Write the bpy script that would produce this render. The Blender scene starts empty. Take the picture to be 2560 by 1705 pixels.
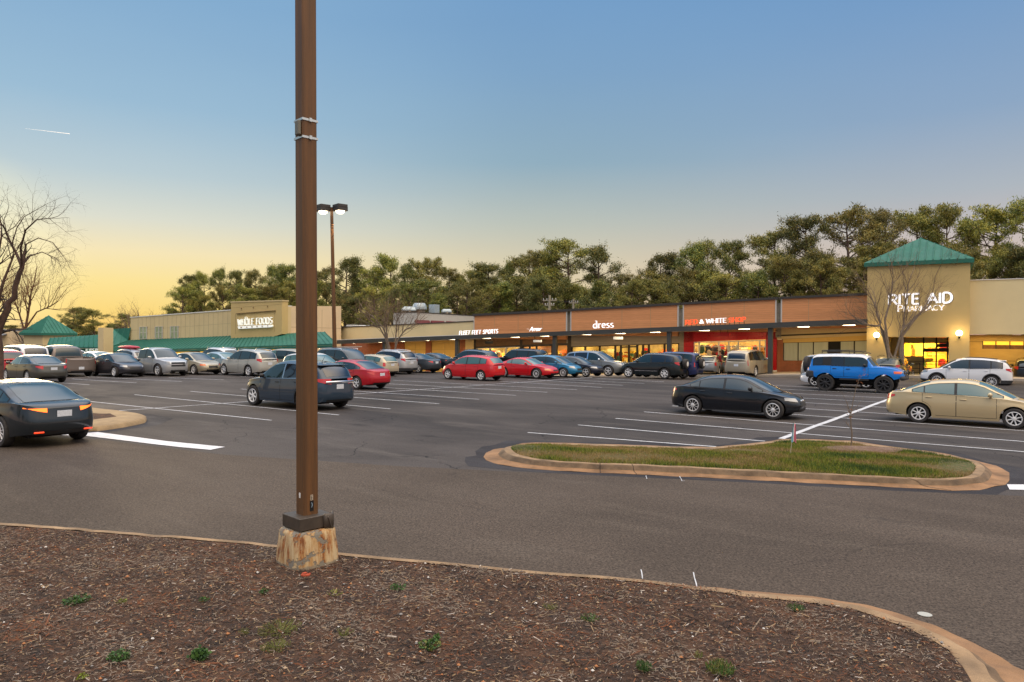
import bpy, bmesh, math, random
import numpy as np
from math import sin, cos, pi, radians, sqrt, tan, atan2
from mathutils import Vector, Matrix
R0 = random.Random(7)
SC = bpy.context.scene
COL = SC.collection
# ---------------------------------------------------------------- camera
F = 1780.0; CH = 2.5; PITCH = -0.002; ROLL = 0.0085; TH = 0.95; TB = 1.03
cam = bpy.data.cameras.new('camera'); cam.sensor_width = 36; cam.lens = F/2560*36
cam.clip_start = 0.1; cam.clip_end = 6000
camo = bpy.data.objects.new('camera', cam); COL.objects.link(camo)
camo.matrix_world = Matrix.Translation((0, 0, CH)) @ Matrix.Rotation(pi/2+PITCH, 4, 'X') @ Matrix.Rotation(ROLL, 4, 'Z')
SC.camera = camo
SC.view_settings.view_transform = 'Standard'; SC.view_settings.look = 'None'
SC.view_settings.exposure = 0.0; SC.view_settings.gamma = 1.0
# ---------------------------------------------------------------- sky: dusk, sun just set at the far left
wd = bpy.data.worlds.new('World'); SC.world = wd; wd.use_nodes = True
def s2l(c):
    return tuple((x/255/12.92 if x/255 <= .04045 else ((x/255+.055)/1.055)**2.4) for x in c)
class NT:
    def __init__(s, nt): s.t = nt; s.n = nt.nodes; s.l = nt.links
    def new(s, kind, **kw):
        nd = s.n.new(kind)
        for k, v in kw.items(): setattr(nd, k, v)
        return nd
    def put(s, sock, v):
        if isinstance(v, bpy.types.NodeSocket): s.l.new(v, sock)
        elif isinstance(v, (tuple, list)) and len(v) == 3 and sock.type == 'RGBA': sock.default_value = (*v, 1)
        else: sock.default_value = v
    def math(s, op, a, b=0.0, c=0.0, clamp=False):
        nd = s.new('ShaderNodeMath', operation=op, use_clamp=clamp)
        for i, v in enumerate((a, b, c)): s.put(nd.inputs[i], v)
        return nd.outputs[0]
    def vmath(s, op, a, b=(0, 0, 0)):
        nd = s.new('ShaderNodeVectorMath', operation=op); s.put(nd.inputs[0], a); s.put(nd.inputs[1], b)
        return nd.outputs['Value'] if op == 'DOT_PRODUCT' else nd.outputs[0]
    def ramp(s, fac, stops, interp='LINEAR'):
        nd = s.new('ShaderNodeValToRGB'); cr = nd.color_ramp; cr.interpolation = interp
        while len(cr.elements) < len(stops): cr.elements.new(.5)
        for e, (p, c) in zip(cr.elements, stops):
            e.position = p; e.color = (*c, 1) if len(c) == 3 else c
        s.put(nd.inputs[0], fac); return nd.outputs[0]
    def mix(s, fac, a, b, mode='MIX'):
        nd = s.new('ShaderNodeMix', data_type='RGBA', blend_type=mode)
        s.put(nd.inputs[0], fac); s.put(nd.inputs[6], a); s.put(nd.inputs[7], b); return nd.outputs[2]
    def noise(s, vec, scale, detail=4, rough=.55, dist=0.0):
        nd = s.new('ShaderNodeTexNoise'); s.put(nd.inputs['Vector'], vec)
        nd.inputs['Scale'].default_value = scale; nd.inputs['Detail'].default_value = detail
        nd.inputs['Roughness'].default_value = rough; nd.inputs['Distortion'].default_value = dist
        return nd.outputs[0]
    def mapping(s, vec, scale=(1, 1, 1), rot=(0, 0, 0), loc=(0, 0, 0)):
        nd = s.new('ShaderNodeMapping'); s.put(nd.inputs[0], vec)
        nd.inputs['Scale'].default_value = scale; nd.inputs['Rotation'].default_value = rot
        nd.inputs['Location'].default_value = loc; return nd.outputs[0]
    def maprange(s, v, a, b, c=0.0, d=1.0, kind='SMOOTHSTEP'):
        nd = s.new('ShaderNodeMapRange', interpolation_type=kind); s.put(nd.inputs[0], v)
        for i, x in enumerate((a, b, c, d)): nd.inputs[i+1].default_value = x
        return nd.outputs[0]
W = NT(wd.node_tree); wd.node_tree.nodes.clear()
SUNAZ = radians(-39)
tc = W.new('ShaderNodeTexCoord'); dv = W.vmath('NORMALIZE', tc.outputs['Generated'])
sp = W.new('ShaderNodeSeparateXYZ'); W.put(sp.inputs[0], dv); dz = sp.outputs[2]
flat = W.new('ShaderNodeCombineXYZ'); W.put(flat.inputs[0], sp.outputs[0]); W.put(flat.inputs[1], sp.outputs[1])
fl = W.vmath('NORMALIZE', flat.outputs[0])
az = W.vmath('DOT_PRODUCT', fl, (sin(SUNAZ), cos(SUNAZ), 0))
east = W.ramp(dz, [(0, s2l((206, 172, 158))), (.05, s2l((222, 192, 176))), (.11, s2l((206, 190, 182))), (.18, s2l((174, 182, 190))),
                   (.27, s2l((141, 167, 196))), (.38, s2l((120, 157, 198))), (.47, s2l((104, 150, 199))), (.8, s2l((96, 146, 200)))])
mid = W.ramp(dz, [(0, s2l((232, 190, 132))), (.05, s2l((230, 207, 162))), (.10, s2l((219, 206, 174))), (.16, s2l((188, 194, 184))),
                  (.24, s2l((146, 175, 192))), (.35, s2l((128, 165, 199))), (.46, s2l((114, 157, 201))), (.8, s2l((96, 150, 204)))])
west = W.ramp(dz, [(0, s2l((250, 198, 104))), (.03, s2l((254, 218, 126))), (.068, s2l((254, 229, 152))), (.105, s2l((248, 231, 184))),
                   (.145, s2l((222, 223, 208))), (.20, s2l((188, 206, 213))), (.28, s2l((156, 189, 213))), (.40, s2l((134, 174, 209)))])
c1 = W.mix(W.maprange(az, .30, .80), east, mid)
c2 = W.mix(W.maprange(az, .74, 1.02), c1, west)
# the sunset glow itself, a soft bright pool low in the west
gd = W.vmath('DOT_PRODUCT', dv, (sin(SUNAZ)*cos(.07), cos(SUNAZ)*cos(.07), sin(.07)))
glow = W.maprange(gd, .988, 1.0)
c3 = W.mix(W.math('MULTIPLY', glow, .42), c2, (1.15, 1.05, .60))
c3 = W.mix(.035, c3, W.noise(W.mapping(dv, (1, 1, 3)), 3.0, 5), 'OVERLAY')
# added fill: dome overhead and behind the camera brightened beyond the real dusk sky
up = W.maprange(dz, .46, .80, 0, 1)
back = W.math('MULTIPLY', W.maprange(W.math('MULTIPLY', az, -1), -.1, .8), W.maprange(dz, .12, .55))
boost = W.math('ADD', 1.0, W.math('ADD', W.math('MULTIPLY', up, 2.3), W.math('MULTIPLY', back, 1.5)))
wc = W.mix(back, W.mix(up, c3, s2l((200, 200, 206))), s2l((222, 205, 186)))
bg = W.new('ShaderNodeBackground'); W.put(bg.inputs[0], wc); W.put(bg.inputs[1], boost)
wo = W.new('ShaderNodeOutputWorld'); W.l.new(bg.outputs[0], wo.inputs[0])
# one low, very soft warm lamp from the afterglow
sl = bpy.data.lights.new('sunset_light', 'SUN'); sl.energy = .9; sl.angle = radians(18); sl.color = (1, .74, .42)
so = bpy.data.objects.new('sunset_light', sl); COL.objects.link(so)
sd = Vector((sin(SUNAZ)*cos(.16), cos(SUNAZ)*cos(.16), sin(.16)))
so.rotation_euler = sd.to_track_quat('Z', 'Y').to_euler()
# ---------------------------------------------------------------- rays, ground and the lot's own frame (u along the shops, v away from the road)
D1 = np.array([sin(TH), -cos(TH)]); D2 = np.array([cos(TH), sin(TH)])
def ray(px, py):
    x = (px-1280)/F; z = -(py-852.5)/F
    c, s = cos(ROLL), sin(ROLL); x, z = c*x-s*z, s*x+c*z
    c, s = cos(PITCH), sin(PITCH); y, z = c-s*z, s+c*z
    return np.array([x, y, z])
BU = np.array([sin(TB), -cos(TB)]); BV = np.array([cos(TB), sin(TB)])   # along and across the shop fronts
def G(px, py, z=0.0):                      # a point of the ground seen there
    d = ray(px, py); k = (z-CH)/d[2]; return np.array([d[0]*k, d[1]*k, z])
def S(px, py, v):                          # (u, z) on the vertical plane v
    d = ray(px, py); k = v/(d[0]*BV[0]+d[1]*BV[1]); return (k*(d[0]*BU[0]+d[1]*BU[1]), CH+k*d[2])
def T(px, py, u):                          # (v, z) on the vertical plane u
    d = ray(px, py); k = u/(d[0]*BU[0]+d[1]*BU[1]); return (k*(d[0]*BV[0]+d[1]*BV[1]), CH+k*d[2])
def A(px, py, Y):                          # a point at depth Y
    d = ray(px, py); k = Y/d[1]; return np.array([d[0]*k, Y, CH+d[2]*k])
def L(u, v, z=0.0): return (u*BU[0]+v*BV[0], u*BU[1]+v*BV[1], z)
def Lxy(x, y): return (x*BU[0]+y*BU[1], x*BV[0]+y*BV[1])
LOTROT = atan2(D1[1], D1[0]); BROT = atan2(BU[1], BU[0])
ZD = -5.0                                  # walls run down to below the sloping ground
def zbu(u): return min(.28, max(.06+.0377*(u+10.5), -4.6))   # the shops step down a gentle slope to the left
def zbx(px, v=58.3): return zbu(S(px, 850, v)[0])
def gz(x, y):                              # the lot is level and dips only just before the shops
    u, v = Lxy(x, y); t = min(max((v-43)/9, 0), 1); return t*t*(3-2*t)*(zbu(u)-.02)
# ---------------------------------------------------------------- mesh builder
class MB:
    def __init__(s): s.v = []; s.f = []; s.m = []
    def add(s, vs, fs, mi=0):
        b = len(s.v); s.v += [tuple(map(float, p)) for p in vs]
        s.f += [tuple(i+b for i in f) for f in fs]; s.m += [mi]*len(fs); return s
    def box(s, c, sz, mi=0, rz=0.0, bev=0.0):
        x, y, z = [q/2 for q in sz]; cs, sn = cos(rz), sin(rz)
        if bev <= 0:
            P = [(i*x, j*y, k*z) for k in (-1, 1) for i, j in ((-1, -1), (1, -1), (1, 1), (-1, 1))]
            Fs = [(3, 2, 1, 0), (4, 5, 6, 7), (0, 1, 5, 4), (1, 2, 6, 5), (2, 3, 7, 6), (3, 0, 4, 7)]
        else:
            b = bev; P = []
            for zz, ins in ((-z, b), (-z+b, 0), (z-b, 0), (z, b)):
                for i, j, q in ((-1, -1, 0), (-1, -1, 1), (1, -1, 1), (1, -1, 0), (1, 1, 0), (1, 1, 1), (-1, 1, 1), (-1, 1, 0)):
                    ax = x-(b if q else 0); ay = y-(0 if q else b)
                    P.append((i*min(ax, x-ins), j*min(ay, y-ins), zz))
            Fs = [tuple(range(7, -1, -1)), tuple(range(24, 32))]
            for r in range(3):
                for k in range(8): Fs.append((r*8+k, r*8+(k+1) % 8, (r+1)*8+(k+1) % 8, (r+1)*8+k))
        P = [(c[0]+cs*p[0]-sn*p[1], c[1]+sn*p[0]+cs*p[1], c[2]+p[2]) for p in P]
        return s.add(P, Fs, mi)
    def lbox(s, u0, u1, v0, v1, z0, z1, mi=0, z0b=None, z1b=None):  # a box in the lot frame; z0b, z1b: heights at the u1 end
        z0b = z0 if z0b is None else z0b; z1b = z1 if z1b is None else z1b
        P = [L(u0, v0, z0), L(u1, v0, z0b), L(u1, v1, z0b), L(u0, v1, z0), L(u0, v0, z1), L(u1, v0, z1b), L(u1, v1, z1b), L(u0, v1, z1)]
        return s.add(P, [(3, 2, 1, 0), (4, 5, 6, 7), (0, 1, 5, 4), (1, 2, 6, 5), (2, 3, 7, 6), (3, 0, 4, 7)], mi)
    def pbox(s, px0, px1, pt, pb, v0, dv, mi=0):    # slab whose front face on plane v0 spans those photo columns; pt, pb heights or (row at px0, row at px1)
        def zz(p):
            if isinstance(p, tuple): return S(px0, p[0], v0)[1], S(px1, p[1], v0)[1]
            return p, p
        (t0, t1), (b0, b1) = zz(pt), zz(pb)
        u0, u1 = S(px0, 850, v0)[0], S(px1, 850, v0)[0]
        return s.lbox(u0, u1, v0, v0+dv, b0, t0, mi, b1, t1)
    def prism(s, poly, v0, v1, mi=0):      # poly [(u,z)...] extruded from v0 to v1
        n = len(poly); P = [L(u, v0, z) for u, z in poly]+[L(u, v1, z) for u, z in poly]
        fs = [tuple(range(n-1, -1, -1)), tuple(range(n, 2*n))]+[(i, (i+1) % n, n+(i+1) % n, n+i) for i in range(n)]
        return s.add(P, fs, mi)
    def tube(s, pts, rad, n=6, mi=0, caps=True):
        pts = [Vector(p) for p in pts]; m = len(pts)
        if not hasattr(rad, '__len__'): rad = [rad]*m
        b = len(s.v); up = None
        for i, p in enumerate(pts):
            t = (pts[min(i+1, m-1)]-pts[max(i-1, 0)]).normalized()
            if up is None: up = Vector((0, 0, 1)) if abs(t.z) < .9 else Vector((1, 0, 0))
            x = t.cross(up)
            if x.length < 1e-4: x = t.cross(Vector((1, .3, 0)))
            x.normalize(); y = x.cross(t).normalized(); up = y
            for k in range(n):
                a = 2*pi*k/n; q = p+x*(cos(a)*rad[i])+y*(sin(a)*rad[i]); s.v.append((q.x, q.y, q.z))
        for i in range(m-1):
            for k in range(n):
                s.f.append((b+i*n+k, b+i*n+(k+1) % n, b+(i+1)*n+(k+1) % n, b+(i+1)*n+k)); s.m.append(mi)
        if caps:
            s.f.append(tuple(b+k for k in range(n-1, -1, -1))); s.m.append(mi)
            s.f.append(tuple(b+(m-1)*n+k for k in range(n))); s.m.append(mi)
        return s
    def lathe(s, prof, n=24, c=(0, 0, 0), axis='z', mi=0):
        b = len(s.v); m = len(prof)
        for r, h in prof:
            for k in range(n):
                a = 2*pi*k/n
                q = (r*cos(a), r*sin(a), h) if axis == 'z' else (r*cos(a), h, r*sin(a))
                s.v.append((c[0]+q[0], c[1]+q[1], c[2]+q[2]))
        for i in range(m-1):
            for k in range(n):
                q = (b+i*n+k, b+i*n+(k+1) % n, b+(i+1)*n+(k+1) % n, b+(i+1)*n+k)
                s.f.append(q if axis == 'z' else q[::-1]); s.m.append(mi)
        return s
    def grid(s, P, mi=0, flip=False):      # P rows x cols of points
        r, c = len(P), len(P[0]); vs = [p for row in P for p in row]
        fs = [(i*c+j, i*c+j+1, (i+1)*c+j+1, (i+1)*c+j) for i in range(r-1) for j in range(c-1)]
        if flip: fs = [f[::-1] for f in fs]
        return s.add(vs, fs, mi)
    def mirror_y(s):
        n = len(s.v); s.v += [(x, -y, z) for x, y, z in s.v]
        s.f += [tuple(i+n for i in f[::-1]) for f in s.f]; s.m += list(s.m); return s
    def build(s, name, mats, parent=None, smooth=None, loc=None):
        me = bpy.data.meshes.new(name); me.from_pydata(s.v, [], s.f)
        if not isinstance(mats, (list, tuple)): mats = [mats]
        for m in mats: me.materials.append(m)
        if len(mats) > 1: me.polygons.foreach_set('material_index', s.m)
        if smooth is not None:
            me.polygons.foreach_set('use_smooth', [True]*len(me.polygons))
            if smooth < 180: me.set_sharp_from_angle(angle=radians(smooth))
        me.update()
        o = bpy.data.objects.new(name, me); COL.objects.link(o)
        if parent is not None: o.parent = parent
        if loc is not None: o.location = loc
        return o
def tag(o, label=None, cat=None, group=None, kind=None):
    if label: o['label'] = label
    if cat: o['category'] = cat
    if group: o['group'] = group
    if kind: o['kind'] = kind
    return o
def thing(name, label, cat, loc=(0, 0, 0), rz=0.0, group=None):
    o = bpy.data.objects.new(name, None); COL.objects.link(o); o.location = loc; o.rotation_euler = (0, 0, rz)
    o.empty_display_size = .2
    return tag(o, label, cat, group)
def copy_tree(o, parent=None):
    c = o.copy(); COL.objects.link(c); c.parent = parent
    for ch in list(o.children): copy_tree(ch, c)
    return c
def rel(o, parent):                        # mesh made in world coordinates, hung under an empty standing at its base
    o.parent = parent
    if parent is not None:
        M = Matrix.Translation(parent.location) @ Matrix.Rotation(parent.rotation_euler[2], 4, 'Z')
        o.data.transform(M.inverted())
    return o
# ---------------------------------------------------------------- materials
MC = {}
def mat(name, col, rough=.6, metal=0.0, var=0.0, vscale=3.0, bump=0.0, bscale=40.0, coat=0.0, emit=None, estr=0.0, spec=.5, stretch=(1, 1, 1), fine=0.0):
    if name in MC: return MC[name]
    m = bpy.data.materials.new(name); m.use_nodes = True; N = NT(m.node_tree)
    b = N.n['Principled BSDF']; MC[name] = m
    b.inputs['Base Color'].default_value = (*col, 1); b.inputs['Roughness'].default_value = rough
    b.inputs['Metallic'].default_value = metal; b.inputs['Coat Weight'].default_value = coat
    b.inputs['Coat Roughness'].default_value = .04; b.inputs['Specular IOR Level'].default_value = spec
    if emit: b.inputs['Emission Color'].default_value = (*emit, 1); b.inputs['Emission Strength'].default_value = estr
    if var or bump or fine:
        g = N.new('ShaderNodeNewGeometry'); p = N.mapping(g.outputs['Position'], stretch)
        if var:
            n1 = N.noise(p, vscale, 6, .62); k = N.maprange(n1, .3, .7, 1-var, 1+var, 'LINEAR')
            c = N.mix(1.0, col, (1, 1, 1), 'MULTIPLY'); hs = N.new('ShaderNodeHueSaturation'); N.put(hs.inputs['Color'], c); N.put(hs.inputs['Value'], k)
            out = hs.outputs[0]
            if fine:
                f = N.maprange(N.noise(p, 160, 3, .7), .3, .7, 1-fine, 1+fine, 'LINEAR')
                h2 = N.new('ShaderNodeHueSaturation'); N.put(h2.inputs['Color'], out); N.put(h2.inputs['Value'], f); out = h2.outputs[0]
            N.l.new(out, b.inputs['Base Color'])
            r2 = N.maprange(N.noise(p, vscale*2.3, 4), .3, .7, max(0, rough-.08), min(1, rough+.1), 'LINEAR'); N.l.new(r2, b.inputs['Roughness'])
        if bump:
            bp = N.new('ShaderNodeBump'); bp.inputs['Strength'].default_value = bump; bp.inputs['Distance'].default_value = .02
            N.put(bp.inputs['Height'], N.noise(p, bscale, 5)); N.l.new(bp.outputs[0], b.inputs['Normal'])
    return m
def lotcoord(N):
    g = N.new('ShaderNodeNewGeometry')
    u = N.vmath('DOT_PRODUCT', g.outputs['Position'], (BU[0], BU[1], 0)); v = N.vmath('DOT_PRODUCT', g.outputs['Position'], (BV[0], BV[1], 0))
    sp = N.new('ShaderNodeSeparateXYZ'); N.put(sp.inputs[0], g.outputs['Position'])
    cb = N.new('ShaderNodeCombineXYZ'); N.put(cb.inputs[0], N.math('ADD', u, v)); N.put(cb.inputs[1], sp.outputs[2]); return cb.outputs[0], g
def brick(name, c1, c2, mortar, sc=1.0):
    if name in MC: return MC[name]
    m = bpy.data.materials.new(name); m.use_nodes = True; N = NT(m.node_tree); b = N.n['Principled BSDF']; MC[name] = m
    uv, g = lotcoord(N); t = N.new('ShaderNodeTexBrick'); N.put(t.inputs['Vector'], uv)
    N.put(t.inputs['Color1'], c1); N.put(t.inputs['Color2'], c2); N.put(t.inputs['Mortar'], mortar)
    t.inputs['Scale'].default_value = sc; t.inputs['Brick Width'].default_value = .22; t.inputs['Row Height'].default_value = .075
    t.inputs['Mortar Size'].default_value = .009; t.inputs['Bias'].default_value = -.2
    c = N.mix(.35, t.outputs['Color'], N.noise(g.outputs['Position'], 2.0, 5), 'OVERLAY'); N.l.new(c, b.inputs['Base Color'])
    b.inputs['Roughness'].default_value = .85
    bp = N.new('ShaderNodeBump'); bp.inputs['Strength'].default_value = .4; bp.inputs['Distance'].default_value = .01; bp.invert = True
    N.l.new(t.outputs['Fac'], bp.inputs['Height']); N.l.new(bp.outputs[0], b.inputs['Normal']); return m
def boards(name, col, dark, row=.2, grain=1.0, rough=.55):   # horizontal cladding boards with grain running along the wall
    if name in MC: return MC[name]
    m = bpy.data.materials.new(name); m.use_nodes = True; N = NT(m.node_tree); b = N.n['Principled BSDF']; MC[name] = m
    uv, g = lotcoord(N)
    n1 = N.noise(N.mapping(uv, (.35, 7/row*.2, 1)), 3.0, 6, .6); c = N.mix(N.maprange(n1, .3, .75), col, dark)
    sp = N.new('ShaderNodeSeparateXYZ'); N.put(sp.inputs[0], uv)
    fr = N.math('FRACT', N.math('DIVIDE', sp.outputs[1], row)); rowid = N.math('FLOOR', N.math('DIVIDE', sp.outputs[1], row))
    wn = N.new('ShaderNodeTexWhiteNoise', noise_dimensions='1D'); N.put(wn.inputs['W'], rowid)
    hs = N.new('ShaderNodeHueSaturation'); N.put(hs.inputs['Color'], c); N.put(hs.inputs['Value'], N.maprange(wn.outputs[0], 0, 1, .9, 1.08, 'LINEAR'))
    gap = N.math('LESS_THAN', fr, .05); c2 = N.mix(N.math('MULTIPLY', gap, .45), hs.outputs[0], (.02, .015, .01)); N.l.new(c2, b.inputs['Base Color'])
    b.inputs['Roughness'].default_value = rough; return m
# ================================================================ GROUND
def ground_mat(name, base, dark, light, scl, crack=.0, streak=.0, fine=.35):
    m = bpy.data.materials.new(name); m.use_nodes = True; N = NT(m.node_tree); b = N.n['Principled BSDF']; MC[name] = m
    g = N.new('ShaderNodeNewGeometry'); p = g.outputs['Position']
    pr = N.mapping(p, (1, 1, 1), (0, 0, -LOTROT))
    big = N.noise(N.mapping(pr, (.5, 1, 1)), scl, 6, .6, .6)
    c = N.mix(N.maprange(big, .36, .66), base, dark)
    md = N.noise(N.mapping(pr, (.35, 1.6, 1)), scl*4, 5, .65, .4)
    c = N.mix(N.math('MULTIPLY', N.maprange(md, .5, .72), streak), c, light)
    sm = N.noise(N.mapping(pr, (1, 1, 1), loc=(31, 7, 0)), 1.1, 7, .7)
    c = N.mix(N.maprange(sm, .56, .74, 0, .45), c, dark)
    f1 = N.noise(p, 30, 4, .85); f2 = N.new('ShaderNodeTexVoronoi'); N.put(f2.inputs['Vector'], p); f2.inputs['Scale'].default_value = 48
    k = N.math('ADD', N.maprange(f1, .25, .75, 1-fine, 1+fine, 'LINEAR'), N.math('MULTIPLY', N.math('SUBTRACT', f2.outputs['Distance'], .4), fine*.9))
    hs = N.new('ShaderNodeHueSaturation'); N.put(hs.inputs['Color'], c); N.put(hs.inputs['Value'], k); c = hs.outputs[0]
    # oil spots
    ov = N.new('ShaderNodeTexVoronoi'); N.put(ov.inputs['Vector'], N.mapping(pr, (.5, 1, 1))); ov.inputs['Scale'].default_value = .55
    od = N.math('ADD', ov.outputs['Distance'], N.math('MULTIPLY', N.noise(p, 6, 3), .22))
    c = N.mix(N.maprange(od, .14, .24, .6, 0), c, (.02, .018, .018))
    if crack:
        wp = N.vmath('ADD', p, N.vmath('MULTIPLY', W_noisecol(N, p, 1.2), (.9, .9, 0)))
        cv = N.new('ShaderNodeTexVoronoi', feature='DISTANCE_TO_EDGE'); N.put(cv.inputs['Vector'], wp); cv.inputs['Scale'].default_value = .30
        msk = N.math('MULTIPLY', N.maprange(cv.outputs['Distance'], .0012, .0045, 1, 0), N.maprange(N.noise(p, .35, 2), .44, .56))
        c = N.mix(N.math('MULTIPLY', msk, crack), c, (.012, .011, .011))
    N.l.new(c, b.inputs['Base Color']); b.inputs['Roughness'].default_value = .8; b.inputs['Specular IOR Level'].default_value = .14
    rr = N.maprange(big, .3, .7, .62, .9, 'LINEAR'); N.l.new(rr, b.inputs['Roughness'])
    bp = N.new('ShaderNodeBump'); bp.inputs['Strength'].default_value = .5; bp.inputs['Distance'].default_value = .006
    N.put(bp.inputs['Height'], N.math('ADD', f1, f2.outputs['Distance'])); N.l.new(bp.outputs[0], b.inputs['Normal'])
    return m
def W_noisecol(N, p, sc):
    nd = N.new('ShaderNodeTexNoise'); N.put(nd.inputs['Vector'], p); nd.inputs['Scale'].default_value = sc; nd.inputs['Detail'].default_value = 3
    return N.vmath('SUBTRACT', nd.outputs['Color'], (.5, .5, .5))
M_lot = ground_mat('lot_asphalt', (.070, .060, .055), (.036, .033, .033), (.094, .083, .076), .16, .95, .75, .6)
M_road = ground_mat('road_asphalt', (.078, .060, .046), (.058, .046, .037), (.096, .077, .061), .22, .22, .5, .95)
M_line = mat('white_road_paint', (.66, .66, .68), .6, var=.22, vscale=5, fine=.22)
M_faded = mat('worn_white_paint', (.52, .53, .55), .7, var=.28, vscale=5, fine=.3)
def sheet(name, pts, z, m, parent=None):
    b = MB(); b.add([(p[0], p[1], z) for p in pts], [tuple(range(len(pts)))])
    o = b.build(name, m, parent)
    if o.data.polygons[0].normal.z < 0: o.data.flip_normals()
    return o
M_earth = mat('dry_winter_earth', (.10, .085, .05), .95, var=.4, vscale=.05)
tag(sheet('ground', [(-3000, -400), (3000, -400), (3000, 4500), (-3000, 4500)], -5.2, M_earth), kind='structure')
b = MB(); rows = []
for v in [-60, -20, 0, 20, 43]+[43+9*i/9 for i in range(1, 10)]+[57, 62]:
    rows.append([(*L(u, v)[:2], gz(*L(u, v)[:2])) for u in np.linspace(-330, 60, 66)])
b.grid(rows); lot = b.build('parking_lot', M_lot, smooth=180)
if sum(f.normal.z for f in lot.data.polygons) < 0: lot.data.flip_normals()
tag(lot, kind='structure')
# the driving lane in front: newer brownish asphalt, 4 mm proud
edge = [G(-900, 1052), G(-300, 1074), G(0, 1090), G(240, 1098), G(400, 1118), G(560, 1137), G(760, 1150), G(1000, 1166), G(1250, 1178), G(1600, 1194),
        G(1900, 1208), G(2200, 1226), G(2540, 1240), G(2900, 1262), G(3600, 1300)]
road = tag(sheet('road', [e[:2] for e in edge]+[(30, 3), (30, -12), (-40, -12)], .004, M_road), kind='structure')
# white bay lines (photo rows and columns of their ends, laid on the ground)
BAY = [((193, 1000.7), (677.8, 1051.3)), ((336, 987), (847, 1038)), ((476, 978.5), (976, 1022.6)), ((602, 972.7), (1098, 1009.6)),
       ((885, 977.6), (1198, 998.6)), ((960, 969), (1290.7, 988.8)), ((972, 959.6), (1369, 981)), ((983, 951), (1442, 974.5)), ((1250, 953), (1505, 969)),
       ((1320, 949), (1557, 963.7)), ((1423, 950), (1611, 959)), ((1490, 946), (1660, 955)),
       ((107, 954.5), (223, 962)), ((178.6, 947.4), (341.5, 957.5)), ((183, 940), (454, 954)), ((421, 944.5), (560.5, 950)), ((600, 941), (740, 948)),
       ((1319.5, 1081.8), (1790, 1117.3)), ((1445, 1062.7), (1912, 1103.6)), ((1539, 1046.3), (2700, 1141.5)), ((1610, 1030), (2700, 1115.5)),
       ((1681, 1015), (2700, 1087.5)), ((1790, 1007.5), (2700, 1066)), ((1800, 994), (2640, 1045)), ((1830, 986), (2600, 1027)), ((1862, 978), (2560, 1012)),
       ((1895, 970.5), (2560, 1001)), ((1925, 963.5), (2500, 989)), ((1950, 957), (2440, 977))]
b = MB()
def strip(b, p, q, w, z=.008, n=10, jit=.012):
    p = np.array(p[:2]); q = np.array(q[:2]); t = (q-p)/np.linalg.norm(q-p); nn = np.array([-t[1], t[0]])
    P = [[], []]
    for i in range(n+1):
        c = p+(q-p)*i/n+nn*R0.uniform(-jit, jit); w2 = w*R0.uniform(.46, .54)
        P[0].append((*(c-nn*w2), z)); P[1].append((*(c+nn*w2), z))
    b.grid(P)
for k, (a, c) in enumerate(BAY): strip(b, G(*a), G(*c), .085 if a[0] < 1300 or a[1] < 1000 else .095, .008)
b.build('bay_lines', M_faded, lot)
b = MB(); strip(b, G(264.6, 1029.6), G(1480, 943.8), .09, .012, 30); strip(b, G(1953, 1097.6), G(2222, 998.5), .165, .012, 20)
b.build('centre_lines', M_faded, lot)
b = MB()
P = [G(150, 1085.5), G(185, 1085), G(245, 1081), G(330, 1092), G(420, 1104), G(563, 1118), G(526, 1125.3), G(450, 1118.5), G(380, 1110.5), G(300, 1100.5), G(215, 1090.5), G(150, 1088.5)]
b.add([(p[0], p[1], .009) for p in P], [tuple(range(len(P)))[::-1]])
P = [G(2517, 1212), G(2800, 1214), G(2800, 1232), G(2524, 1225)]
b.add([(p[0], p[1], .009) for p in P], [(3, 2, 1, 0)])
b.build('stop_line', M_line, road)
# surveyor's chalk ticks, a lid and asphalt patch ring
b = MB()
for (a, c) in (((1606, 1448), (1603, 1425)), ((1744, 1474), (1733, 1432)), ((1617, 1198), (1615, 1190)), ((1705, 1203), (1699, 1191)), ((1712, 1203), (1704, 1203.5))):
    strip(b, G(*a), G(*c), .012, .0075, 3, .003)
b.build('chalk_marks', M_faded, road)
b = MB(); c = G(2312, 1538); b.add([(c[0]+.062*cos(a*pi/8), c[1]+.06*sin(a*pi/8), .010) for a in range(16)], [tuple(range(16))])
b.build('valve_lid', mat('pale_lid', (.40, .40, .36), .6), road)
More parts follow.
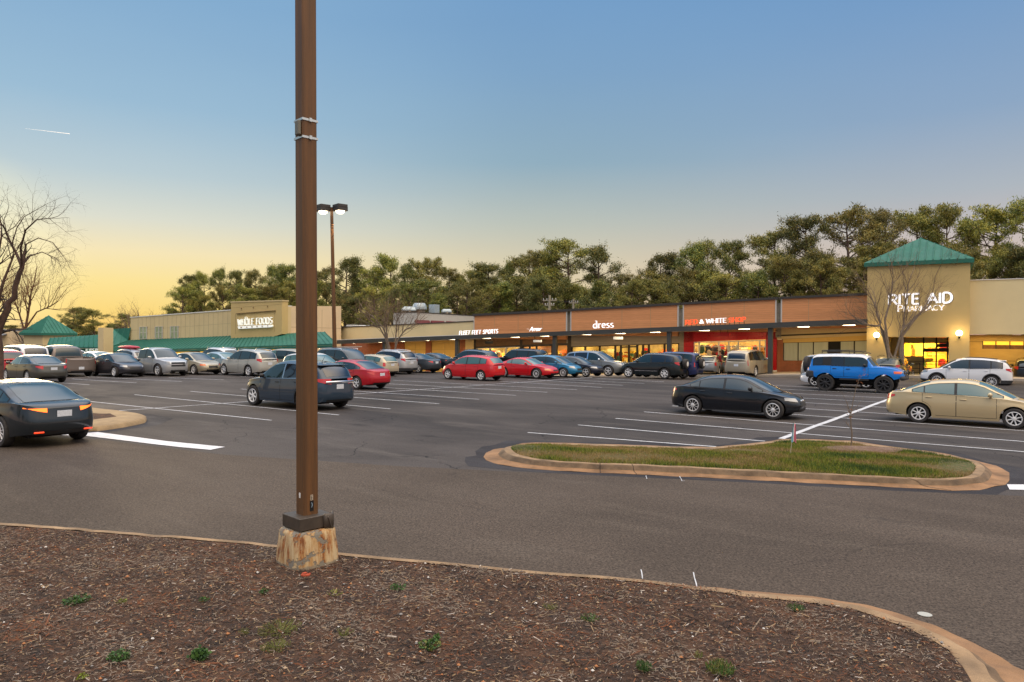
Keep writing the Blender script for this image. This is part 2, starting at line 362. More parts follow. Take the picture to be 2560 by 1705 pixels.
# ---------------------------------------------------------------- kerbed islands
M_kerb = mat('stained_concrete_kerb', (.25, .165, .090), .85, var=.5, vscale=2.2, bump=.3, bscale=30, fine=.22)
def resample(pts, n, closed=False):
    pts = np.array([p[:2] for p in pts], float)
    if closed: pts = np.vstack([pts, pts[:1]])
    d = np.r_[0, np.cumsum(np.linalg.norm(np.diff(pts, axis=0), axis=1))]
    t = np.linspace(0, d[-1], n+1 if closed else n)
    q = np.c_[np.interp(t, d, pts[:, 0]), np.interp(t, d, pts[:, 1])]
    return q[:-1] if closed else q
M_face = mat('shaded_kerb_face', (.130, .085, .048), .9, var=.5, vscale=3.5, bump=.3, bscale=30, fine=.25); M_gut = mat('clay_stained_gutter', (.25, .140, .068), .9, var=.45, vscale=1.6, bump=.2, bscale=40, fine=.22)  # upright face: shade put into a darker base colour, under mottled soiling
def kerb(name, outer, inner, prof, closed, parent, m=None, zones=None):
    rows = [[tuple(o+(i-o)*f)+(z+.006*sin(k*.9)*sin(k*.23),) for k, (o, i) in enumerate(zip(outer, inner))] for f, z in prof]
    if closed: rows = [r+[r[0]] for r in rows]
    b = MB()
    if zones:
        for k in range(len(rows)-1): b.grid([rows[k], rows[k+1]], zones[k])
    else: b.grid(rows)
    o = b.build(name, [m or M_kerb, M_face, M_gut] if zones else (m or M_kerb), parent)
    bm = bmesh.new(); bm.from_mesh(o.data); bmesh.ops.remove_doubles(bm, verts=bm.verts, dist=1e-5); bm.to_mesh(o.data); bm.free()
    o.data.polygons.foreach_set('use_smooth', [True]*len(o.data.polygons)); o.data.set_sharp_from_angle(angle=radians(50))
    if sum(p.normal.z*p.area for p in o.data.polygons) < 0: o.data.flip_normals()
    return o
ofr = [(1208.5, 1142.8), (1215, 1151), (1242, 1160.7), (1281.5, 1167.5), (1344, 1174), (1437.8, 1180), (1505.7, 1182.8), (1600, 1187), (1887, 1201), (2100, 1212), (2262.6, 1220), (2381, 1227.7), (2449, 1225.7), (2488, 1217), (2513, 1213), (2523.5, 1202), (2523.5, 1181.5)]
obk = [(2523.5, 1181.5), (2493, 1166), (2457, 1157), (2430, 1150), (2415, 1147), (2381, 1138), (2330, 1129.7), (2279, 1123), (2239, 1118.5), (2124, 1102), (2008.5, 1098), (1956, 1098), (1893, 1107.7), (1812, 1115.2), (1783, 1119), (1691, 1116.8), (1488.7, 1109.9), (1344, 1106.4), (1302, 1108.6), (1264.5, 1120.8), (1234, 1123), (1215, 1132.6), (1208.5, 1142.8)]
ifr = [(1278, 1120.8), (1285, 1129), (1302, 1138.6), (1347.8, 1147), (1420.8, 1153.9), (1505.7, 1157.3), (1600, 1160), (1887, 1174), (2100, 1185), (2257, 1192.6), (2347, 1196), (2398, 1194), (2425, 1188), (2438.6, 1174.7), (2437, 1167)]
ibk = [(2437, 1167), (2421.6, 1154), (2400, 1147), (2372, 1141), (2325, 1134), (2279, 1128), (2239, 1123.5), (2124, 1107.5), (2008.5, 1103), (1960, 1103), (1895, 1112.5), (1815, 1120), (1783, 1124), (1691, 1121.6), (1488.7, 1114.5), (1344, 1110.5), (1310, 1112), (1285, 1116), (1278, 1120.8)]
KZ = .135
NF, NB = 90, 90
of = resample([G(*p) for p in ofr], NF)[:-1]; ob = resample([G(*p) for p in obk], NB)[:-1]
nf = resample([G(*p, KZ) for p in ifr], NF)[:-1]; nb = resample([G(*p, KZ) for p in ibk], NB)[:-1]
outer = np.vstack([of, ob]); inner = np.vstack([nf, nb])
isl = thing('grass_island', 'long kerbed island of patchy green grass beside the driving lane', 'traffic island', (*inner.mean(0), 0))
prof = [(0, .006), (.02, .012), (.40, .022), (.52, .04), (.62, .105), (.72, KZ-.008), (.82, KZ), (1, KZ)]
M_seal = ground_mat('fresh_dark_asphalt', (.044, .041, .044), (.030, .028, .031), (.06, .056, .056), .5, 0, .5, .5)
cen = inner.mean(0); ring = []
for k in range(0, len(outer), 3):
    n_ = outer[(k+2) % len(outer)]-outer[k-2]; n_ = np.array([n_[1], -n_[0]]); n_ /= np.linalg.norm(n_)+1e-9
    if np.dot(n_, outer[k]-inner[k]) < 0: n_ = -n_
    ring.append(outer[k]+n_*(.38+.16*sin(k*.31)+.08*sin(k*1.3)))
sheet('sealed_patch', ring, .0022, M_seal, lot)
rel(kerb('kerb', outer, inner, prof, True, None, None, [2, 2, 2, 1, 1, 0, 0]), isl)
b = MB()                                    # joints cut across the kerb
for px in (1505, 1585, 1887, 2254):
    k = int(np.argmin([abs(F*inner[i][0]/inner[i][1]+1280-px) for i in range(NF-1)])); o_, i_ = outer[k], inner[k]
    t = (i_-o_)/np.linalg.norm(i_-o_); n = np.array([-t[1], t[0]])*.007
    rows = [[tuple(o_+(i_-o_)*f+n*s)+(z+.0025,) for s in (-1, 1)] for f, z in prof]
    b.grid(rows)
o = b.build('kerb_joint', mat('dark_joint_grit', (.03, .02, .012), .9), None)  # dark grit strips marking the joints
rel(o, isl)
def soil_mat(name, cols, sc=2.0):
    m = bpy.data.materials.new(name); m.use_nodes = True; N = NT(m.node_tree); b = N.n['Principled BSDF']; MC[name] = m
    g = N.new('ShaderNodeNewGeometry'); p = g.outputs['Position']
    c = N.mix(N.maprange(N.noise(p, sc, 6, .65), .38, .62), cols[0], cols[1]); c = N.mix(N.maprange(N.noise(p, sc*9, 5, .7), .45, .65), c, cols[2])
    f = N.maprange(N.noise(p, 90, 3, .8), .3, .7, .55, 1.5, 'LINEAR'); hs = N.new('ShaderNodeHueSaturation'); N.put(hs.inputs['Color'], c); N.put(hs.inputs['Value'], f)
    N.l.new(hs.outputs[0], b.inputs['Base Color']); b.inputs['Roughness'].default_value = .95
    bp = N.new('ShaderNodeBump'); bp.inputs['Strength'].default_value = 1; bp.inputs['Distance'].default_value = .03
    N.put(bp.inputs['Height'], N.noise(p, 30, 6, .75)); N.l.new(bp.outputs[0], b.inputs['Normal']); return m
M_turf = soil_mat('turf_soil', [(.10, .085, .03), (.07, .085, .018), (.17, .115, .055)], 1.3)
def inside(poly, x, y):
    poly = np.asarray(poly); x0, y0 = poly[:, 0], poly[:, 1]; x1, y1 = np.roll(x0, -1), np.roll(y0, -1)
    r = np.zeros(len(x), bool)
    for a, b_, c, d in zip(x0, y0, x1, y1):
        if b_ == d: continue
        r ^= ((b_ > y) != (d > y)) & (x < (c-a)*(y-b_)/(d-b_)+a)
    return r
# turf surface: a fan of rings towards the island's long axis, gently crowned
ax = np.array([(nf[i]+nb[::-1][min(i, NB-2)])/2 for i in range(NF-1)])
def crown(f): return KZ-.02+.07*(1-(1-f)**2)
b = MB(); rows = []
spine_f = ax; spine = np.vstack([ax, ax[::-1]])
for f in np.linspace(0, 1, 7): rows.append([tuple(i+(s-i)*f)+(crown(f),) for i, s in zip(inner, spine)]+[tuple(inner[0]+(spine[0]-inner[0])*f)+(crown(f),)])
b.grid(rows); o = b.build('turf', M_turf, None, smooth=180)
if sum(p.normal.z for p in o.data.polygons) < 0: o.data.flip_normals()
rel(o, isl)
# grass blades
def scatter_blades(name, poly, n, hts, cols, parent, label, zf, patch=2.2, seed=3, wid=.006, dens=None):
    rg = np.random.default_rng(seed); poly = np.asarray(poly); mn, mx = poly.min(0), poly.max(0)
    x = rg.uniform(mn[0], mx[0], n); y = rg.uniform(mn[1], mx[1], n); k = inside(poly, x, y)
    if dens is not None: k &= rg.random(n) < dens(x, y)
    x, y = x[k], y[k]; n = len(x)
    pn = (np.sin(x*patch+1.3*np.sin(y*patch*1.7))+np.sin(y*patch*2.1+x*.7)+np.sin(x*patch*3.3+y*4.1)*.6)/2.6
    h = rg.uniform(hts[0], hts[1], n)*(1+.45*pn); a = rg.uniform(0, 2*pi, n); w = wid*rg.uniform(.6, 1.3, n); lean = rg.uniform(.1, .9, n)*h; la = rg.uniform(0, 2*pi, n)
    z = zf(x, y)
    p0 = np.c_[x-np.cos(a)*w, y-np.sin(a)*w, z-.01]; p1 = np.c_[x+np.cos(a)*w, y+np.sin(a)*w, z-.01]
    p2 = np.c_[x+np.cos(la)*lean, y+np.sin(la)*lean, z+h]
    V = np.stack([p0, p1, p2], 1).reshape(-1, 3)
    me = bpy.data.meshes.new(name); me.vertices.add(3*n); me.vertices.foreach_set('co', V.ravel())
    me.loops.add(3*n); me.loops.foreach_set('vertex_index', np.arange(3*n)); me.polygons.add(n)
    me.polygons.foreach_set('loop_start', np.arange(0, 3*n, 3)); me.polygons.foreach_set('loop_total', np.full(n, 3))
    pn = pn*.75+.5*np.sin(x*1.1+2.2*np.sin(y*1.3))*np.sin(y*2.9+x*.6)
    q = np.clip(((pn+rg.normal(0, .33, n))*.62+.42)*len(cols), 0, len(cols)-1).astype(int)
    for c in cols: me.materials.append(c)
    me.polygons.foreach_set('material_index', q); me.update(); me.validate()
    o = bpy.data.objects.new(name, me); COL.objects.link(o)
    tag(o, label, 'grass', kind='stuff')
    return o
gcols = [mat('straw_grass', (.32, .215, .085), .8), mat('tan_grass', (.22, .155, .045), .8), mat('olive_grass', (.15, .155, .018), .8), mat('yellow_green_grass', (.21, .235, .012), .8), mat('green_grass', (.085, .135, .010), .8), mat('deep_green_grass', (.035, .075, .008), .8)]
def zisl(x, y):
    d = np.full(len(x), 9.)
    for i in range(0, len(inner), 3): d = np.minimum(d, np.hypot(x-inner[i][0], y-inner[i][1]))
    return KZ-.02+.07*(1-(1-np.clip(d/1.5, 0, 1))**2)
scatter_blades('grass', inner, 170000, (.025, .065), gcols, None, 'short patchy winter grass covering the kerbed island', zisl)
# left island nose: broad concrete nose round bark mulch
lo = [G(120, 1074), G(184, 1077), G(249.7, 1078.5), G(327, 1066), G(365.6, 1057), G(367, 1049), G(353.7, 1043.5), G(297, 1035), G(223, 1026.5), G(150, 1019)]
li = [G(150, 1062, .13), G(200, 1054, .13), G(223, 1050, .13), G(260, 1046, .13), G(290, 1042, .13), G(294, 1040.6, .13), G(288, 1038.5, .13), G(262, 1035.5, .13), G(223, 1031.5, .13), G(150, 1024, .13)]
far_o = [np.array([*(p[:2]-D1*14), 0]) for p in (lo[0], lo[-1])]; far_i = [np.array([*(p[:2]-D1*14), .13]) for p in (li[0], li[-1])]
lo = [far_o[0]]+lo+[far_o[1]]; li = [far_i[0]]+li+[far_i[1]]
LO, LI = resample(lo, 80), resample(li, 80)
ring = [p+np.array([.0, 0]) for p in LO]
ring = []
for k in range(2, len(LO)-2, 3):
    n_ = LO[k+2]-LO[k-2]; n_ = np.array([n_[1], -n_[0]]); n_ /= np.linalg.norm(n_)+1e-9
    if np.dot(n_, LO[k]-LI[k]) < 0: n_ = -n_
    ring.append(LO[k]+n_*(.5+.25*sin(k*.37)))
sheet('sealed_patch', ring, .0022, M_seal, lot)
lis = thing('mulch_island', 'concrete-nosed island with dark bark mulch at the left behind the moving saloon', 'traffic island', (*LI.mean(0), 0))
rel(kerb('kerb', LO, LI, [(0, 0), (.03, .1), (.1, .135), (.5, .14), (1, .13)], False, None, mat('pale_concrete_nose', (.30, .21, .11), .85, var=.25, vscale=2.5, bump=.3, bscale=40, fine=.2)), lis)
M_mulch = soil_mat('bark_mulch', [(.060, .032, .018), (.115, .055, .027), (.020, .013, .009)], 1.6)
rows = [[tuple(LI[i]+(LI[-1-i]-LI[i])*f/2)+(.125+.05*f,) for i in range(len(LI))] for f in (0, .5, 1)]
b = MB(); b.grid(rows); o = b.build('mulch_bed', M_mulch, None, smooth=180)
if sum(p.normal.z for p in o.data.polygons) < 0: o.data.flip_normals()
rel(o, lis)
# ---------------------------------------------------------------- near planting bed the camera looks over
no = [(0, 1316.5), (71, 1320), (149.5, 1323.8), (217, 1331), (305.7, 1338.6), (400, 1347), (609, 1362.5), (690, 1370.7), (853, 1392), (1280, 1433), (1600, 1461), (1742.7, 1473), (1869, 1484), (2048, 1500), (2122, 1510), (2252, 1540.6), (2354, 1579), (2436, 1616), (2497, 1648.7), (2560, 1691)]
ni = [(0, 1325), (71, 1328.5), (149.5, 1333), (217, 1338.5), (305.7, 1346), (400, 1352.5), (609, 1369), (690, 1383), (853, 1401), (1280, 1440), (1600, 1467), (1742.7, 1478.5), (1861, 1489.7), (2008, 1504), (2118, 1519), (2179, 1536.6), (2252, 1563), (2326, 1595.7), (2374.6, 1628), (2399, 1661), (2407, 1705)]
BZ = .09
o3 = [G(*p, .0) for p in no]; i3 = [G(*p, BZ) for p in ni]
o3 = [o3[0]+np.array([-14, 2.9, 0])]+o3+[o3[-1]+np.array([.28, -.6, 0]), o3[-1]+np.array([.4, -2.5, 0]), o3[-1]+np.array([.2, -6, 0])]
i3 = [i3[0]+np.array([-14, 2.9, 0])]+i3+[i3[-1]+np.array([-.03, -.6, 0]), i3[-1]+np.array([-.1, -2.5, 0]), i3[-1]+np.array([-.3, -6, 0])]
def dens(pts, k=6):
    pts = np.array([p[:2] for p in pts]); out = []
    for a, c in zip(pts[:-1], pts[1:]):
        for i in range(k): out.append(a+(c-a)*i/k)
    return np.array(out+[pts[-1]])
NO, NI = resample(o3, 220), dens(i3)
NO2 = []
for p in NI:                                # nearest-by-arc pairing of kerb edges
    k = np.argmin(np.linalg.norm(NO-p, axis=1)); NO2.append(NO[k]*.5+NO[max(k-1, 0)]*.25+NO[min(k+1, len(NO)-1)]*.25)
NO2 = np.array(NO2)
for _ in range(6): NO2[1:-1] = (NO2[:-2]+NO2[2:]+2*NO2[1:-1])/4
NI = NI+(NO2-NI)*np.clip((2.2-NI[:, 0:1])*.5, 0, .42)
bed = tag(thing('planting_bed', 'bark-mulched planting bed with weeds and a low kerb in the foreground', 'planting bed', (-2, 3, 0)), kind=None)
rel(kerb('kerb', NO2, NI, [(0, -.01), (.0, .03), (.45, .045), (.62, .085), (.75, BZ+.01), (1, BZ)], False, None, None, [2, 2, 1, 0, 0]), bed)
BED = np.vstack([NI, [(3, -8)], [(-30, -8)]])
LAMPX, LAMPY = A(769.5, 1300, 7.75)[:2]
def zbed(x, y):
    x = np.asarray(x, float); y = np.asarray(y, float)
    return BZ-.02+np.clip((8.2-y)*.012, 0, .1)+.022*(np.sin(x*1.9+y*1.1)*np.sin(y*2.7-x*.6)+.5*np.sin(x*5.1+2*y)*np.sin(y*6.3))*np.clip((8.6-y)*.6, 0, 1)
rows = []
for f in np.r_[0, .01, .03, .06, np.linspace(.1, 1, 34)]:
    r = []
    for p in NI:
        c = np.array([p[0]*.35-1.0, -3.0]); q = p+(c-p)*f; r.append((q[0], q[1], BZ-.008 if f == 0 else float(zbed(q[0], q[1]))))
    rows.append(r)
b = MB(); b.grid(rows); o = b.build('mulch', M_mulch, None, smooth=180)
if sum(p.normal.z for p in o.data.polygons) < 0: o.data.flip_normals()
rel(o, bed)
def chips(name, n, seed, poly, lens, wids, cols, prob, x0, x1, y0, y1, zoff=.0):
    rg = np.random.default_rng(seed); x = rg.uniform(x0, x1, n); y = y0+(y1-y0)*rg.random(n); k = inside(poly, x, y); x, y = x[k], y[k]
    # keep only what the camera's side of the bed can show
    k = np.abs(x) < .80*y+.6; x, y = x[k], y[k]; n = len(x)
    a = rg.normal(0.15, .9, n)+rg.choice([0, pi/2], n, p=[.8, .2]); l = rg.gamma(2.0, lens/2, n)+lens*.3; w = rg.uniform(.3, 1, n)*wids
    t = rg.normal(0, .22, n); rl = rg.normal(0, .5, n); z = zbed(x, y)+rg.uniform(.002, .022, n)+zoff
    ux, uy, uz = np.cos(a)*np.cos(t), np.sin(a)*np.cos(t), np.sin(t); vx, vy, vz = -np.sin(a)*np.cos(rl), np.cos(a)*np.cos(rl), np.sin(rl)
    cpos = np.c_[x, y, z]; U = np.c_[ux, uy, uz]*(l/2)[:, None]; Vv = np.c_[vx, vy, vz]*(w/2)[:, None]; Nn = np.cross(U, Vv); Nn /= np.linalg.norm(Nn, axis=1)[:, None]+1e-9
    th = (w*.35)[:, None]*Nn*np.sign(Nn[:, 2:3]+1e-9)
    # a splinter: flat diamond-ended sliver with a raised spine, three faces deep
    P = np.stack([cpos-U, cpos-U*.6+Vv, cpos+U*.7+Vv*.8, cpos+U, cpos+U*.6-Vv, cpos-U*.7-Vv*.7, cpos+th-U*.3, cpos+th+U*.4], 1).reshape(-1, 3)
    fs = np.array([[0, 1, 6, 6], [1, 2, 7, 6], [2, 3, 7, 7], [3, 4, 7, 7], [4, 5, 6, 7], [5, 0, 6, 6]])
    tri = np.array([[0, 6, 1], [1, 6, 7], [1, 7, 2], [2, 7, 3], [3, 7, 4], [4, 7, 6], [4, 6, 5], [5, 6, 0]])[:, ::-1]
    Fc = (tri[None]+np.arange(n)[:, None, None]*8).reshape(-1, 3); m = len(Fc)
    me = bpy.data.meshes.new(name); me.vertices.add(8*n); me.vertices.foreach_set('co', P.ravel()); me.loops.add(3*m)
    me.loops.foreach_set('vertex_index', Fc.ravel()); me.polygons.add(m); me.polygons.foreach_set('loop_start', np.arange(0, 3*m, 3)); me.polygons.foreach_set('loop_total', np.full(m, 3))
    for c in cols: me.materials.append(c)
    cl = np.sin(x*2.3+1.7*np.sin(y*1.9))*np.sin(y*3.1+x*.8)+.5*np.sin(x*6.1+y*4.3); pick = rg.choice(len(cols), n, p=prob); sw = rg.random(n)
    pick = np.where((cl > .65) & (sw < .28), 3, np.where((cl < -.5) & (sw < .5), 2, np.where((np.abs(cl) < .15) & (sw < .35), 1, pick)))
    me.polygons.foreach_set('material_index', np.repeat(pick, 8)); me.update()
    o = bpy.data.objects.new(name, me); COL.objects.link(o); return o
ccols = [mat('bark_brown', (.105, .052, .027), .85), mat('bark_dark', (.040, .024, .018), .9), mat('bark_grey', (.20, .155, .115), .85), mat('bark_rust', (.17, .058, .020), .85), mat('wood_tan', (.30, .205, .11), .8), mat('wood_pale', (.50, .44, .38), .8), mat('bark_umber', (.075, .042, .028), .9)]
o = chips('wood_chips', 150000, 5, BED, .026, .010, ccols, [.27, .19, .19, .085, .105, .018, .142], -8, 5, 3.6, 9.2)
tag(o, 'shredded bark and wood chips strewn over the foreground bed', 'wood chips', kind='stuff')
o = chips('wood_chips', 520, 8, BED, .075, .014, ccols, [.22, .1, .38, .1, .14, .06, .0], -8, 5, 3.6, 9.0, .012)
tag(o, 'larger grey splinters and twigs lying on the foreground bark', 'wood chips', kind='stuff')
# ================================================================ VEHICLES
def paint(name, col, metal=.35, rough=.32, coat=.9): return mat('paint_'+name, col, rough+.08, metal, coat=max(coat, .8), spec=.25)
M_glass = mat('tinted_car_glass', (.012, .028, .032), .03, spec=.7, coat=.35)
M_privacy = mat('privacy_car_glass', (.006, .009, .013), .04, spec=.8, coat=.5)
M_clearg = mat('pale_car_glass', (.06, .13, .12), .03, spec=.8, coat=.5)
M_trim = mat('black_car_trim', (.012, .012, .013), .5); M_tyre = mat('tyre_rubber', (.030, .027, .026), .8, var=.2, vscale=9)
M_seam = mat('door_gap_black', (.006, .006, .007), .8); M_under = mat('underbody_black', (.007, .007, .008), .9)
M_chrome = mat('chrome', (.75, .76, .78), .12, 1.0); M_alloy = mat('alloy_wheel', (.68, .68, .68), .38, .25); M_hub = mat('silver_hubcap', (.74, .74, .74), .4, .1)
M_tail = mat('tail_lamp_red', (.42, .012, .012), .12, coat=1.0, emit=(1, .02, .01), estr=.10); M_amber = mat('amber_lens', (.70, .16, .015), .15, coat=1.0)
M_head = mat('headlamp_lens', (.34, .36, .38), .08, .3, coat=1.0); M_plate = mat('number_plate', (.62, .66, .72), .4, var=.25, vscale=60)
M_clad = mat('dark_plastic_cladding', (.035, .036, .04), .65); M_blackrim = mat('black_steel_rim', (.035, .035, .038), .45, .5)
M_brake = mat('lit_brake_lamp', (.8, .1, .02), .3, emit=(1, .17, .015), estr=2.6)
M_lexhot = mat('lit_brake_core', (.9, .3, .05), .3, emit=(1, .33, .04), estr=4.0)
def interp(pts, x):
    if x <= pts[0][0]: return pts[0][1]
    for (a, b), (c, d) in zip(pts[:-1], pts[1:]):
        if x <= c: return b+(d-b)*(x-a)/(c-a+1e-9)
    return pts[-1][1]
def smooth_prof(pts, n=40, it=3):
    d = [0]
    for a, b in zip(pts[:-1], pts[1:]): d.append(d[-1]+math.hypot(b[0]-a[0], b[1]-a[1]))
    x = np.interp(np.linspace(0, d[-1], n), d, [p[0] for p in pts]); z = np.interp(np.linspace(0, d[-1], n), d, [p[1] for p in pts])
    for _ in range(it):
        x[1:-1] = (x[:-2]+2*x[1:-1]+x[2:])/4; z[1:-1] = (z[:-2]+2*z[1:-1]+z[2:])/4
    return list(zip(x.tolist(), z.tolist()))
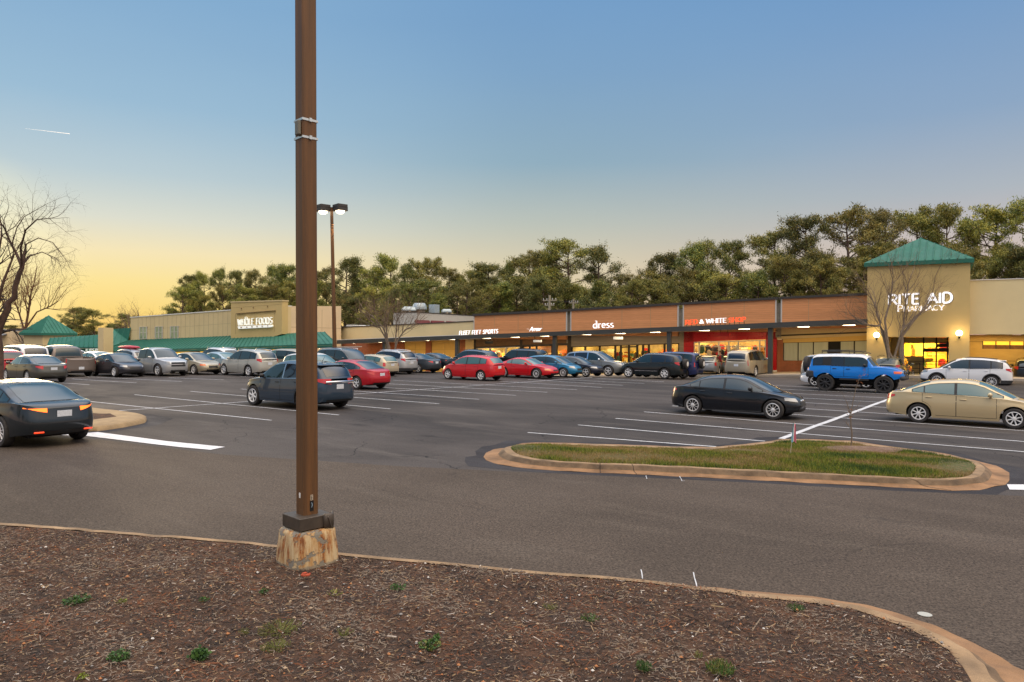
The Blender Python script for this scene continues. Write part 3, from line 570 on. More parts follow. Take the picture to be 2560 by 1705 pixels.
STY = dict(
 sedan=dict(L=4.6, W=1.8, H=1.45, wb=2.68, fo=.93, R=.325, sh=[(-2.3, .86), (-2.2, .95), (-1.7, 1.0), (-.8, .965), (.3, .93), (1.1, .90), (1.6, .83), (2.1, .72), (2.3, .60)],
   pr=[(-1.86, .985), (-1.5, 1.15), (-1.1, 1.335), (-.75, 1.41), (-.1, 1.45), (.3, 1.43), (.62, 1.34), (1.0, 1.13), (1.42, .90)],
   fi=[(.15, .16), (.32, .02), (.48, 0), (.62, .05), (.75, .16), (.9, .3)], ri=[(.15, .18), (.35, .03), (.55, 0), (.75, .05), (.97, .10)],
   win=[(-1.42, -1.10), (-1.06, -.22), (-.14, 1.10)], doors=[(-1.12, -.17), (-.15, .93)], tum=.36, hood=.05, deck=.03, rw=(-1.80, -.92), ws=(.42, 1.36),
   head=(.50, .60, .60, .72), tail=(.55, .30, .72, .90), grille=(.36, .46, .66), nf=3.4, nr=4.5),
 coupe=dict(L=4.6, W=1.82, H=1.36, wb=2.6, fo=.95, R=.33, sh=[(-2.3, .84), (-2.2, .93), (-1.6, .97), (-.6, .92), (.4, .88), (1.1, .84), (1.7, .76), (2.15, .66), (2.3, .56)],
   pr=[(-1.75, .95), (-1.3, 1.12), (-.95, 1.26), (-.6, 1.335), (-.15, 1.36), (.15, 1.33), (.5, 1.2), (.85, 1.02), (1.15, .85)],
   fi=[(.15, .14), (.32, .02), (.48, 0), (.58, .06), (.7, .18), (.9, .3)], ri=[(.15, .16), (.35, .03), (.55, 0), (.75, .04), (.95, .10)],
   win=[(-1.05, -.72), (-.66, .86)], doors=[(-.62, .72)], tum=.40, hood=.05, deck=.03, rw=(-1.68, -.75), ws=(.28, 1.08),
   head=(.50, .55, .54, .64), tail=(.45, .22, .70, .84), grille=(.3, .50, .60), nf=3.0, nr=4.0),
 hatch=dict(L=4.3, W=1.74, H=1.53, wb=2.6, fo=.86, R=.315, sh=[(-2.15, .86), (-2.1, .98), (-1.6, 1.02), (-.6, .98), (.4, .95), (1.0, .93), (1.5, .85), (1.95, .74), (2.15, .62)],
   pr=[(-2.06, 1.0), (-1.92, 1.2), (-1.72, 1.39), (-1.45, 1.46), (-.8, 1.52), (-.1, 1.53), (.3, 1.48), (.65, 1.34), (1.0, 1.14), (1.38, .93)],
   fi=[(.15, .15), (.32, .02), (.48, 0), (.62, .05), (.75, .15), (.9, .3)], ri=[(.15, .12), (.35, .02), (.55, 0), (.8, .03), (1.0, .07)],
   win=[(-1.60, -1.18), (-1.12, -.20), (-.12, 1.1)], doors=[(-1.10, -.15), (-.13, .92)], tum=.30, hood=.06, deck=.02, rw=(-2.03, -1.66), ws=(.42, 1.32),
   head=(.50, .58, .62, .78), tail=(.70, .20, .72, .98), grille=(.34, .50, .62), nf=3.2, nr=5.5),
 suv=dict(L=4.6, W=1.83, H=1.70, wb=2.66, fo=.90, R=.355, sh=[(-2.3, .95), (-2.24, 1.06), (-1.6, 1.10), (-.6, 1.06), (.4, 1.03), (1.05, 1.02), (1.6, .96), (2.1, .86), (2.3, .72)],
   pr=[(-2.2, 1.1), (-2.08, 1.32), (-1.92, 1.54), (-1.6, 1.62), (-.9, 1.69), (-.1, 1.70), (.3, 1.65), (.62, 1.5), (.95, 1.28), (1.3, 1.02)],
   fi=[(.2, .14), (.4, .02), (.58, 0), (.75, .04), (.9, .14), (1.0, .3)], ri=[(.2, .10), (.42, .0), (.6, 0), (.9, .03), (1.1, .07)],
   win=[(-1.80, -1.30), (-1.24, -.28), (-.20, 1.06)], doors=[(-1.22, -.23), (-.21, .90)], tum=.26, hood=.06, deck=.02, rw=(-2.18, -1.86), ws=(.40, 1.24),
   head=(.50, .55, .74, .90), tail=(.66, .30, .90, 1.12), grille=(.36, .60, .78), nf=3.6, nr=5.5),
 big=dict(L=5.1, W=2.0, H=1.88, wb=2.95, fo=.98, R=.39, sh=[(-2.55, 1.0), (-2.5, 1.12), (-1.8, 1.16), (-.6, 1.14), (.6, 1.12), (1.25, 1.12), (1.9, 1.07), (2.4, .97), (2.55, .80)],
   pr=[(-2.47, 1.16), (-2.40, 1.45), (-2.30, 1.72), (-2.05, 1.82), (-1.2, 1.87), (-.2, 1.88), (.3, 1.84), (.62, 1.68), (.95, 1.4), (1.25, 1.12)],
   fi=[(.2, .12), (.4, .02), (.6, 0), (.85, .02), (1.0, .07), (1.1, .15)], ri=[(.2, .08), (.42, 0), (.6, 0), (.9, .02), (1.16, .05)],
   win=[(-2.18, -1.36), (-1.28, -.34), (-.26, .98)], doors=[(-1.26, -.29), (-.27, .95)], tum=.20, hood=.05, deck=.02, rw=(-2.455, -2.27), ws=(.36, 1.19),
   head=(.62, .35, .78, .96), tail=(.80, .12, .80, 1.16), grille=(.55, .68, .92), nf=5, nr=7),
 boxy=dict(L=4.4, W=1.86, H=1.82, wb=2.65, fo=.80, R=.37, sh=[(-2.2, 1.02), (-2.16, 1.12), (-1.5, 1.15), (-.6, 1.14), (.5, 1.13), (1.0, 1.13), (1.6, 1.08), (2.05, .98), (2.2, .82)],
   pr=[(-2.12, 1.15), (-2.08, 1.45), (-2.02, 1.68), (-1.85, 1.77), (-1.2, 1.81), (0, 1.82), (.3, 1.78), (.52, 1.62), (.75, 1.38), (.98, 1.13)],
   fi=[(.2, .10), (.4, .02), (.6, 0), (.85, .02), (1.0, .06), (1.1, .14)], ri=[(.2, .06), (.42, 0), (.6, 0), (.9, .02), (1.16, .04)],
   win=[(-1.88, -1.34), (-1.27, -.40), (-.32, .76)], doors=[(-1.25, -.35), (-.33, .75)], tum=.17, hood=.05, deck=.02, rw=(-2.11, -2.0), ws=(.34, .94),
   head=(.58, .30, .80, .98), tail=(.80, .12, .80, 1.10), grille=(.5, .70, .92), nf=5, nr=7),
 van=dict(L=5.1, W=1.96, H=1.78, wb=3.03, fo=.98, R=.34, sh=[(-2.55, .98), (-2.5, 1.08), (-1.8, 1.12), (-.6, 1.09), (.6, 1.06), (1.3, 1.04), (1.9, .97), (2.4, .84), (2.55, .70)],
   pr=[(-2.47, 1.12), (-2.38, 1.42), (-2.26, 1.64), (-2.0, 1.73), (-1.0, 1.78), (0, 1.78), (.5, 1.72), (.95, 1.5), (1.4, 1.24), (1.75, 1.04)],
   fi=[(.2, .14), (.4, .02), (.58, 0), (.75, .05), (.9, .15), (1.0, .3)], ri=[(.2, .10), (.42, 0), (.6, 0), (.9, .02), (1.1, .05)],
   win=[(-2.15, -1.3), (-1.22, -.2), (-.12, 1.35)], doors=[(-1.2, -.16), (-.14, 1.1)], tum=.22, hood=.06, deck=.02, rw=(-2.45, -2.24), ws=(.62, 1.66),
   head=(.50, .50, .70, .86), tail=(.80, .12, .84, 1.2), grille=(.4, .52, .70), nf=3.6, nr=6),
 truck=dict(L=5.5, W=1.95, H=1.86, wb=3.35, fo=.98, R=.395, sh=[(-2.75, 1.02), (-2.7, 1.14), (-.95, 1.16), (-.6, 1.13), (.7, 1.12), (1.4, 1.12), (2.0, 1.07), (2.6, .96), (2.75, .80)],
   pr=[(-.95, 1.13), (-.91, 1.45), (-.80, 1.74), (-.5, 1.82), (.1, 1.86), (.65, 1.82), (.95, 1.66), (1.25, 1.4), (1.55, 1.12)],
   fi=[(.2, .12), (.4, .02), (.6, 0), (.85, .02), (1.0, .07), (1.1, .15)], ri=[(.2, .03), (.42, 0), (.6, .02), (.9, .04), (1.16, .05)],
   win=[(-.72, .12), (.20, 1.28)], doors=[(-.78, .15), (.17, 1.22)], tum=.22, hood=.05, deck=.0, rw=(-.945, -.78), ws=(.72, 1.49),
   head=(.60, .40, .76, .96), tail=(.86, .06, .78, 1.08), grille=(.5, .64, .92), nf=4.5, nr=9, bed=(-2.66, -1.02)),
 offroad=dict(L=4.55, W=1.90, H=1.92, wb=2.69, fo=.86, R=.43, sh=[(-2.15, 1.10), (-2.1, 1.26), (-1.4, 1.30), (-.6, 1.28), (.6, 1.26), (1.05, 1.27), (1.6, 1.25), (2.08, 1.17), (2.2, 1.02)],
   pr=[(-2.06, 1.30), (-2.01, 1.55), (-1.93, 1.80), (-1.75, 1.88), (-.8, 1.92), (.38, 1.91), (.58, 1.86), (.71, 1.66), (.84, 1.45), (.96, 1.27)],
   fi=[(.5, .10), (.7, .02), (.9, 0), (1.05, .02), (1.15, .08), (1.3, .14)], ri=[(.5, .06), (.7, 0), (.9, 0), (1.1, .03), (1.3, .05)],
   win=[(-1.88, -1.42), (-1.00, -.42), (-.38, .66)], doors=[(-1.02, -.40), (-.38, .72)], tum=.14, hood=.05, deck=.02, rw=(-2.03, -1.84), ws=(.60, .93),
   head=(.55, .0, .98, 1.10), tail=(.86, .10, 1.06, 1.18), grille=(.5, .94, 1.08), nf=4.5, nr=7, rock=.66, fs=.95))
def wheel(par, x, y, R, wdt, style, side, rimmat=None):
    t = MB(); r = R; w = wdt/2
    t.lathe([(r*.66, -w*.8), (r*.80, -w), (r*.95, -w*.92), (r, -w*.6), (r, w*.6), (r*.95, w*.92), (r*.80, w), (r*.67, w*.85)], 28, (0, 0, 0), 'y')
    W_ = thing_part('wheel', par, (x, y, R))
    tm = t.build('tyre', M_tyre, W_, smooth=50)
    k = MB(); s = side; f = s*w
    rm = rimmat or M_alloy; ns, sw = style
    ro = r*.70
    k.lathe([(ro, s*w*.86), (ro*.91, f*.94), (ro*.86, f*.80), (ro*.86, f*.3)], 28, (0, 0, 0), 'y')
    k.lathe([(ro*.30, f*.68), (ro*.22, f*.82), (ro*.10, f*.86), (.001, f*.87)], 14, (0, 0, 0), 'y')
    for i in range(ns):
        a = 2*pi*i/ns+.3; ca, sa = cos(a), sin(a)
        P = []
        for rr, hw_, yy in ((ro*.16, sw*.9, f*.82), (ro*.55, sw*.75, f*.80), (ro*.93, sw*1.15, f*.84)):
            for q, dy in ((-1, -.012*s), (-.6, 0), (.6, 0), (1, -.012*s)):
                P.append((ca*rr-sa*hw_*ro*q, yy+dy, sa*rr+ca*hw_*ro*q))
        k.add(P, [(i_+j, i_+j+1, i_+j+5, i_+j+4) for i_ in (0, 4) for j in range(3)])
    k.build('rim', rm, W_, smooth=40)
    d = MB(); d.lathe([(ro*.9, f*.30), (.001, f*.30)], 20, (0, 0, 0), 'y'); d.lathe([(ro*.9, -s*w*.5), (.001, -s*w*.5)], 16, (0, 0, 0), 'y')
    d.build('brake_disc', M_under, W_, smooth=40)
    return W_
def thing_part(name, par, loc):
    o = bpy.data.objects.new(name, None); COL.objects.link(o); o.parent = par; o.location = loc; o.empty_display_size = .1; return o
def car(name, label, cat, sty, body, pos, rz, group=None, dims=None, wheel_style=(5, .16), rim=None, glass=None, rear_glass=None, roofmat=None,
        clad=False, rails=False, spare=None, plate=True, mirror=None, handles=None, chrome_dlo=False, trimrub=None, tailmat=None, headmat=None, lite=False, belt=None, amber=False, ant=False, spoil=False, sc=1.0, sidevis=(1, -1), ov=None):
    p = dict(STY[sty]); p.update(ov or {}); D = dict(L=p['L'], W=p['W'], H=p['H'], wb=p['wb'], R=p['R'], fo=p['fo']); D.update(dims or {})
    kx = D['L']/p['L']; kz = D['H']/p['H']; hw = D['W']/2; a = D['L']/2; R = D['R']; wb = D['wb']; xf = a-D['fo']*kx; xr = xf-wb; Ra = R*1.13+.02
    rock = p.get('rock', .20)*kz+(.03 if R > .34 else 0)
    sc_ = lambda L_: [(x*kx, z*kz) for x, z in L_]
    sh = smooth_prof(sc_(p['sh']), 60, 2); pr = smooth_prof(sc_(p['pr']), 46, 2)
    fi = [(z*kz, d) for z, d in p['fi']]; ri = [(z*kz, d) for z, d in p['ri']]
    nf, nr = p['nf'], p['nr']; tum = p['tum']
    gl = glass or M_glass; rg = rear_glass or gl
    root = thing(name, label, cat, pos, rz, group); root.scale = (sc, sc, sc)
    def bulge(z, zt):
        t = (z-rock)/(zt-rock+1e-6); return .955+.045*sin(min(max((t+.12), 0), 1)*pi*.92)-.02*max(0, t-.75)/.25
    def O(ph):
        if ph < pi/2: n = nf; return a*max(cos(ph), 0)**(2/n), hw*sin(ph)**(2/n)
        n = nr; return -a*abs(cos(ph))**(2/n), hw*max(sin(ph), 0)**(2/n)
    def phi_y(yf, front): n = nf if front else nr; q = math.asin(min(1, yf)**(n/2)); return q if front else pi-q
    def phi_x(x): n = nf if x > 0 else nr; q = math.acos(min(1, abs(x)/a)**(n/2)); return q if x > 0 else pi-q
    def SF(ph, z):
        x0, y0 = O(ph); zt = interp(sh, x0)
        y = y0*bulge(z, zt)
        if x0 > xf: w = ((x0-xf)/(a-xf))**1.6; x = x0-interp(fi, z)*w
        elif x0 < xr: w = ((xr-x0)/(a+xr))**1.6; x = x0+interp(ri, z)*w
        else: x = x0
        return Vector((x, y, z))
    # sample list round the half outline
    phs = [phi_y(q, True) for q in (0, .15, .3, .45, .6, .72, .82)]
    xs = [a*q for q in (.985, .965, .94, .91, .88)]
    arch = []
    for xc in (xf, xr):
        arch += [(xc+Ra*cos(t), xc) for t in np.linspace(0, pi, 13)]
    e = .0015
    side = sorted(set([round(x, 4) for x in xs+[-x for x in xs]+list(np.arange(xr+Ra+.12, xf-Ra-.05, .16))+[xf+Ra+e, xf-Ra-e, xr+Ra+e, xr-Ra-e]]+[round(x, 4) for x, _ in arch]), reverse=True)
    side = [x for x in side if abs(x) < a*.99]
    phs += [phi_x(x) for x in side]+[phi_y(q, False) for q in (.9, .75, .6, .4, .2, 0)]
    phs = sorted(set(phs))
    def zbot(x):
        for xc in (xf, xr):
            if abs(x-xc) <= Ra+1e-4: return max(rock, R+sqrt(max(0, Ra*Ra-(x-xc)**2)))
        if x > xf+Ra or x < xr-Ra: return rock+.02+.06*min(1, (abs(x)-(xf+Ra if x > 0 else -(xr-Ra)))/.4)
        return rock
    NV = 8; rows = [[] for _ in range(NV+1)]; flange = []; 
    for ph in phs:
        x0, y0 = O(ph); zb = zbot(x0); zt = interp(sh, x0)
        for k in range(NV+1):
            t = k/NV; rows[k].append(tuple(SF(ph, zb+(zt-zb)*t)))
        q = rows[0][-1]; flange.append((q[0], max(q[1]-.30, 0), q[2]))
    b = MB(); b.grid(rows[::1], 0, flip=True)
    # bonnet, boot and floor of the load bed
    top = rows[-1]; caps = [top]
    bedr = p.get('bed')
    for f, cf in ((.97, .25), (.90, .55), (.75, .8), (.5, .95), (.25, 1), (0, 1)):
        r = []
        for (x, y, z) in top:
            c = (p['hood'] if x > 0 else p['deck'])*cf*min(1, y/(.5*hw)+.0)
            zz = z+c
            if bedr and bedr[0]*kx < x < bedr[1]*kx and f < .95: zz = z-.5
            r.append((x, y*f, zz))
        caps.append(r)
    b.grid(caps, 0, flip=True)
    if trimrub is None: pass
    b.mirror_y(); bo = b.build('body', body, root, smooth=38)
    fb = MB(); fb.grid([flange, rows[0]], 0, flip=True); fb.mirror_y()
    for x0_, x1_ in ((xr+Ra+.02, xf-Ra-.02), (xf+Ra, a-.42), (-a+.34, xr-Ra)):
        if x1_-x0_ > .05: fb.box(((x0_+x1_)/2, 0, (rock+.06+.62)/2+.02), (x1_-x0_, 2*(hw-.32), .5))
    fb.box(((xf+xr)/2, 0, .62*kz), (wb+2*Ra, 2*(hw-.34), .22)); fb.box(((xf+xr)/2, 0, R*.95), (wb, .9, .10))
    fb.build('underbody', M_under, root)
    # ---- cabin
    slopef = max(q[0] for q in pr if q[1] > D['H']-.06); sloper = min(q[0] for q in pr if q[1] > D['H']-.09)
    x_b, x_f = pr[0][0], pr[-1][0]
    def yb(x): return SF(phi_x(max(-a*.97, min(a*.97, x))), interp(sh, x)).y-.035
    def drop(h): return min(.105, .45*h)
    def ctr(x):
        if x > slopef: return .13*min(1, (x-slopef)/(x_f-slopef+1e-6)*1.3)
        if x < sloper: return -.07*min(1, (sloper-x)/(sloper-x_b+1e-6)*1.3)
        return 0
    def ye(x, h): return yb(x)-tum*h*.9-.015
    def sec(i):
        x, zt = pr[i]; zb = interp(sh, x)-.03; h = max(zt-zb, .02); y0 = yb(x); ze = zt-drop(h); yE = ye(x, h); c = ctr(x); P = []
        for t in (0, .25, .5, .75, 1): P.append((x-c*.0, y0+(yE-y0)*t**1.15, zb+(ze-zb)*t))
        for yf in (.975, .93, .84, .68, .45, .2, 0): P.append((x+c*(1-yf*yf), yE*yf, zt-drop(h)*yf**4.5))
        return P
    c = MB(); R_ = [sec(i) for i in range(len(pr))]; c.grid(R_)
    c.mirror_y(); cab = c.build('cabin', body, root, smooth=32)
    if sum(f.normal.z for f in cab.data.polygons) < 0: cab.data.flip_normals()
    if roofmat:
        r = MB(); ii = [i for i in range(len(pr)) if pr[i][1] > D['H']-.20]
        r.grid([[(q[0], q[1]*1.004, q[2]+.006) for q in [tuple(R_[i][3][k]*.35+R_[i][4][k]*.65+(.010 if k == 1 else 0) for k in range(3))]+R_[i][4:]] for i in ii]); r.mirror_y(); ro = r.build('roof', roofmat, root, smooth=40)
        if sum(f.normal.z for f in ro.data.polygons) < 0: ro.data.flip_normals()
    def top_patch(nm, xa, xb, m, yl=.90, off=.007, zl=None):
        idx = [i for i in range(len(pr)) if xa <= pr[i][0] <= xb]
        g = MB(); g2 = []
        for i in idx:
            x, zt = pr[i]; zb = interp(sh, x)-.03; h = max(zt-zb, .02); yE = ye(x, h); cc = ctr(x)
            j0, j1 = max(i-1, 0), min(i+1, len(pr)-1); tx, tz = pr[j1][0]-pr[j0][0], pr[j1][1]-pr[j0][1]; l = math.hypot(tx, tz)+1e-6; nx, nz = -tz/l, tx/l
            g2.append([(x+cc*(1-yf*yf)+nx*off, yE*yf, zt-drop(h)*abs(yf)**4.5+nz*off) for yf in (-yl, -yl*.8, -yl*.5, 0, yl*.5, yl*.8, yl)])
        if len(g2) > 1: g.grid(g2); o = g.build(nm, m, root, smooth=60); return o
    top_patch('windscreen', p['ws'][0]*kx, p['ws'][1]*kx, gl)
    top_patch('rear_window', p['rw'][0]*kx, p['rw'][1]*kx, rg, .84)
    def sidey(x, z):
        zt = interp(pr, x); zb = interp(sh, x)-.03; h = max(zt-zb, .02); ze = zt-drop(h); t = min(max((z-zb)/(ze-zb+1e-6), 0), 1); return yb(x)+(ye(x, h)-yb(x))*t**1.15
    def winpoly(xa, xb, gx=.0, gz=.0):
        lo_, hi_ = [], []
        for x in np.linspace(xa-gx, xb+gx, 11):
            zb = interp(sh, x)+.025-gz; zt = interp(pr, x); h = zt-zb; zt2 = zt-drop(max(h, .02))-.018+gz
            if zt2-zb > .012: lo_.append((x, zb)); hi_.append((x, zt2))
        return lo_, hi_
    def sidewin(nm, xa, xb, m, par, off, sgn, gx=0, gz=0):
        lo_, hi_ = winpoly(xa, xb, gx, gz)
        if len(lo_) < 2: return None
        g = MB(); rws = []
        for t in (0, .35, .7, 1): rws.append([(x0+(x1-x0)*t, sgn*(sidey(x0, z0+(z1-z0)*t)+off), z0+(z1-z0)*t) for (x0, z0), (x1, z1) in zip(lo_, hi_)])
        g.grid(rws, 0, flip=(sgn > 0)); return g.build(nm, m, par, smooth=180)
    def body_patch(g, sgn, ph0, ph1, z0, z1, off, nx=8, nz=3, mi=0):
        rws = []
        for k in range(nz+1):
            r = []
            for j in range(nx+1):
                ph = ph0+(ph1-ph0)*j/nx; q0 = z0(ph) if callable(z0) else z0; q1 = z1(ph) if callable(z1) else z1
                z = q0+(q1-q0)*k/nz; P_ = SF(ph, z); e1 = SF(ph+.004, z)-P_; e2 = SF(ph, z+.01)-P_; n_ = e1.cross(e2)
                if n_.length > 0: n_.normalize()
                if n_.y < 0 or (abs(n_.y) < .02 and n_.x*P_.x < 0): n_ = -n_
                if n_.dot(Vector((P_.x, P_.y*2, 0))) < 0: n_ = -n_
                q = P_+n_*off; r.append((q.x, sgn*q.y, q.z))
            rws.append(r)
        g.grid(rws, mi, flip=(sgn > 0))
    # ---- doors with their windows, handles and mirrors
    xs_mid = []
    for sgn in (1, -1):
        vis = sgn in sidevis
        for di, (xa, xb) in enumerate(p['doors']):
            xa *= kx; xb *= kx; g = MB(); nx = 12
            for (off, ex, mi) in ((.0022, .012, 1), (.0048, 0, 0)):
                rws = []
                for k in range(7):
                    r = []
                    for j in range(nx+1):
                        x = (xa-ex)+(xb-xa+2*ex)*j/nx; lowz = rock+.085
                        for xc in (xf, xr):
                            if abs(x-xc) < Ra+.05: lowz = max(lowz, R+sqrt((Ra+.05)**2-(x-xc)**2))
                        z0 = lowz-ex; z1 = interp(sh, x)-.012+ex*.6; z = z0+(z1-z0)*k/6; q = SF(phi_x(x), z); r.append((x, sgn*(q.y+off), z))
                    rws.append(r)
                g.grid(rws, mi, flip=(sgn > 0))
            d = g.build('door', [body, M_seam], root, smooth=35)
            front = di == len(p['doors'])-1
            wins = [w for w in p['win'] if (w[0]+w[1])/2*kx > xa and (w[0]+w[1])/2*kx < xb+.1]
            for w in wins:
                gm = rg if not front else gl
                sidewin('window', w[0]*kx, w[1]*kx, gm, d, .0075, sgn)
            if not lite or vis:
                hx = xa+.16 if (front or len(p['doors']) > 1) else xa+.16
                z_ = interp(sh, hx)-.115; q = SF(phi_x(hx), z_); h = MB(); h.box((hx+.02, sgn*(q.y+.022), z_), (.19, .028, .03), bev=.008); h.build('handle', handles or body, d, smooth=50)
                if front:
                    mx = xb-.16; z_ = interp(sh, mx)+.08; q = SF(phi_x(mx), z_-.1); h = MB()
                    h.box((mx, sgn*(q.y+.10), z_+.02), (.13, .21, .15), bev=.045); h.box((mx+.01, sgn*(q.y-.02), z_-.05), (.06, .12, .04)); h.build('mirror', mirror or body, d, smooth=60)
        sidewin('window_surround', min(w[0] for w in p['win'])*kx, max(w[1] for w in p['win'])*kx, M_chrome if chrome_dlo else M_trim, root, .0035, sgn, .03, .018)
        for w in p['win']:
            cx = (w[0]+w[1])/2
            if not any(d0 < cx < d1+.1/kx for d0, d1 in p['doors']): sidewin('quarter_window', w[0]*kx, w[1]*kx, rg, root, .0075, sgn)
        # lamps
        hy, hx_, hz0, hz1 = p['head']; g = MB(); ph0 = phi_y(hy, True); ph1 = phi_x(a-max(hx_*.72*kx, .10))
        rnd = lambda q, ph0=ph0, ph1=ph1: (q-ph0)/(ph1-ph0)
        body_patch(g, sgn, ph0, ph1, lambda q: (hz0+(hz1-hz0)*(.45*rnd(q)))*kz, lambda q: (hz1+.025*rnd(q)**.7)*kz-.0, .008, 10, 3)
        hl = g.build('headlight', headmat or M_head, root, smooth=60)
        if amber or hx_ == 0:
            g = MB(); body_patch(g, sgn, phi_x(a-.10), phi_x(a-.42), hz0*kz, (hz1-.01)*kz, .012, 6, 2); g.build('indicator', M_amber if hx_ else mat('orange_marker', (.8, .12, .02), .2, coat=1), hl, smooth=60)
        ty, tx_, tz0, tz1 = p['tail']; g = MB(); ph0 = phi_y(ty, False); ph1 = phi_x(-a+max(tx_*kx, .05))
        rn2 = lambda q, ph0=ph0, ph1=ph1: (q-ph0)/(ph1-ph0)
        body_patch(g, sgn, ph0, ph1, lambda q: (tz0+(.12*rn2(q) if tx_ > .2 else 0))*kz, lambda q: min(tz1*kz, interp(sh, -a+.1)+.1), .009, 8, 3); g.build('tail_light', tailmat or M_tail, root, smooth=60)
    # grille, lower intake, plates, bumper cladding
    gw, g0, g1 = p['grille']; g = MB()
    for sgn in (1, -1): body_patch(g, sgn, 0, phi_y(gw, True), g0*kz, g1*kz, .007, 4, 2)
    gr = g.build('grille', M_trim, root, smooth=60); g = MB()
    for sgn in (1, -1): body_patch(g, sgn, 0, phi_y(.5, True), (rock+.06), (rock+.17), .007, 4, 2)
    g.build('air_intake', M_trim, root, smooth=60)
    if sty in ('boxy', 'big', 'truck', 'suv'):
        g = MB()
        for sgn in (1, -1): body_patch(g, sgn, 0, phi_y(gw, True), (g0+g1)/2*kz-.02, (g0+g1)/2*kz+.02, .011, 4, 1)
        g.build('grille_bar', M_chrome, gr, smooth=60)
    if plate:
        z_ = (.74 if sty in ('sedan', 'coupe') else .82 if sty != 'truck' else .52)*kz; q = SF(pi, z_); g = MB(); g.box((q.x-.008, 0, z_), (.012, .31, .16)); g.build('licence_plate', M_plate, root)
    g = MB(); q = SF(pi, rock+.3)
    for sgn in (1, -1): body_patch(g, sgn, phi_y(0, False), phi_y(.62, False), rock+.07, rock+.15, .006, 4, 1)
    g.build('bumper_insert', M_trim, root, smooth=60)
    if clad:
        g = MB()
        for sgn in (1, -1):
            for xa, xb in ((xf-Ra, xr+Ra),): body_patch(g, sgn, phi_x(xa), phi_x(xb), rock-.005, rock+.13, .012, 10, 2)
            body_patch(g, sgn, phi_x(xr-Ra-.01), pi, rock+.02, rock+.22, .012, 10, 2); body_patch(g, sgn, 0, phi_x(xf+Ra+.01), rock+.02, rock+.18, .012, 8, 2)
            for xc in (xf, xr):
                rws = []
                for rr, off in ((Ra+.0, .012), (Ra+.055, .014)):
                    rws.append([(xc+rr*cos(t), sgn*(SF(phi_x(max(-a*.985, min(a*.985, xc+rr*cos(t)))), max(rock, R+rr*sin(t))).y+off), max(rock, R+rr*sin(t))) for t in np.linspace(-.35, pi+.35, 21)])
                g.grid(rws, 0, flip=(sgn < 0))
        g.build('bumper_cladding', M_clad, root, smooth=50)
    if trimrub:
        g = MB()
        for sgn in (1, -1): body_patch(g, sgn, phi_x(xf-Ra-.05), phi_x(xr+Ra+.05), rock+.26, rock+.30, .014, 10, 1)
        g.build('side_moulding', trimrub, root, smooth=60)
    if rails:
        for sgn in (1, -1):
            g = MB(); pts = []
            for x in np.linspace(sloper*.98, slopef*.6, 8):
                zt = interp(pr, x); h = zt-interp(sh, x); pts.append((x, sgn*(ye(x, h)*.93), zt+.015))
            pts = [(pts[0][0], pts[0][1], pts[0][2]-.05)]+pts+[(pts[-1][0]+.03, pts[-1][1], pts[-1][2]-.05)]
            g.tube(pts, .017, 6); g.build('roof_rail', M_trim if rails == 'black' else M_chrome, root, smooth=60)
    if spoil:
        i = [k for k in range(len(pr)) if pr[k][1] > D['H']-.13][0]; x, zt = pr[i]; g = MB(); g.box((x-.10, 0, zt-.03), (.30, 2*ye(x, zt-interp(sh, x))*.92, .035), bev=.012); g.build('spoiler', body, root, smooth=50)
    if ant:
        x = sloper+.25; g = MB(); g.tube([(x, 0, interp(pr, x)), (x-.16, 0, interp(pr, x)+.2)], [.012, .004], 5); g.build('aerial', M_trim, root)
    wt = .225 if R < .36 else .265 if R < .42 else .32
    for xc in (xf, xr):
        for sgn in (1, -1): wheel(root, xc, sgn*(hw-wt/2-.015+(.05 if R > .42 else 0)), R, wt, wheel_style, sgn, rim)
    if spare:
        rs = spare; z_ = (1.0 if R < .42 else 1.32); t = MB(); q = SF(pi, z_-.1); c = (q.x-.15, .0, z_)
        pts = []
        s_ = thing_part('spare_wheel', root, (q.x-.15, .0, z_)); s_.rotation_euler = (0, 0, pi/2)
        t.lathe([(.02, .125), (rs*.55, .13), (rs*.8, .125), (rs*.95, .1), (rs, .05), (rs, -.06), (rs*.93, -.11), (.02, -.11)], 26, (0, 0, 0), 'y')
        t.build('spare_cover', M_tyre, s_, smooth=45)
        k = MB(); k.lathe([(rs*.5, .14), (rs*.2, .15), (.01, .152)], 20, (0, 0, 0), 'y'); k.build('spare_rim', M_trim if R > .42 else M_hub, s_, smooth=45)
    return root
def place(px, py, which, sty, nose, dims=None, off=0.0, heading=None):
    """which: 'f'/'r' = near-side front or rear wheel foot, 'c' = centre of the footprint"""
    p = STY[sty]; L_ = (dims or {}).get('L', p['L']); W_ = (dims or {}).get('W', p['W']); wb = (dims or {}).get('wb', p['wb']); fo = (dims or {}).get('fo', p['fo'])*L_/p['L']
    hd = (D1 if nose > 0 else -D1) if heading is None else np.array([sin(heading), cos(heading)])
    g = G(px, py)[:2]; rz = atan2(hd[1], hd[0])
    if which == 'c': return (g[0], g[1], 0), rz
    xf = L_/2-fo; xr = xf-wb; x = xf if which == 'f' else xr
    side = np.array([-hd[1], hd[0]])
    if np.dot(side, g) < 0: side = -side
    c = g-hd*x+side*(W_/2-.12+off); return (c[0], c[1], 0), rz
BK = paint('black', (.002, .004, .008), .0, .25, .4); NAVY = paint('dark_navy', (.006, .009, .022), .1, .25, .5); SLV = paint('silver', (.44, .45, .46), .55, .34)
GREYD = paint('dark_grey', (.035, .042, .048), .5, .3); GREYW = paint('warm_grey', (.085, .082, .07), .5, .32); RED = paint('red', (.55, .006, .012), .05, .3, .45); RED2 = paint('crimson', (.40, .005, .014), .1, .3, .5)
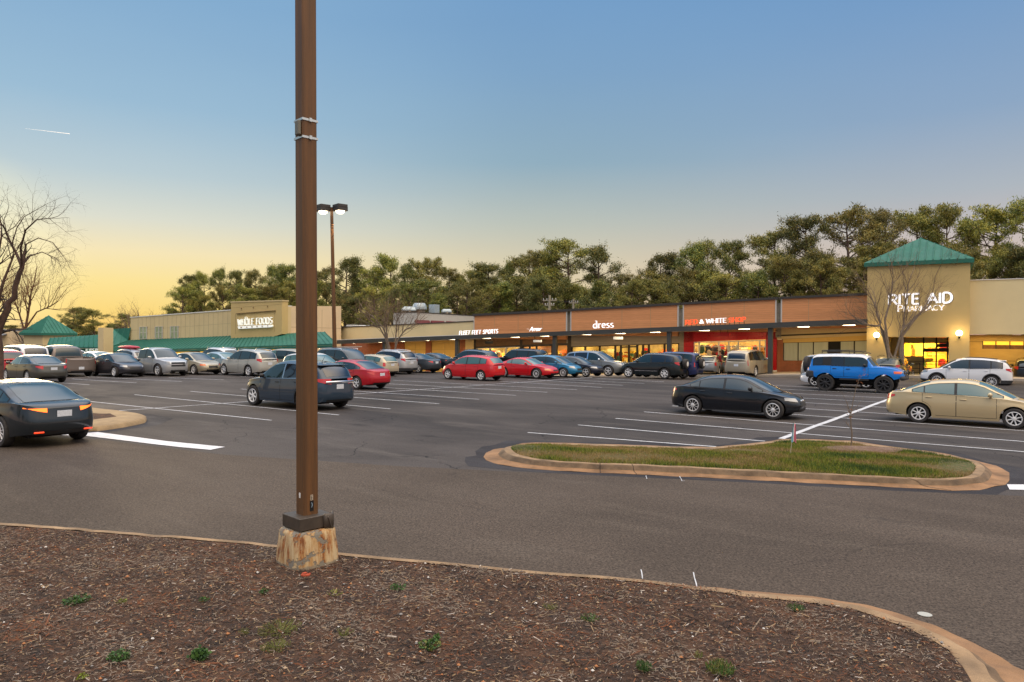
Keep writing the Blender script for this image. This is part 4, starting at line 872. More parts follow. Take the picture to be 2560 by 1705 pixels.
GOLD = paint('gold', (.56, .44, .25), .45, .34); SAND = paint('sand', (.42, .37, .28), .5, .36); WHITE = paint('white', (.72, .73, .75), .0, .3); SLATE = paint('slate_blue', (.028, .050, .080), .35, .28)
AQUA = paint('teal_blue', (.012, .16, .30), .35, .26); SKY = paint('bright_blue', (.002, .19, .66), .0, .35, .3); PALEB = paint('pale_blue', (.33, .42, .47), .5, .32); TAUPE = paint('taupe', (.17, .135, .115), .5, .34)
NAVB = paint('royal_navy', (.014, .025, .10), .3, .25); OLV = paint('bronze', (.19, .18, .13), .5, .34); CREAM = paint('cream', (.48, .42, .30), .3, .35); STEEL = paint('steel', (.30, .31, .32), .55, .34)
g1 = 'cars parked in the middle of the lot'
def C(*a, **k): return car(*a, **k)
# --- near right: black saloon, gold saloon, lifted blue off-roader, white crossover
d = dict(L=4.53, H=1.42, wb=2.76, fo=.80, R=.325); ps, rz = place(1730, 1034.8, 'r', 'sedan', 1, d)
bmw = C('parked_car', 'black saloon with silver multi-spoke wheels parked alone beyond the grass island', 'car', 'sedan', BK, ps, rz, g1, d, wheel_style=(10, .055), glass=M_glass, mirror=BK, sc=.97)
g = MB(); 
for s in (1, -1): g.box((2.20, s*.11, .60), (.05, .17, .12), bev=.03)
g.build('kidney_grille', M_chrome, bmw, smooth=50)
d = dict(L=4.54, H=1.465, wb=2.6, fo=.90, R=.315); ps, rz = place(2290, 1056, 'r', 'sedan', 1, d)
C('parked_car', 'gold beige saloon with silver hubcaps at the right edge', 'car', 'sedan', GOLD, ps, rz, g1, d, wheel_style=(8, .10), rim=M_hub, glass=M_clearg, sc=.945)
d = dict(); ps, rz = place(2063, 977, 'r', 'offroad', 1, d, off=.05)
fj = C('off_road_car', 'lifted bright blue off-roader with white roof, roof rack and huge black wheels', 'off-roader', 'offroad', SKY, ps, rz, g1, d, wheel_style=(8, .13), rim=M_blackrim, roofmat=WHITE, glass=M_glass, rear_glass=M_privacy, spare=.42, mirror=M_trim, handles=M_trim, sc=1.0)
g = MB()
for s in (1, -1):
    g.tube([(-1.5, s*.62, 1.93), (-1.45, s*.62, 2.03), (0.3, s*.62, 2.05), (.62, s*.60, 1.93)], .018, 5); g.tube([(-1.5, s*.62, 2.08), (-.2, s*.62, 2.10)], .016, 5)
for x in (-1.5, -1.1, -.7, -.3, .1): g.tube([(x, -.62, 2.04), (x, .62, 2.04)], .014, 5)
for x in (-1.5, -.8, -.2):
    for s in (1, -1): g.tube([(x, s*.62, 1.92), (x, s*.62, 2.09)], .014, 5)
g.build('roof_rack', M_trim, fj, smooth=60)
g = MB(); g.box((2.22, 0, .76), (.22, 1.7, .20), bev=.05); g.build('front_bumper', M_clad, fj, smooth=45)
g = MB(); g.box((-2.13, 0, .86), (.22, 1.86, .36), bev=.07); g.box((-2.0, .84, .86), (.36, .18, .34), bev=.05); g.box((-2.0, -.84, .86), (.36, .18, .34), bev=.05); g.build('rear_bumper', M_clad, fj, smooth=45)
g = MB()
for s in (1, -1): g.tube([(2.28, s*.5, .8), (2.38, s*.45, 1.02), (2.36, s*.2, 1.12)], .03, 6)
g.tube([(2.36, -.22, 1.12), (2.36, .22, 1.12)], .03, 6); g.build('bull_bar', M_clad, fj, smooth=45)
g = MB()
for s in (1, -1): g.box((.07, s*.86, .64), (1.35, .10, .10), bev=.02)
g.build('rock_slider', M_clad, fj, smooth=45)
g = MB(); g.tube([(0.95, -.55, 1.3), (.8, -.8, 1.42)], .012, 5); g.build('snorkel_bracket', M_trim, fj)
d = dict(L=4.57, H=1.68, wb=2.66, fo=.93, R=.35); ps, rz = place(2479, 970, 'r', 'suv', -1, d)
C('parked_car', 'white crossover with dark lower cladding parked behind the gold saloon', 'car', 'suv', WHITE, ps, rz, g1, d, wheel_style=(10, .07), clad=True, rear_glass=M_privacy, rails='black', spoil=True)
ps, rz = place(2573, 955, 'c', 'sedan', 1, None, heading=radians(36))
C('parked_car', 'black saloon seen from behind at the right edge past the white crossover', 'car', 'suv', BK, ps, rz, None, dict(L=4.7, H=1.62), glass=M_glass)
# --- behind the off-roader
d = dict(L=4.6, H=1.45, wb=2.62); ps, rz = place(2037, 966.5, 'f', 'sedan', -1, d)
C('parked_car', 'white saloon almost hidden behind the lifted blue off-roader', 'car', 'sedan', WHITE, ps, rz, g1, d, wheel_style=(5, .12), rim=M_hub, lite=True)
ps, rz = place(2112, 955, 'c', 'van', 1, None)
C('parked_car', 'pale minivan with orange-lit tail lamps behind the off-roader spare wheel', 'car', 'van', STEEL, ps, rz, None, dict(H=1.74), tailmat=M_amber, lite=True)
ps, rz = place(2234, 951, 'c', 'suv', 1, None, heading=radians(40))
C('parked_car', 'bronze estate seen past the blue bonnet in front of the pharmacy door', 'car', 'suv', OLV, ps, rz, None, dict(H=1.66), lite=True, rails='black', glass=M_glass)
# --- facing the shops, centre right
ps, rz = place(1872, 939.5, 'c', 'big', 1, None, heading=radians(37))
C('parked_car', 'large sand-coloured wagon seen from behind outside the red shopfront', 'car', 'big', SAND, ps, rz, 'cars nosed up to the shops', dict(L=5.4, H=1.93, wb=3.1, W=2.02), wheel_style=(6, .15), glass=M_glass, rear_glass=M_privacy, mirror=M_chrome)
ps, rz = place(1774, 934.5, 'c', 'hatch', 1, None, heading=radians(22))
C('parked_car', 'small grey hatchback seen from behind between the navy spare wheel and the person', 'car', 'hatch', STEEL, ps, rz, 'cars nosed up to the shops', dict(H=1.48, L=4.4), glass=M_glass, lite=True)
ps, rz = place(1822, 932.5, 'c', 'coupe', 1, None, heading=radians(18))
C('parked_car', 'low dark saloon parked behind the person by the sand-coloured wagon', 'car', 'sedan', paint('dark_olive', (.06, .065, .05), .4, .3), ps, rz, 'cars nosed up to the shops', dict(H=1.38, L=4.3), lite=True)
# --- middle row before the dress shop
d = dict(L=4.4, H=1.70, wb=2.6, fo=.85, R=.36); ps, rz = place(1662, 947.7, 'r', 'suv', -1, d)
C('parked_car', 'very dark green crossover with rear spare wheel and white hubcap', 'car', 'suv', paint('blackish_green', (.006, .011, .013), .1, .25, .5), ps, rz, g1, d, wheel_style=(6, .17), rim=M_hub, spare=.33, trimrub=M_chrome, glass=M_glass, rear_glass=M_privacy, ant=True)
d = dict(L=4.3, H=1.78, wb=2.65); ps, rz = place(1704, 946.6, 'r', 'boxy', -1, d, off=.25)
C('parked_car', 'navy blue boxy car with black spare wheel behind the dark green crossover', 'car', 'boxy', NAVB, ps, rz, g1, d, wheel_style=(5, .2), spare=.34, rear_glass=M_glass)
d = dict(L=4.82, H=1.76, wb=2.915, fo=.92, R=.37); ps, rz = place(1521, 940.8, 'f', 'suv', 1, d)
C('parked_car', 'silver grey four-by-four with upright chrome grille before the dress shop', 'car', 'suv', paint('grey_silver', (.20, .21, .205), .55, .32), ps, rz, g1, d, wheel_style=(5, .17), chrome_dlo=True, mirror=M_chrome, rear_glass=M_privacy)
d = dict(L=4.5, H=1.40, wb=2.76, fo=.80, R=.325); ps, rz = place(1465, 942.3, 'f', 'sedan', 1, d)
C('parked_car', 'dark navy saloon between the teal hatchback and the silver grey four-by-four', 'car', 'sedan', NAVY, ps, rz, g1, d, wheel_style=(5, .15), lite=False)
d = dict(L=4.27, H=1.47, wb=2.64, fo=.86); ps, rz = place(1408.6, 943.4, 'f', 'hatch', 1, d)
C('parked_car', 'teal blue hatchback right of the red coupe', 'car', 'hatch', AQUA, ps, rz, g1, d, wheel_style=(9, .07), mirror=AQUA)
d = dict(L=4.61, H=1.35, wb=2.573, fo=.98); ps, rz = place(1341.6, 946.8, 'f', 'coupe', 1, d)
C('parked_car', 'low red two-door coupe facing right', 'car', 'coupe', RED, ps, rz, g1, d, wheel_style=(10, .06), glass=M_clearg, amber=True, mirror=RED)
d = dict(L=4.30, H=1.535, wb=2.6, fo=.86); ps, rz = place(1203.5, 952.2, 'r', 'hatch', -1, d)
C('parked_car', 'red hatchback with six-spoke hubcaps left of the red coupe', 'car', 'hatch', RED, ps, rz, g1, d, wheel_style=(6, .17), rim=M_hub, glass=M_clearg, rear_glass=M_clearg)
ps, rz = place(1297, 930.5, 'c', 'boxy', -1, None)
C('parked_car', 'black boxy car showing over the red coupe tail', 'car', 'boxy', BK, ps, rz, None, dict(L=4.7, H=1.8), lite=True, rails='black', glass=M_glass)
ps, rz = place(1178, 929.5, 'c', 'suv', -1, None)
C('parked_car', 'dark blue estate with roof rails hidden behind the red hatchback', 'car', 'suv', SLATE, ps, rz, None, dict(H=1.72), lite=True, rails='black')
# --- row left of it
d = dict(L=4.83, H=1.43, wb=2.74, fo=.95, R=.33); ps, rz = place(1047, 932.3, 'r', 'coupe', -1, d)
C('parked_car', 'dark grey coupe parked right of the silver crossover', 'car', 'coupe', paint('graphite', (.05, .06, .072), .4, .28), ps, rz, g1, d, wheel_style=(5, .15), mirror=None, tailmat=M_tail)
ps, rz = place(1078, 925.5, 'c', 'sedan', -1, None)
C('parked_car', 'black low car peeping out behind the dark grey coupe', 'car', 'coupe', BK, ps, rz, None, dict(H=1.4), lite=True)
d = dict(L=4.6, H=1.70, wb=2.66, fo=.93, R=.355); ps, rz = place(984, 935.5, 'r', 'suv', -1, d)
C('parked_car', 'silver crossover with dark bumper between cream hatchback and dark coupe', 'car', 'suv', SLV, ps, rz, g1, d, wheel_style=(5, .15), clad=True, rails='silver', rear_glass=M_privacy, spoil=True)
d = dict(L=4.15, H=1.44, wb=2.51, W=1.73); ps, rz = place(940, 941, 'r', 'hatch', -1, d)
C('parked_car', 'cream hatchback behind the crimson saloon', 'car', 'hatch', CREAM, ps, rz, g1, d, wheel_style=(6, .15), rim=M_hub, glass=M_clearg)
ps, rz = place(868, 938.5, 'c', 'big', 1, None)
C('parked_car', 'dark grey four-by-four facing right behind the crimson saloon roof', 'car', 'big', GREYD, ps, rz, g1, dict(L=5.0, H=1.82), rails='silver', glass=M_glass, lite=True)
ps, rz = place(787, 955, 'c', 'suv', 1, None)
C('parked_car', 'white crossover mostly hidden by the brown lamp post', 'car', 'suv', WHITE, ps, rz, g1, dict(L=4.5, H=1.66), lite=True, glass=M_clearg)
d = dict(L=4.53, H=1.435, wb=2.7, fo=.88, R=.32); ps, rz = place(893.4, 973.7, 'r', 'sedan', -1, d)
C('parked_car', 'crimson saloon seen from behind right of the brown lamp post', 'car', 'sedan', RED2, ps, rz, g1, d, wheel_style=(5, .17), glass=M_clearg, rear_glass=M_glass)
d = dict(L=4.70, H=1.70, wb=2.857, fo=.90, R=.365, W=1.85); ps, rz = place(636, 1012.8, 'f', 'suv', -1, d)
ter = C('parked_car', 'slate blue sport utility car cut in two by the brown lamp post', 'car', 'suv', SLATE, ps, rz, g1, d, wheel_style=(6, .17), rim=M_hub, chrome_dlo=True, rear_glass=M_privacy, handles=M_trim, mirror=M_trim, spoil=True, ant=True, ov=dict(tail=(.42, .34, .90, 1.10)))
g = MB(); g.box((-2.335, 0, .98), (.035, 1.25, .085), bev=.02); g.build('chrome_garnish', M_chrome, ter, smooth=50)
# --- left part of the lot
d = dict(L=4.69, H=1.73, wb=2.715, fo=.88, R=.36); ps, rz = place(623, 941.2, 'r', 'suv', -1, d)
C('parked_car', 'silver beige wagon with roof rails left of the brown lamp post', 'car', 'suv', paint('champagne', (.46, .45, .40), .5, .36), ps, rz, g1, d, wheel_style=(6, .16), rim=M_alloy, rails='silver', glass=M_glass, rear_glass=M_glass, trimrub=None)
ps, rz = place(712, 936.5, 'c', 'van', -1, None)
C('parked_car', 'tan people carrier behind the silver beige wagon', 'car', 'van', SAND, ps, rz, None, dict(H=1.76), lite=True, glass=M_clearg, rear_glass=M_glass)
ps, rz = place(547, 929, 'c', 'sedan', -1, None)
C('parked_car', 'pale blue saloon behind the silver beige wagon bonnet', 'car', 'sedan', PALEB, ps, rz, None, None, lite=True, glass=M_clearg)
ps, rz = place(541, 923.5, 'c', 'suv', -1, None)
C('parked_car', 'white estate with roof rails just beyond the pale blue saloon', 'car', 'suv', WHITE, ps, rz, None, None, lite=True, rails='silver')
d = dict(L=4.8, H=1.47, wb=2.72); ps, rz = place(486, 936.9, 'f', 'sedan', 1, d)
C('parked_car', 'champagne gold saloon right of the silver pickup', 'car', 'sedan', paint('pale_gold', (.40, .35, .25), .5, .36), ps, rz, g1, d, wheel_style=(7, .12), rim=M_hub, amber=True)
d = dict(L=5.28, H=1.80, wb=3.24, fo=.92, R=.38, W=1.9); ps, rz = place(396, 940.6, 'f', 'truck', 1, d)
C('pickup_truck', 'silver crew-cab pickup facing right, between the dark and the champagne saloons', 'pickup', 'truck', SLV, ps, rz, g1, d, wheel_style=(5, .18), glass=M_glass)
d = dict(L=4.54, H=1.465, wb=2.6, fo=.90); ps, rz = place(288, 943, 'f', 'sedan', 1, d)
C('parked_car', 'dark saloon with hubcaps left of the silver pickup, showing its nose', 'car', 'sedan', GREYW if 0 else paint('deep_plum_grey', (.035, .034, .042), .4, .26), ps, rz, g1, d, wheel_style=(8, .10), rim=M_hub)
ps, rz = place(322, 928.5, 'c', 'suv', -1, None)
wag = C('parked_car', 'silver estate carrying a red load on its roof', 'car', 'suv', STEEL, ps, rz, None, dict(H=1.62), lite=True, rails='black', rear_glass=M_privacy)
k = MB(); k.lathe([(.02, -1.6), (.18, -1.2), (.30, -.4), (.32, .2), (.24, 1.0), (.02, 1.6)], 12, (0, 0, 0), 'y')
kay = k.build('roof_canoe', mat('red_canoe', (.45, .03, .05), .4), None, smooth=60); kay.location = (ps[0], ps[1], 1.72); kay.rotation_euler = (0, 0, rz+pi/2); kay.scale = (1, 1, .45)
tag(kay, 'small red canoe lashed on top of the silver estate', 'canoe')
ps, rz = place(240, 930, 'c', 'sedan', -1, None)
C('parked_car', 'white saloon between the taupe pickup tail and the dark saloon', 'car', 'sedan', WHITE, ps, rz, None, None, lite=True, glass=M_clearg)
d = dict(L=5.6, H=1.92, wb=3.5, W=2.0, R=.40); ps, rz = place(153, 938, 'c', 'truck', -1, None)
C('pickup_truck', 'taupe pickup seen from its tailgate behind the warm grey saloon', 'pickup', 'truck', TAUPE, ps, rz, g1, d, glass=M_glass, rear_glass=M_glass)
ps, rz = place(178, 922, 'c', 'truck', -1, None)
C('pickup_truck', 'white pickup cab showing past the taupe pickup', 'pickup', 'truck', WHITE, ps, rz, None, dict(H=1.7), lite=True, sc=.88)
ps, rz = place(48, 938, 'c', 'big', -1, None)
C('parked_car', 'white full-size wagon with dark rear glass left of the taupe pickup', 'car', 'big', WHITE, ps, rz, g1, dict(L=5.2, H=1.92), rear_glass=M_privacy, glass=M_glass, rails='black')
ps, rz = place(-6, 944, 'c', 'suv', -1, None)
C('parked_car', 'crimson car half hidden by the tree trunk at the left edge', 'car', 'suv', RED2, ps, rz, None, None, lite=True)
d = dict(L=4.93, H=1.475, wb=2.8, fo=.98, R=.33, W=1.84); ps, rz = place(71.4, 957.5, 'r', 'sedan', -1, d)
C('parked_car', 'warm grey saloon seen from behind at the left', 'car', 'sedan', GREYW, ps, rz, g1, d, wheel_style=(7, .12), chrome_dlo=True, glass=M_clearg, rear_glass=M_glass)
# --- the moving saloon leaving at the left edge
d = dict(L=4.85, H=1.45, wb=2.85, fo=.90, R=.345, W=1.84); ps, rz = place(8, 1117, 'r', 'sedan', -1, d, heading=radians(-58))
lex = C('moving_car', 'dark grey saloon with glowing brake lights driving out at the left edge', 'car', 'sedan', paint('gunmetal', (.014, .020, .026), .3, .24), ps, rz, None, d, wheel_style=(10, .07), tailmat=M_brake, glass=M_glass, ov=dict(tail=(.40, .26, .79, .885)))
for s in (1, -1):
    g = MB(); g.box((-2.375, s*.52, .36), (.03, .20, .035), bev=.008, rz=-s*.10); g.build('reflector', mat('lit_reflector', (.6, .05, .02), .3, emit=(1, .06, .01), estr=1.0), lex, smooth=50)
# ================================================================ LETTERING (strokes cut from sheet, no font files)
def arc(cx, cy, rx, ry, a0, a1, n=10): return [(cx+rx*cos(radians(a0+(a1-a0)*i/n)), cy+ry*sin(radians(a0+(a1-a0)*i/n))) for i in range(n+1)]
GL = {
 'A': (.78, [[(0, 0), (.39, 1)], [(.39, 1), (.78, 0)], [(.14, .34), (.64, .34)]]), 'C': (.74, [arc(.40, .5, .38, .5, 50, 310, 14)]),
 'D': (.74, [[(.06, 0), (.06, 1)], [(.06, 1), (.32, 1)]+arc(.32, .5, .38, .5, 90, -90, 12)+[(.06, 0)]]), 'E': (.60, [[(.06, 0), (.06, 1)], [(.06, 1), (.58, 1)], [(.06, .52), (.50, .52)], [(.06, 0), (.60, 0)]]),
 'F': (.56, [[(.06, 0), (.06, 1)], [(.06, 1), (.56, 1)], [(.06, .50), (.46, .50)]]), 'H': (.76, [[(.06, 0), (.06, 1)], [(.70, 0), (.70, 1)], [(.06, .5), (.70, .5)]]),
 'I': (.14, [[(.07, 0), (.07, 1)]]), 'K': (.70, [[(.06, 0), (.06, 1)], [(.66, 1), (.08, .42)], [(.24, .56), (.70, 0)]]), 'L': (.54, [[(.06, 0), (.06, 1)], [(.06, 0), (.54, 0)]]),
 'M': (.90, [[(.06, 0), (.08, 1)], [(.08, 1), (.45, .15)], [(.45, .15), (.82, 1)], [(.82, 1), (.84, 0)]]), 'O': (.82, [arc(.41, .5, .38, .5, 90, 450, 20)]),
 'P': (.64, [[(.06, 0), (.06, 1)], [(.06, 1), (.34, 1)]+arc(.34, .73, .28, .27, 90, -90, 10)+[(.06, .46)]]),
 'R': (.70, [[(.06, 0), (.06, 1)], [(.06, 1), (.36, 1)]+arc(.36, .74, .28, .26, 90, -90, 10)+[(.06, .48)], [(.34, .48), (.70, 0)]]),
 'S': (.62, [arc(.32, .745, .26, .255, 35, 250, 12)+arc(.30, .265, .29, .265, 80, -150, 12)]), 'T': (.66, [[(.33, 0), (.33, 1)], [(0, 1), (.66, 1)]]),
 'W': (1.0, [[(0, 1), (.25, 0)], [(.25, 0), (.5, .9)], [(.5, .9), (.75, 0)], [(.75, 0), (1.0, 1)]]), 'Y': (.72, [[(0, 1), (.36, .46)], [(.72, 1), (.36, .46)], [(.36, .46), (.36, 0)]]),
 '&': (.86, [[(.82, 0), (.22, .72)]+arc(.36, .80, .17, .19, 200, -40, 10)+[(.14, .40)]+arc(.30, .24, .26, .24, 150, 330, 10)+[(.78, .5)]]), "'": (.12, [[(.06, .72), (.08, 1)]]),
 'd': (.60, [[(.50, 0), (.50, 1.05)], arc(.29, .31, .25, .32, 20, 380, 16)]), 'r': (.44, [[(.10, 0), (.10, .62)], arc(.30, .40, .20, .22, 180, 50, 8)]),
 'e': (.56, [[(.06, .34), (.52, .36)]+arc(.29, .33, .23, .31, 8, 320, 14)]), 's': (.46, [arc(.24, .47, .17, .155, 40, 250, 10)+arc(.22, .16, .20, .165, 80, -150, 10)]),
 'n': (.50, [[(.06, 0), (.06, .6)], [(.06, .36)]+arc(.25, .40, .18, .2, 160, 0, 8)+[(.44, 0)]]), 'o': (.50, [arc(.25, .3, .2, .3, 90, 450, 14)]), 'w': (.66, [[(.03, .6), (.16, 0), (.33, .52), (.48, 0), (.66, .62)]]),
 'p': (.56, [[(.08, -.35), (.08, .6)], arc(.29, .3, .21, .3, 90, 450, 14)]), ' ': (.34, [])}
SER = dict(A=[(0, 0), (.78, 0)], D=[], E=[], F=[(.06, 0)], H=[(.06, 0), (.06, 1), (.70, 0), (.70, 1)], I=[(.07, 0), (.07, 1)], K=[(.06, 0), (.06, 1), (.66, 1), (.70, 0)], L=[(.06, 1)],
 M=[(.06, 0), (.84, 0), (.04, 1), (.86, 1)], P=[(.06, 0)], R=[(.06, 0), (.70, 0)], T=[(.33, 0)], W=[(0, 1), (.5, .9), (1, 1)], Y=[(0, 1), (.72, 1), (.36, 0)], d=[(.5, 0), (.45, 1.05)], r=[(.10, 0), (.07, .62)])
def ribbon(b, pts, wx, wz, v0, v1, fu, mi=0, closed=False):
    pts = [np.array(p, float) for p in pts]; n = len(pts); Lf, Rt = [], []
    for i in range(n):
        t = pts[min(i+1, n-1)]-pts[max(i-1, 0)]
        if closed and i in (0, n-1): t = pts[1]-pts[-2]
        t /= np.linalg.norm(t)+1e-9; o = np.array([-t[1]*wx/2, t[0]*wz/2]); Lf.append(pts[i]+o); Rt.append(pts[i]-o)
    rows = []
    for seq, v in ((Lf, v0), (Rt, v0), (Rt, v1), (Lf, v1), (Lf, v0)): rows.append([L(*fu(p[0], p[1])[:1], v, fu(p[0], p[1])[1]) for p in seq])
    base = len(b.v); b.grid(rows, mi)
    m = n
    if not closed: b.f.append((base, base+m, base+2*m, base+3*m)); b.m.append(mi); b.f.append((base+3*m+m-1, base+2*m+m-1, base+m+m-1, base+m-1)); b.m.append(mi)
def letters(b, txt, ua, za, ub, zb, h, v, wx=.16, wz=.12, serif=0, slant=0.0, sp=.12, dep=.10, mi=0, small=None, lo=None):
    adv = []; x = 0
    for i, ch in enumerate(txt):
        k = (small or {}).get(i, 1.0); adv.append((x, k)); x += (GL[ch][0]+sp)*k
    tot = x-sp; sx = (ub-ua)/tot
    for (x0, k), ch in zip(adv, txt):
        def fu(x, z, x0=x0, k=k):
            q = x0+x*k+slant*z*k; return (ua+q*sx, za+(zb-za)*q/tot+z*k*h)
        for j, st in enumerate(GL[ch][1]):
            cl = len(st) > 3 and abs(st[0][0]-st[-1][0])+abs(st[0][1]-st[-1][1]) < .02
            ribbon(b, st, wx, wz, v-.002*j, v+dep, fu, mi, cl)
        if serif:
            for q, (sx_, sz_) in enumerate(SER.get(ch, [])):
                zz = sz_+(wz*.35 if sz_ < .1 else -wz*.35)
                ribbon(b, [(sx_-.17*serif, zz), (sx_+.17*serif, zz)], wz*.8, wz*.8, v-.010-.002*q, v+dep, fu, mi)
def textpx(b, txt, p0, p1, hpx, v, **k):   # p0, p1: photo points of the baseline's two ends
    u0, z0 = S(*p0, v); u1, z1 = S(*p1, v); _, zt = S(p0[0], p0[1]-hpx, v); letters(b, txt, u0, z0, u1, z1, zt-z0, v, **k)
# ================================================================ BUILDINGS
M_stucco = mat('beige_stucco', (.63, .50, .27), .9, var=.07, vscale=.5, bump=.2, bscale=60); M_stucco2 = mat('ochre_stucco', (.56, .42, .18), .9, var=.06, vscale=.5, bump=.2, bscale=60)
M_cream = mat('cream_stucco', (.72, .60, .34), .9, var=.06, vscale=.4, bump=.2, bscale=60); M_pink = mat('pinkish_render', (.66, .52, .33), .9, var=.05, vscale=.4)
M_green = mat('green_standing_seam', (.022, .135, .095), .6, .0, var=.12, vscale=.8, spec=.3); M_greenw = mat('green_painted_wall', (.02, .22, .10), .6, var=.06)
M_cop = mat('dark_bronze_coping', (.050, .045, .040), .5, .2, var=.1); M_fascia = mat('charcoal_fascia', (.062, .064, .060), .5, .2, var=.14, vscale=1.2)
M_soffit = mat('canopy_soffit', (.42, .38, .33), .8); M_red = mat('red_metal_panel', (.50, .006, .008), .32, .1, var=.05); M_alum = mat('aluminium_frame', (.62, .60, .55), .4, .4)
M_dkframe = mat('dark_bronze_frame', (.03, .024, .02), .45, .3); M_wood = boards('timber_cladding', (.74, .33, .135), (.58, .245, .090), .165); M_greyw = boards('grey_board_cladding', (.30, .27, .235), (.22, .20, .175), .15)
M_brown = brick('brown_brick', (.20, .10, .045), (.13, .065, .03), (.20, .16, .11)); M_brick = brick('red_brick', (.30, .075, .028), (.22, .055, .022), (.34, .20, .12)); M_grbrick = brick('grey_brick', (.27, .25, .2), (.20, .18, .15), (.33, .3, .25))
M_paper = mat('papered_pane', (.42, .46, .38), .75, var=.10, vscale=2.5, stretch=(2, 2, .2)); M_yellow = mat('yellow_boarding', (.62, .42, .13), .8, var=.05); M_white = mat('white_flashing', (.75, .73, .68), .6)
M_lamp = mat('canopy_lamp', (1, .9, .7), .5, emit=(1, .80, .50), estr=9); M_store = mat('shop_interior_cream', (.62, .50, .26), .9, var=.45, vscale=1.1); M_shelf = mat('shop_shelving', (.30, .20, .10), .8); M_floor = mat('shop_floor', (.3, .24, .18), .6)
M_letter = mat('lit_white_letter', (1, 1, 1), .5, emit=(1, .95, .95), estr=.9); M_letterw = mat('pale_letter', (.92, .92, .86), .5, emit=(1, 1, .9), estr=.35); M_letterr = mat('lit_red_letter', (.9, .10, .03), .5, emit=(1, .075, .018), estr=1.2)
M_dgreen = mat('dark_green_return', (.01, .05, .03), .5); M_pave = mat('concrete_pavement', (.36, .31, .25), .85, var=.15, vscale=1.0, fine=.15)
def glassmat():
    m = bpy.data.materials.new('shop_glass'); m.use_nodes = True; N = NT(m.node_tree); m.node_tree.nodes.remove(N.n['Principled BSDF'])
    t = N.new('ShaderNodeBsdfTransparent'); t.inputs[0].default_value = (.93, .95, .93, 1); g = N.new('ShaderNodeBsdfGlossy'); g.inputs['Roughness'].default_value = .02; g.inputs[0].default_value = (.9, .9, .9, 1)
    fr = N.new('ShaderNodeFresnel'); fr.inputs[0].default_value = 1.5; x = N.new('ShaderNodeMixShader'); N.l.new(fr.outputs[0], x.inputs[0]); N.l.new(t.outputs[0], x.inputs[1]); N.l.new(g.outputs[0], x.inputs[2])
    N.l.new(x.outputs[0], N.n['Material Output'].inputs[0]); return m
M_sg = glassmat()
def lamp(name, kind, loc, energy, col, size=1.0, sizey=None, par=None, rot=None):
    l = bpy.data.lights.new(name, kind); l.energy = energy; l.color = col
    if kind == 'AREA': l.shape = 'RECTANGLE'; l.size = size; l.size_y = sizey or size
    else: l.shadow_soft_size = size
    o = bpy.data.objects.new(name, l); COL.objects.link(o); o.location = loc
    if rot: o.rotation_euler = rot
    return o
def bld(name, label, u, v, cat='building'): return thing(name, label, cat, L(u, v, 0))
def P_(name, m, par, fn, smooth=None):
    b = MB(); fn(b); o = b.build(name, m, None, smooth=smooth); return rel(o, par)
def seams(b, A0, A1, B0, B1, step, w=.035, h=.05, mi=0):   # raised seams on a sloping roof: eave A0-A1, ridge B0-B1
    A0, A1, B0, B1 = map(np.array, (A0, A1, B0, B1)); n = max(2, int(np.linalg.norm(A1-A0)/step)); N_ = np.cross(A1-A0, B0-A0); N_ = N_/np.linalg.norm(N_)
    if N_[2] < 0: N_ = -N_
    t = (A1-A0)/np.linalg.norm(A1-A0)*w/2
    for i in range(n+1):
        f = i/n; p = A0+(A1-A0)*f; q = B0+(B1-B0)*f
        b.add([p-t, p+t, p+t+N_*h, p-t+N_*h, q-t, q+t, q+t+N_*h, q-t+N_*h], [(0, 1, 2, 3), (7, 6, 5, 4), (3, 2, 6, 7), (0, 3, 7, 4), (1, 5, 6, 2)], mi)
def slopeslab(b, A0, A1, B0, B1, th=.12, mi=0):
    q = [np.array(x, float) for x in (A0, A1, B1, B0)]; lo = [x-np.array([0, 0, th]) for x in q]
    b.add(q+lo, [(0, 1, 2, 3), (7, 6, 5, 4), (0, 4, 5, 1), (1, 5, 6, 2), (2, 6, 7, 3), (3, 7, 4, 0)], mi)
VP_, VC, VW = 58.0, 53.6, 58.3
pave = MB()
for k in range(-40, 3):
    ua_, ub_ = k*4.0, k*4.0+4.0; v_ = 52.3 if ua_ > -50 else 46.2
    pave.lbox(ua_, ub_, v_, 62, ZD, zbu(ua_)+.12, 0, ZD, zbu(ub_)+.12)
tag(pave.build('pavement', M_pave), kind='structure')
# ---------------- canopy along the shops
can = bld('walkway_canopy', 'long flat charcoal canopy on square posts along the shop row', -20, VC, 'canopy')
CP = [(842, 850.5, 860), (1080, 841, 850.6), (1440, 826.8, 837.3), (1760, 813.8, 826), (2060, 801, 814.4), (2168, 797.2, 810.8)]
def fc(b):
    for (x0, t0, b0), (x1, t1, b1) in zip(CP[:-1], CP[1:]): b.pbox(x0, x1, (t0, t1), (b0, b1), VC, .16)
P_('fascia', M_fascia, can, fc)
def soff(px): return interp([(c[0], S(c[0], c[2], VC)[1]) for c in CP], px)
def ctop(px): return interp([(c[0], S(c[0], c[1], VC)[1]) for c in CP], px)
def so_(b):
    for (x0, t0, b0), (x1, t1, b1) in zip(CP[:-1], CP[1:]):
        u0, u1 = S(x0, 850, VC)[0], S(x1, 850, VC)[0]; b.lbox(u0, u1, VC+.165, VW+.3, soff(x0)+.06, soff(x0)+.1, 0, soff(x1)+.06, soff(x1)+.1)
P_('soffit', M_soffit, can, so_)
def rf_(b):
    for (x0, t0, b0), (x1, t1, b1) in zip(CP[:-1], CP[1:]):
        u0, u1 = S(x0, 850, VC)[0], S(x1, 850, VC)[0]; b.lbox(u0, u1, VC+.165, VW+.2, ctop(x0)-.1, ctop(x0)-.04, 0, ctop(x1)-.1, ctop(x1)-.04)
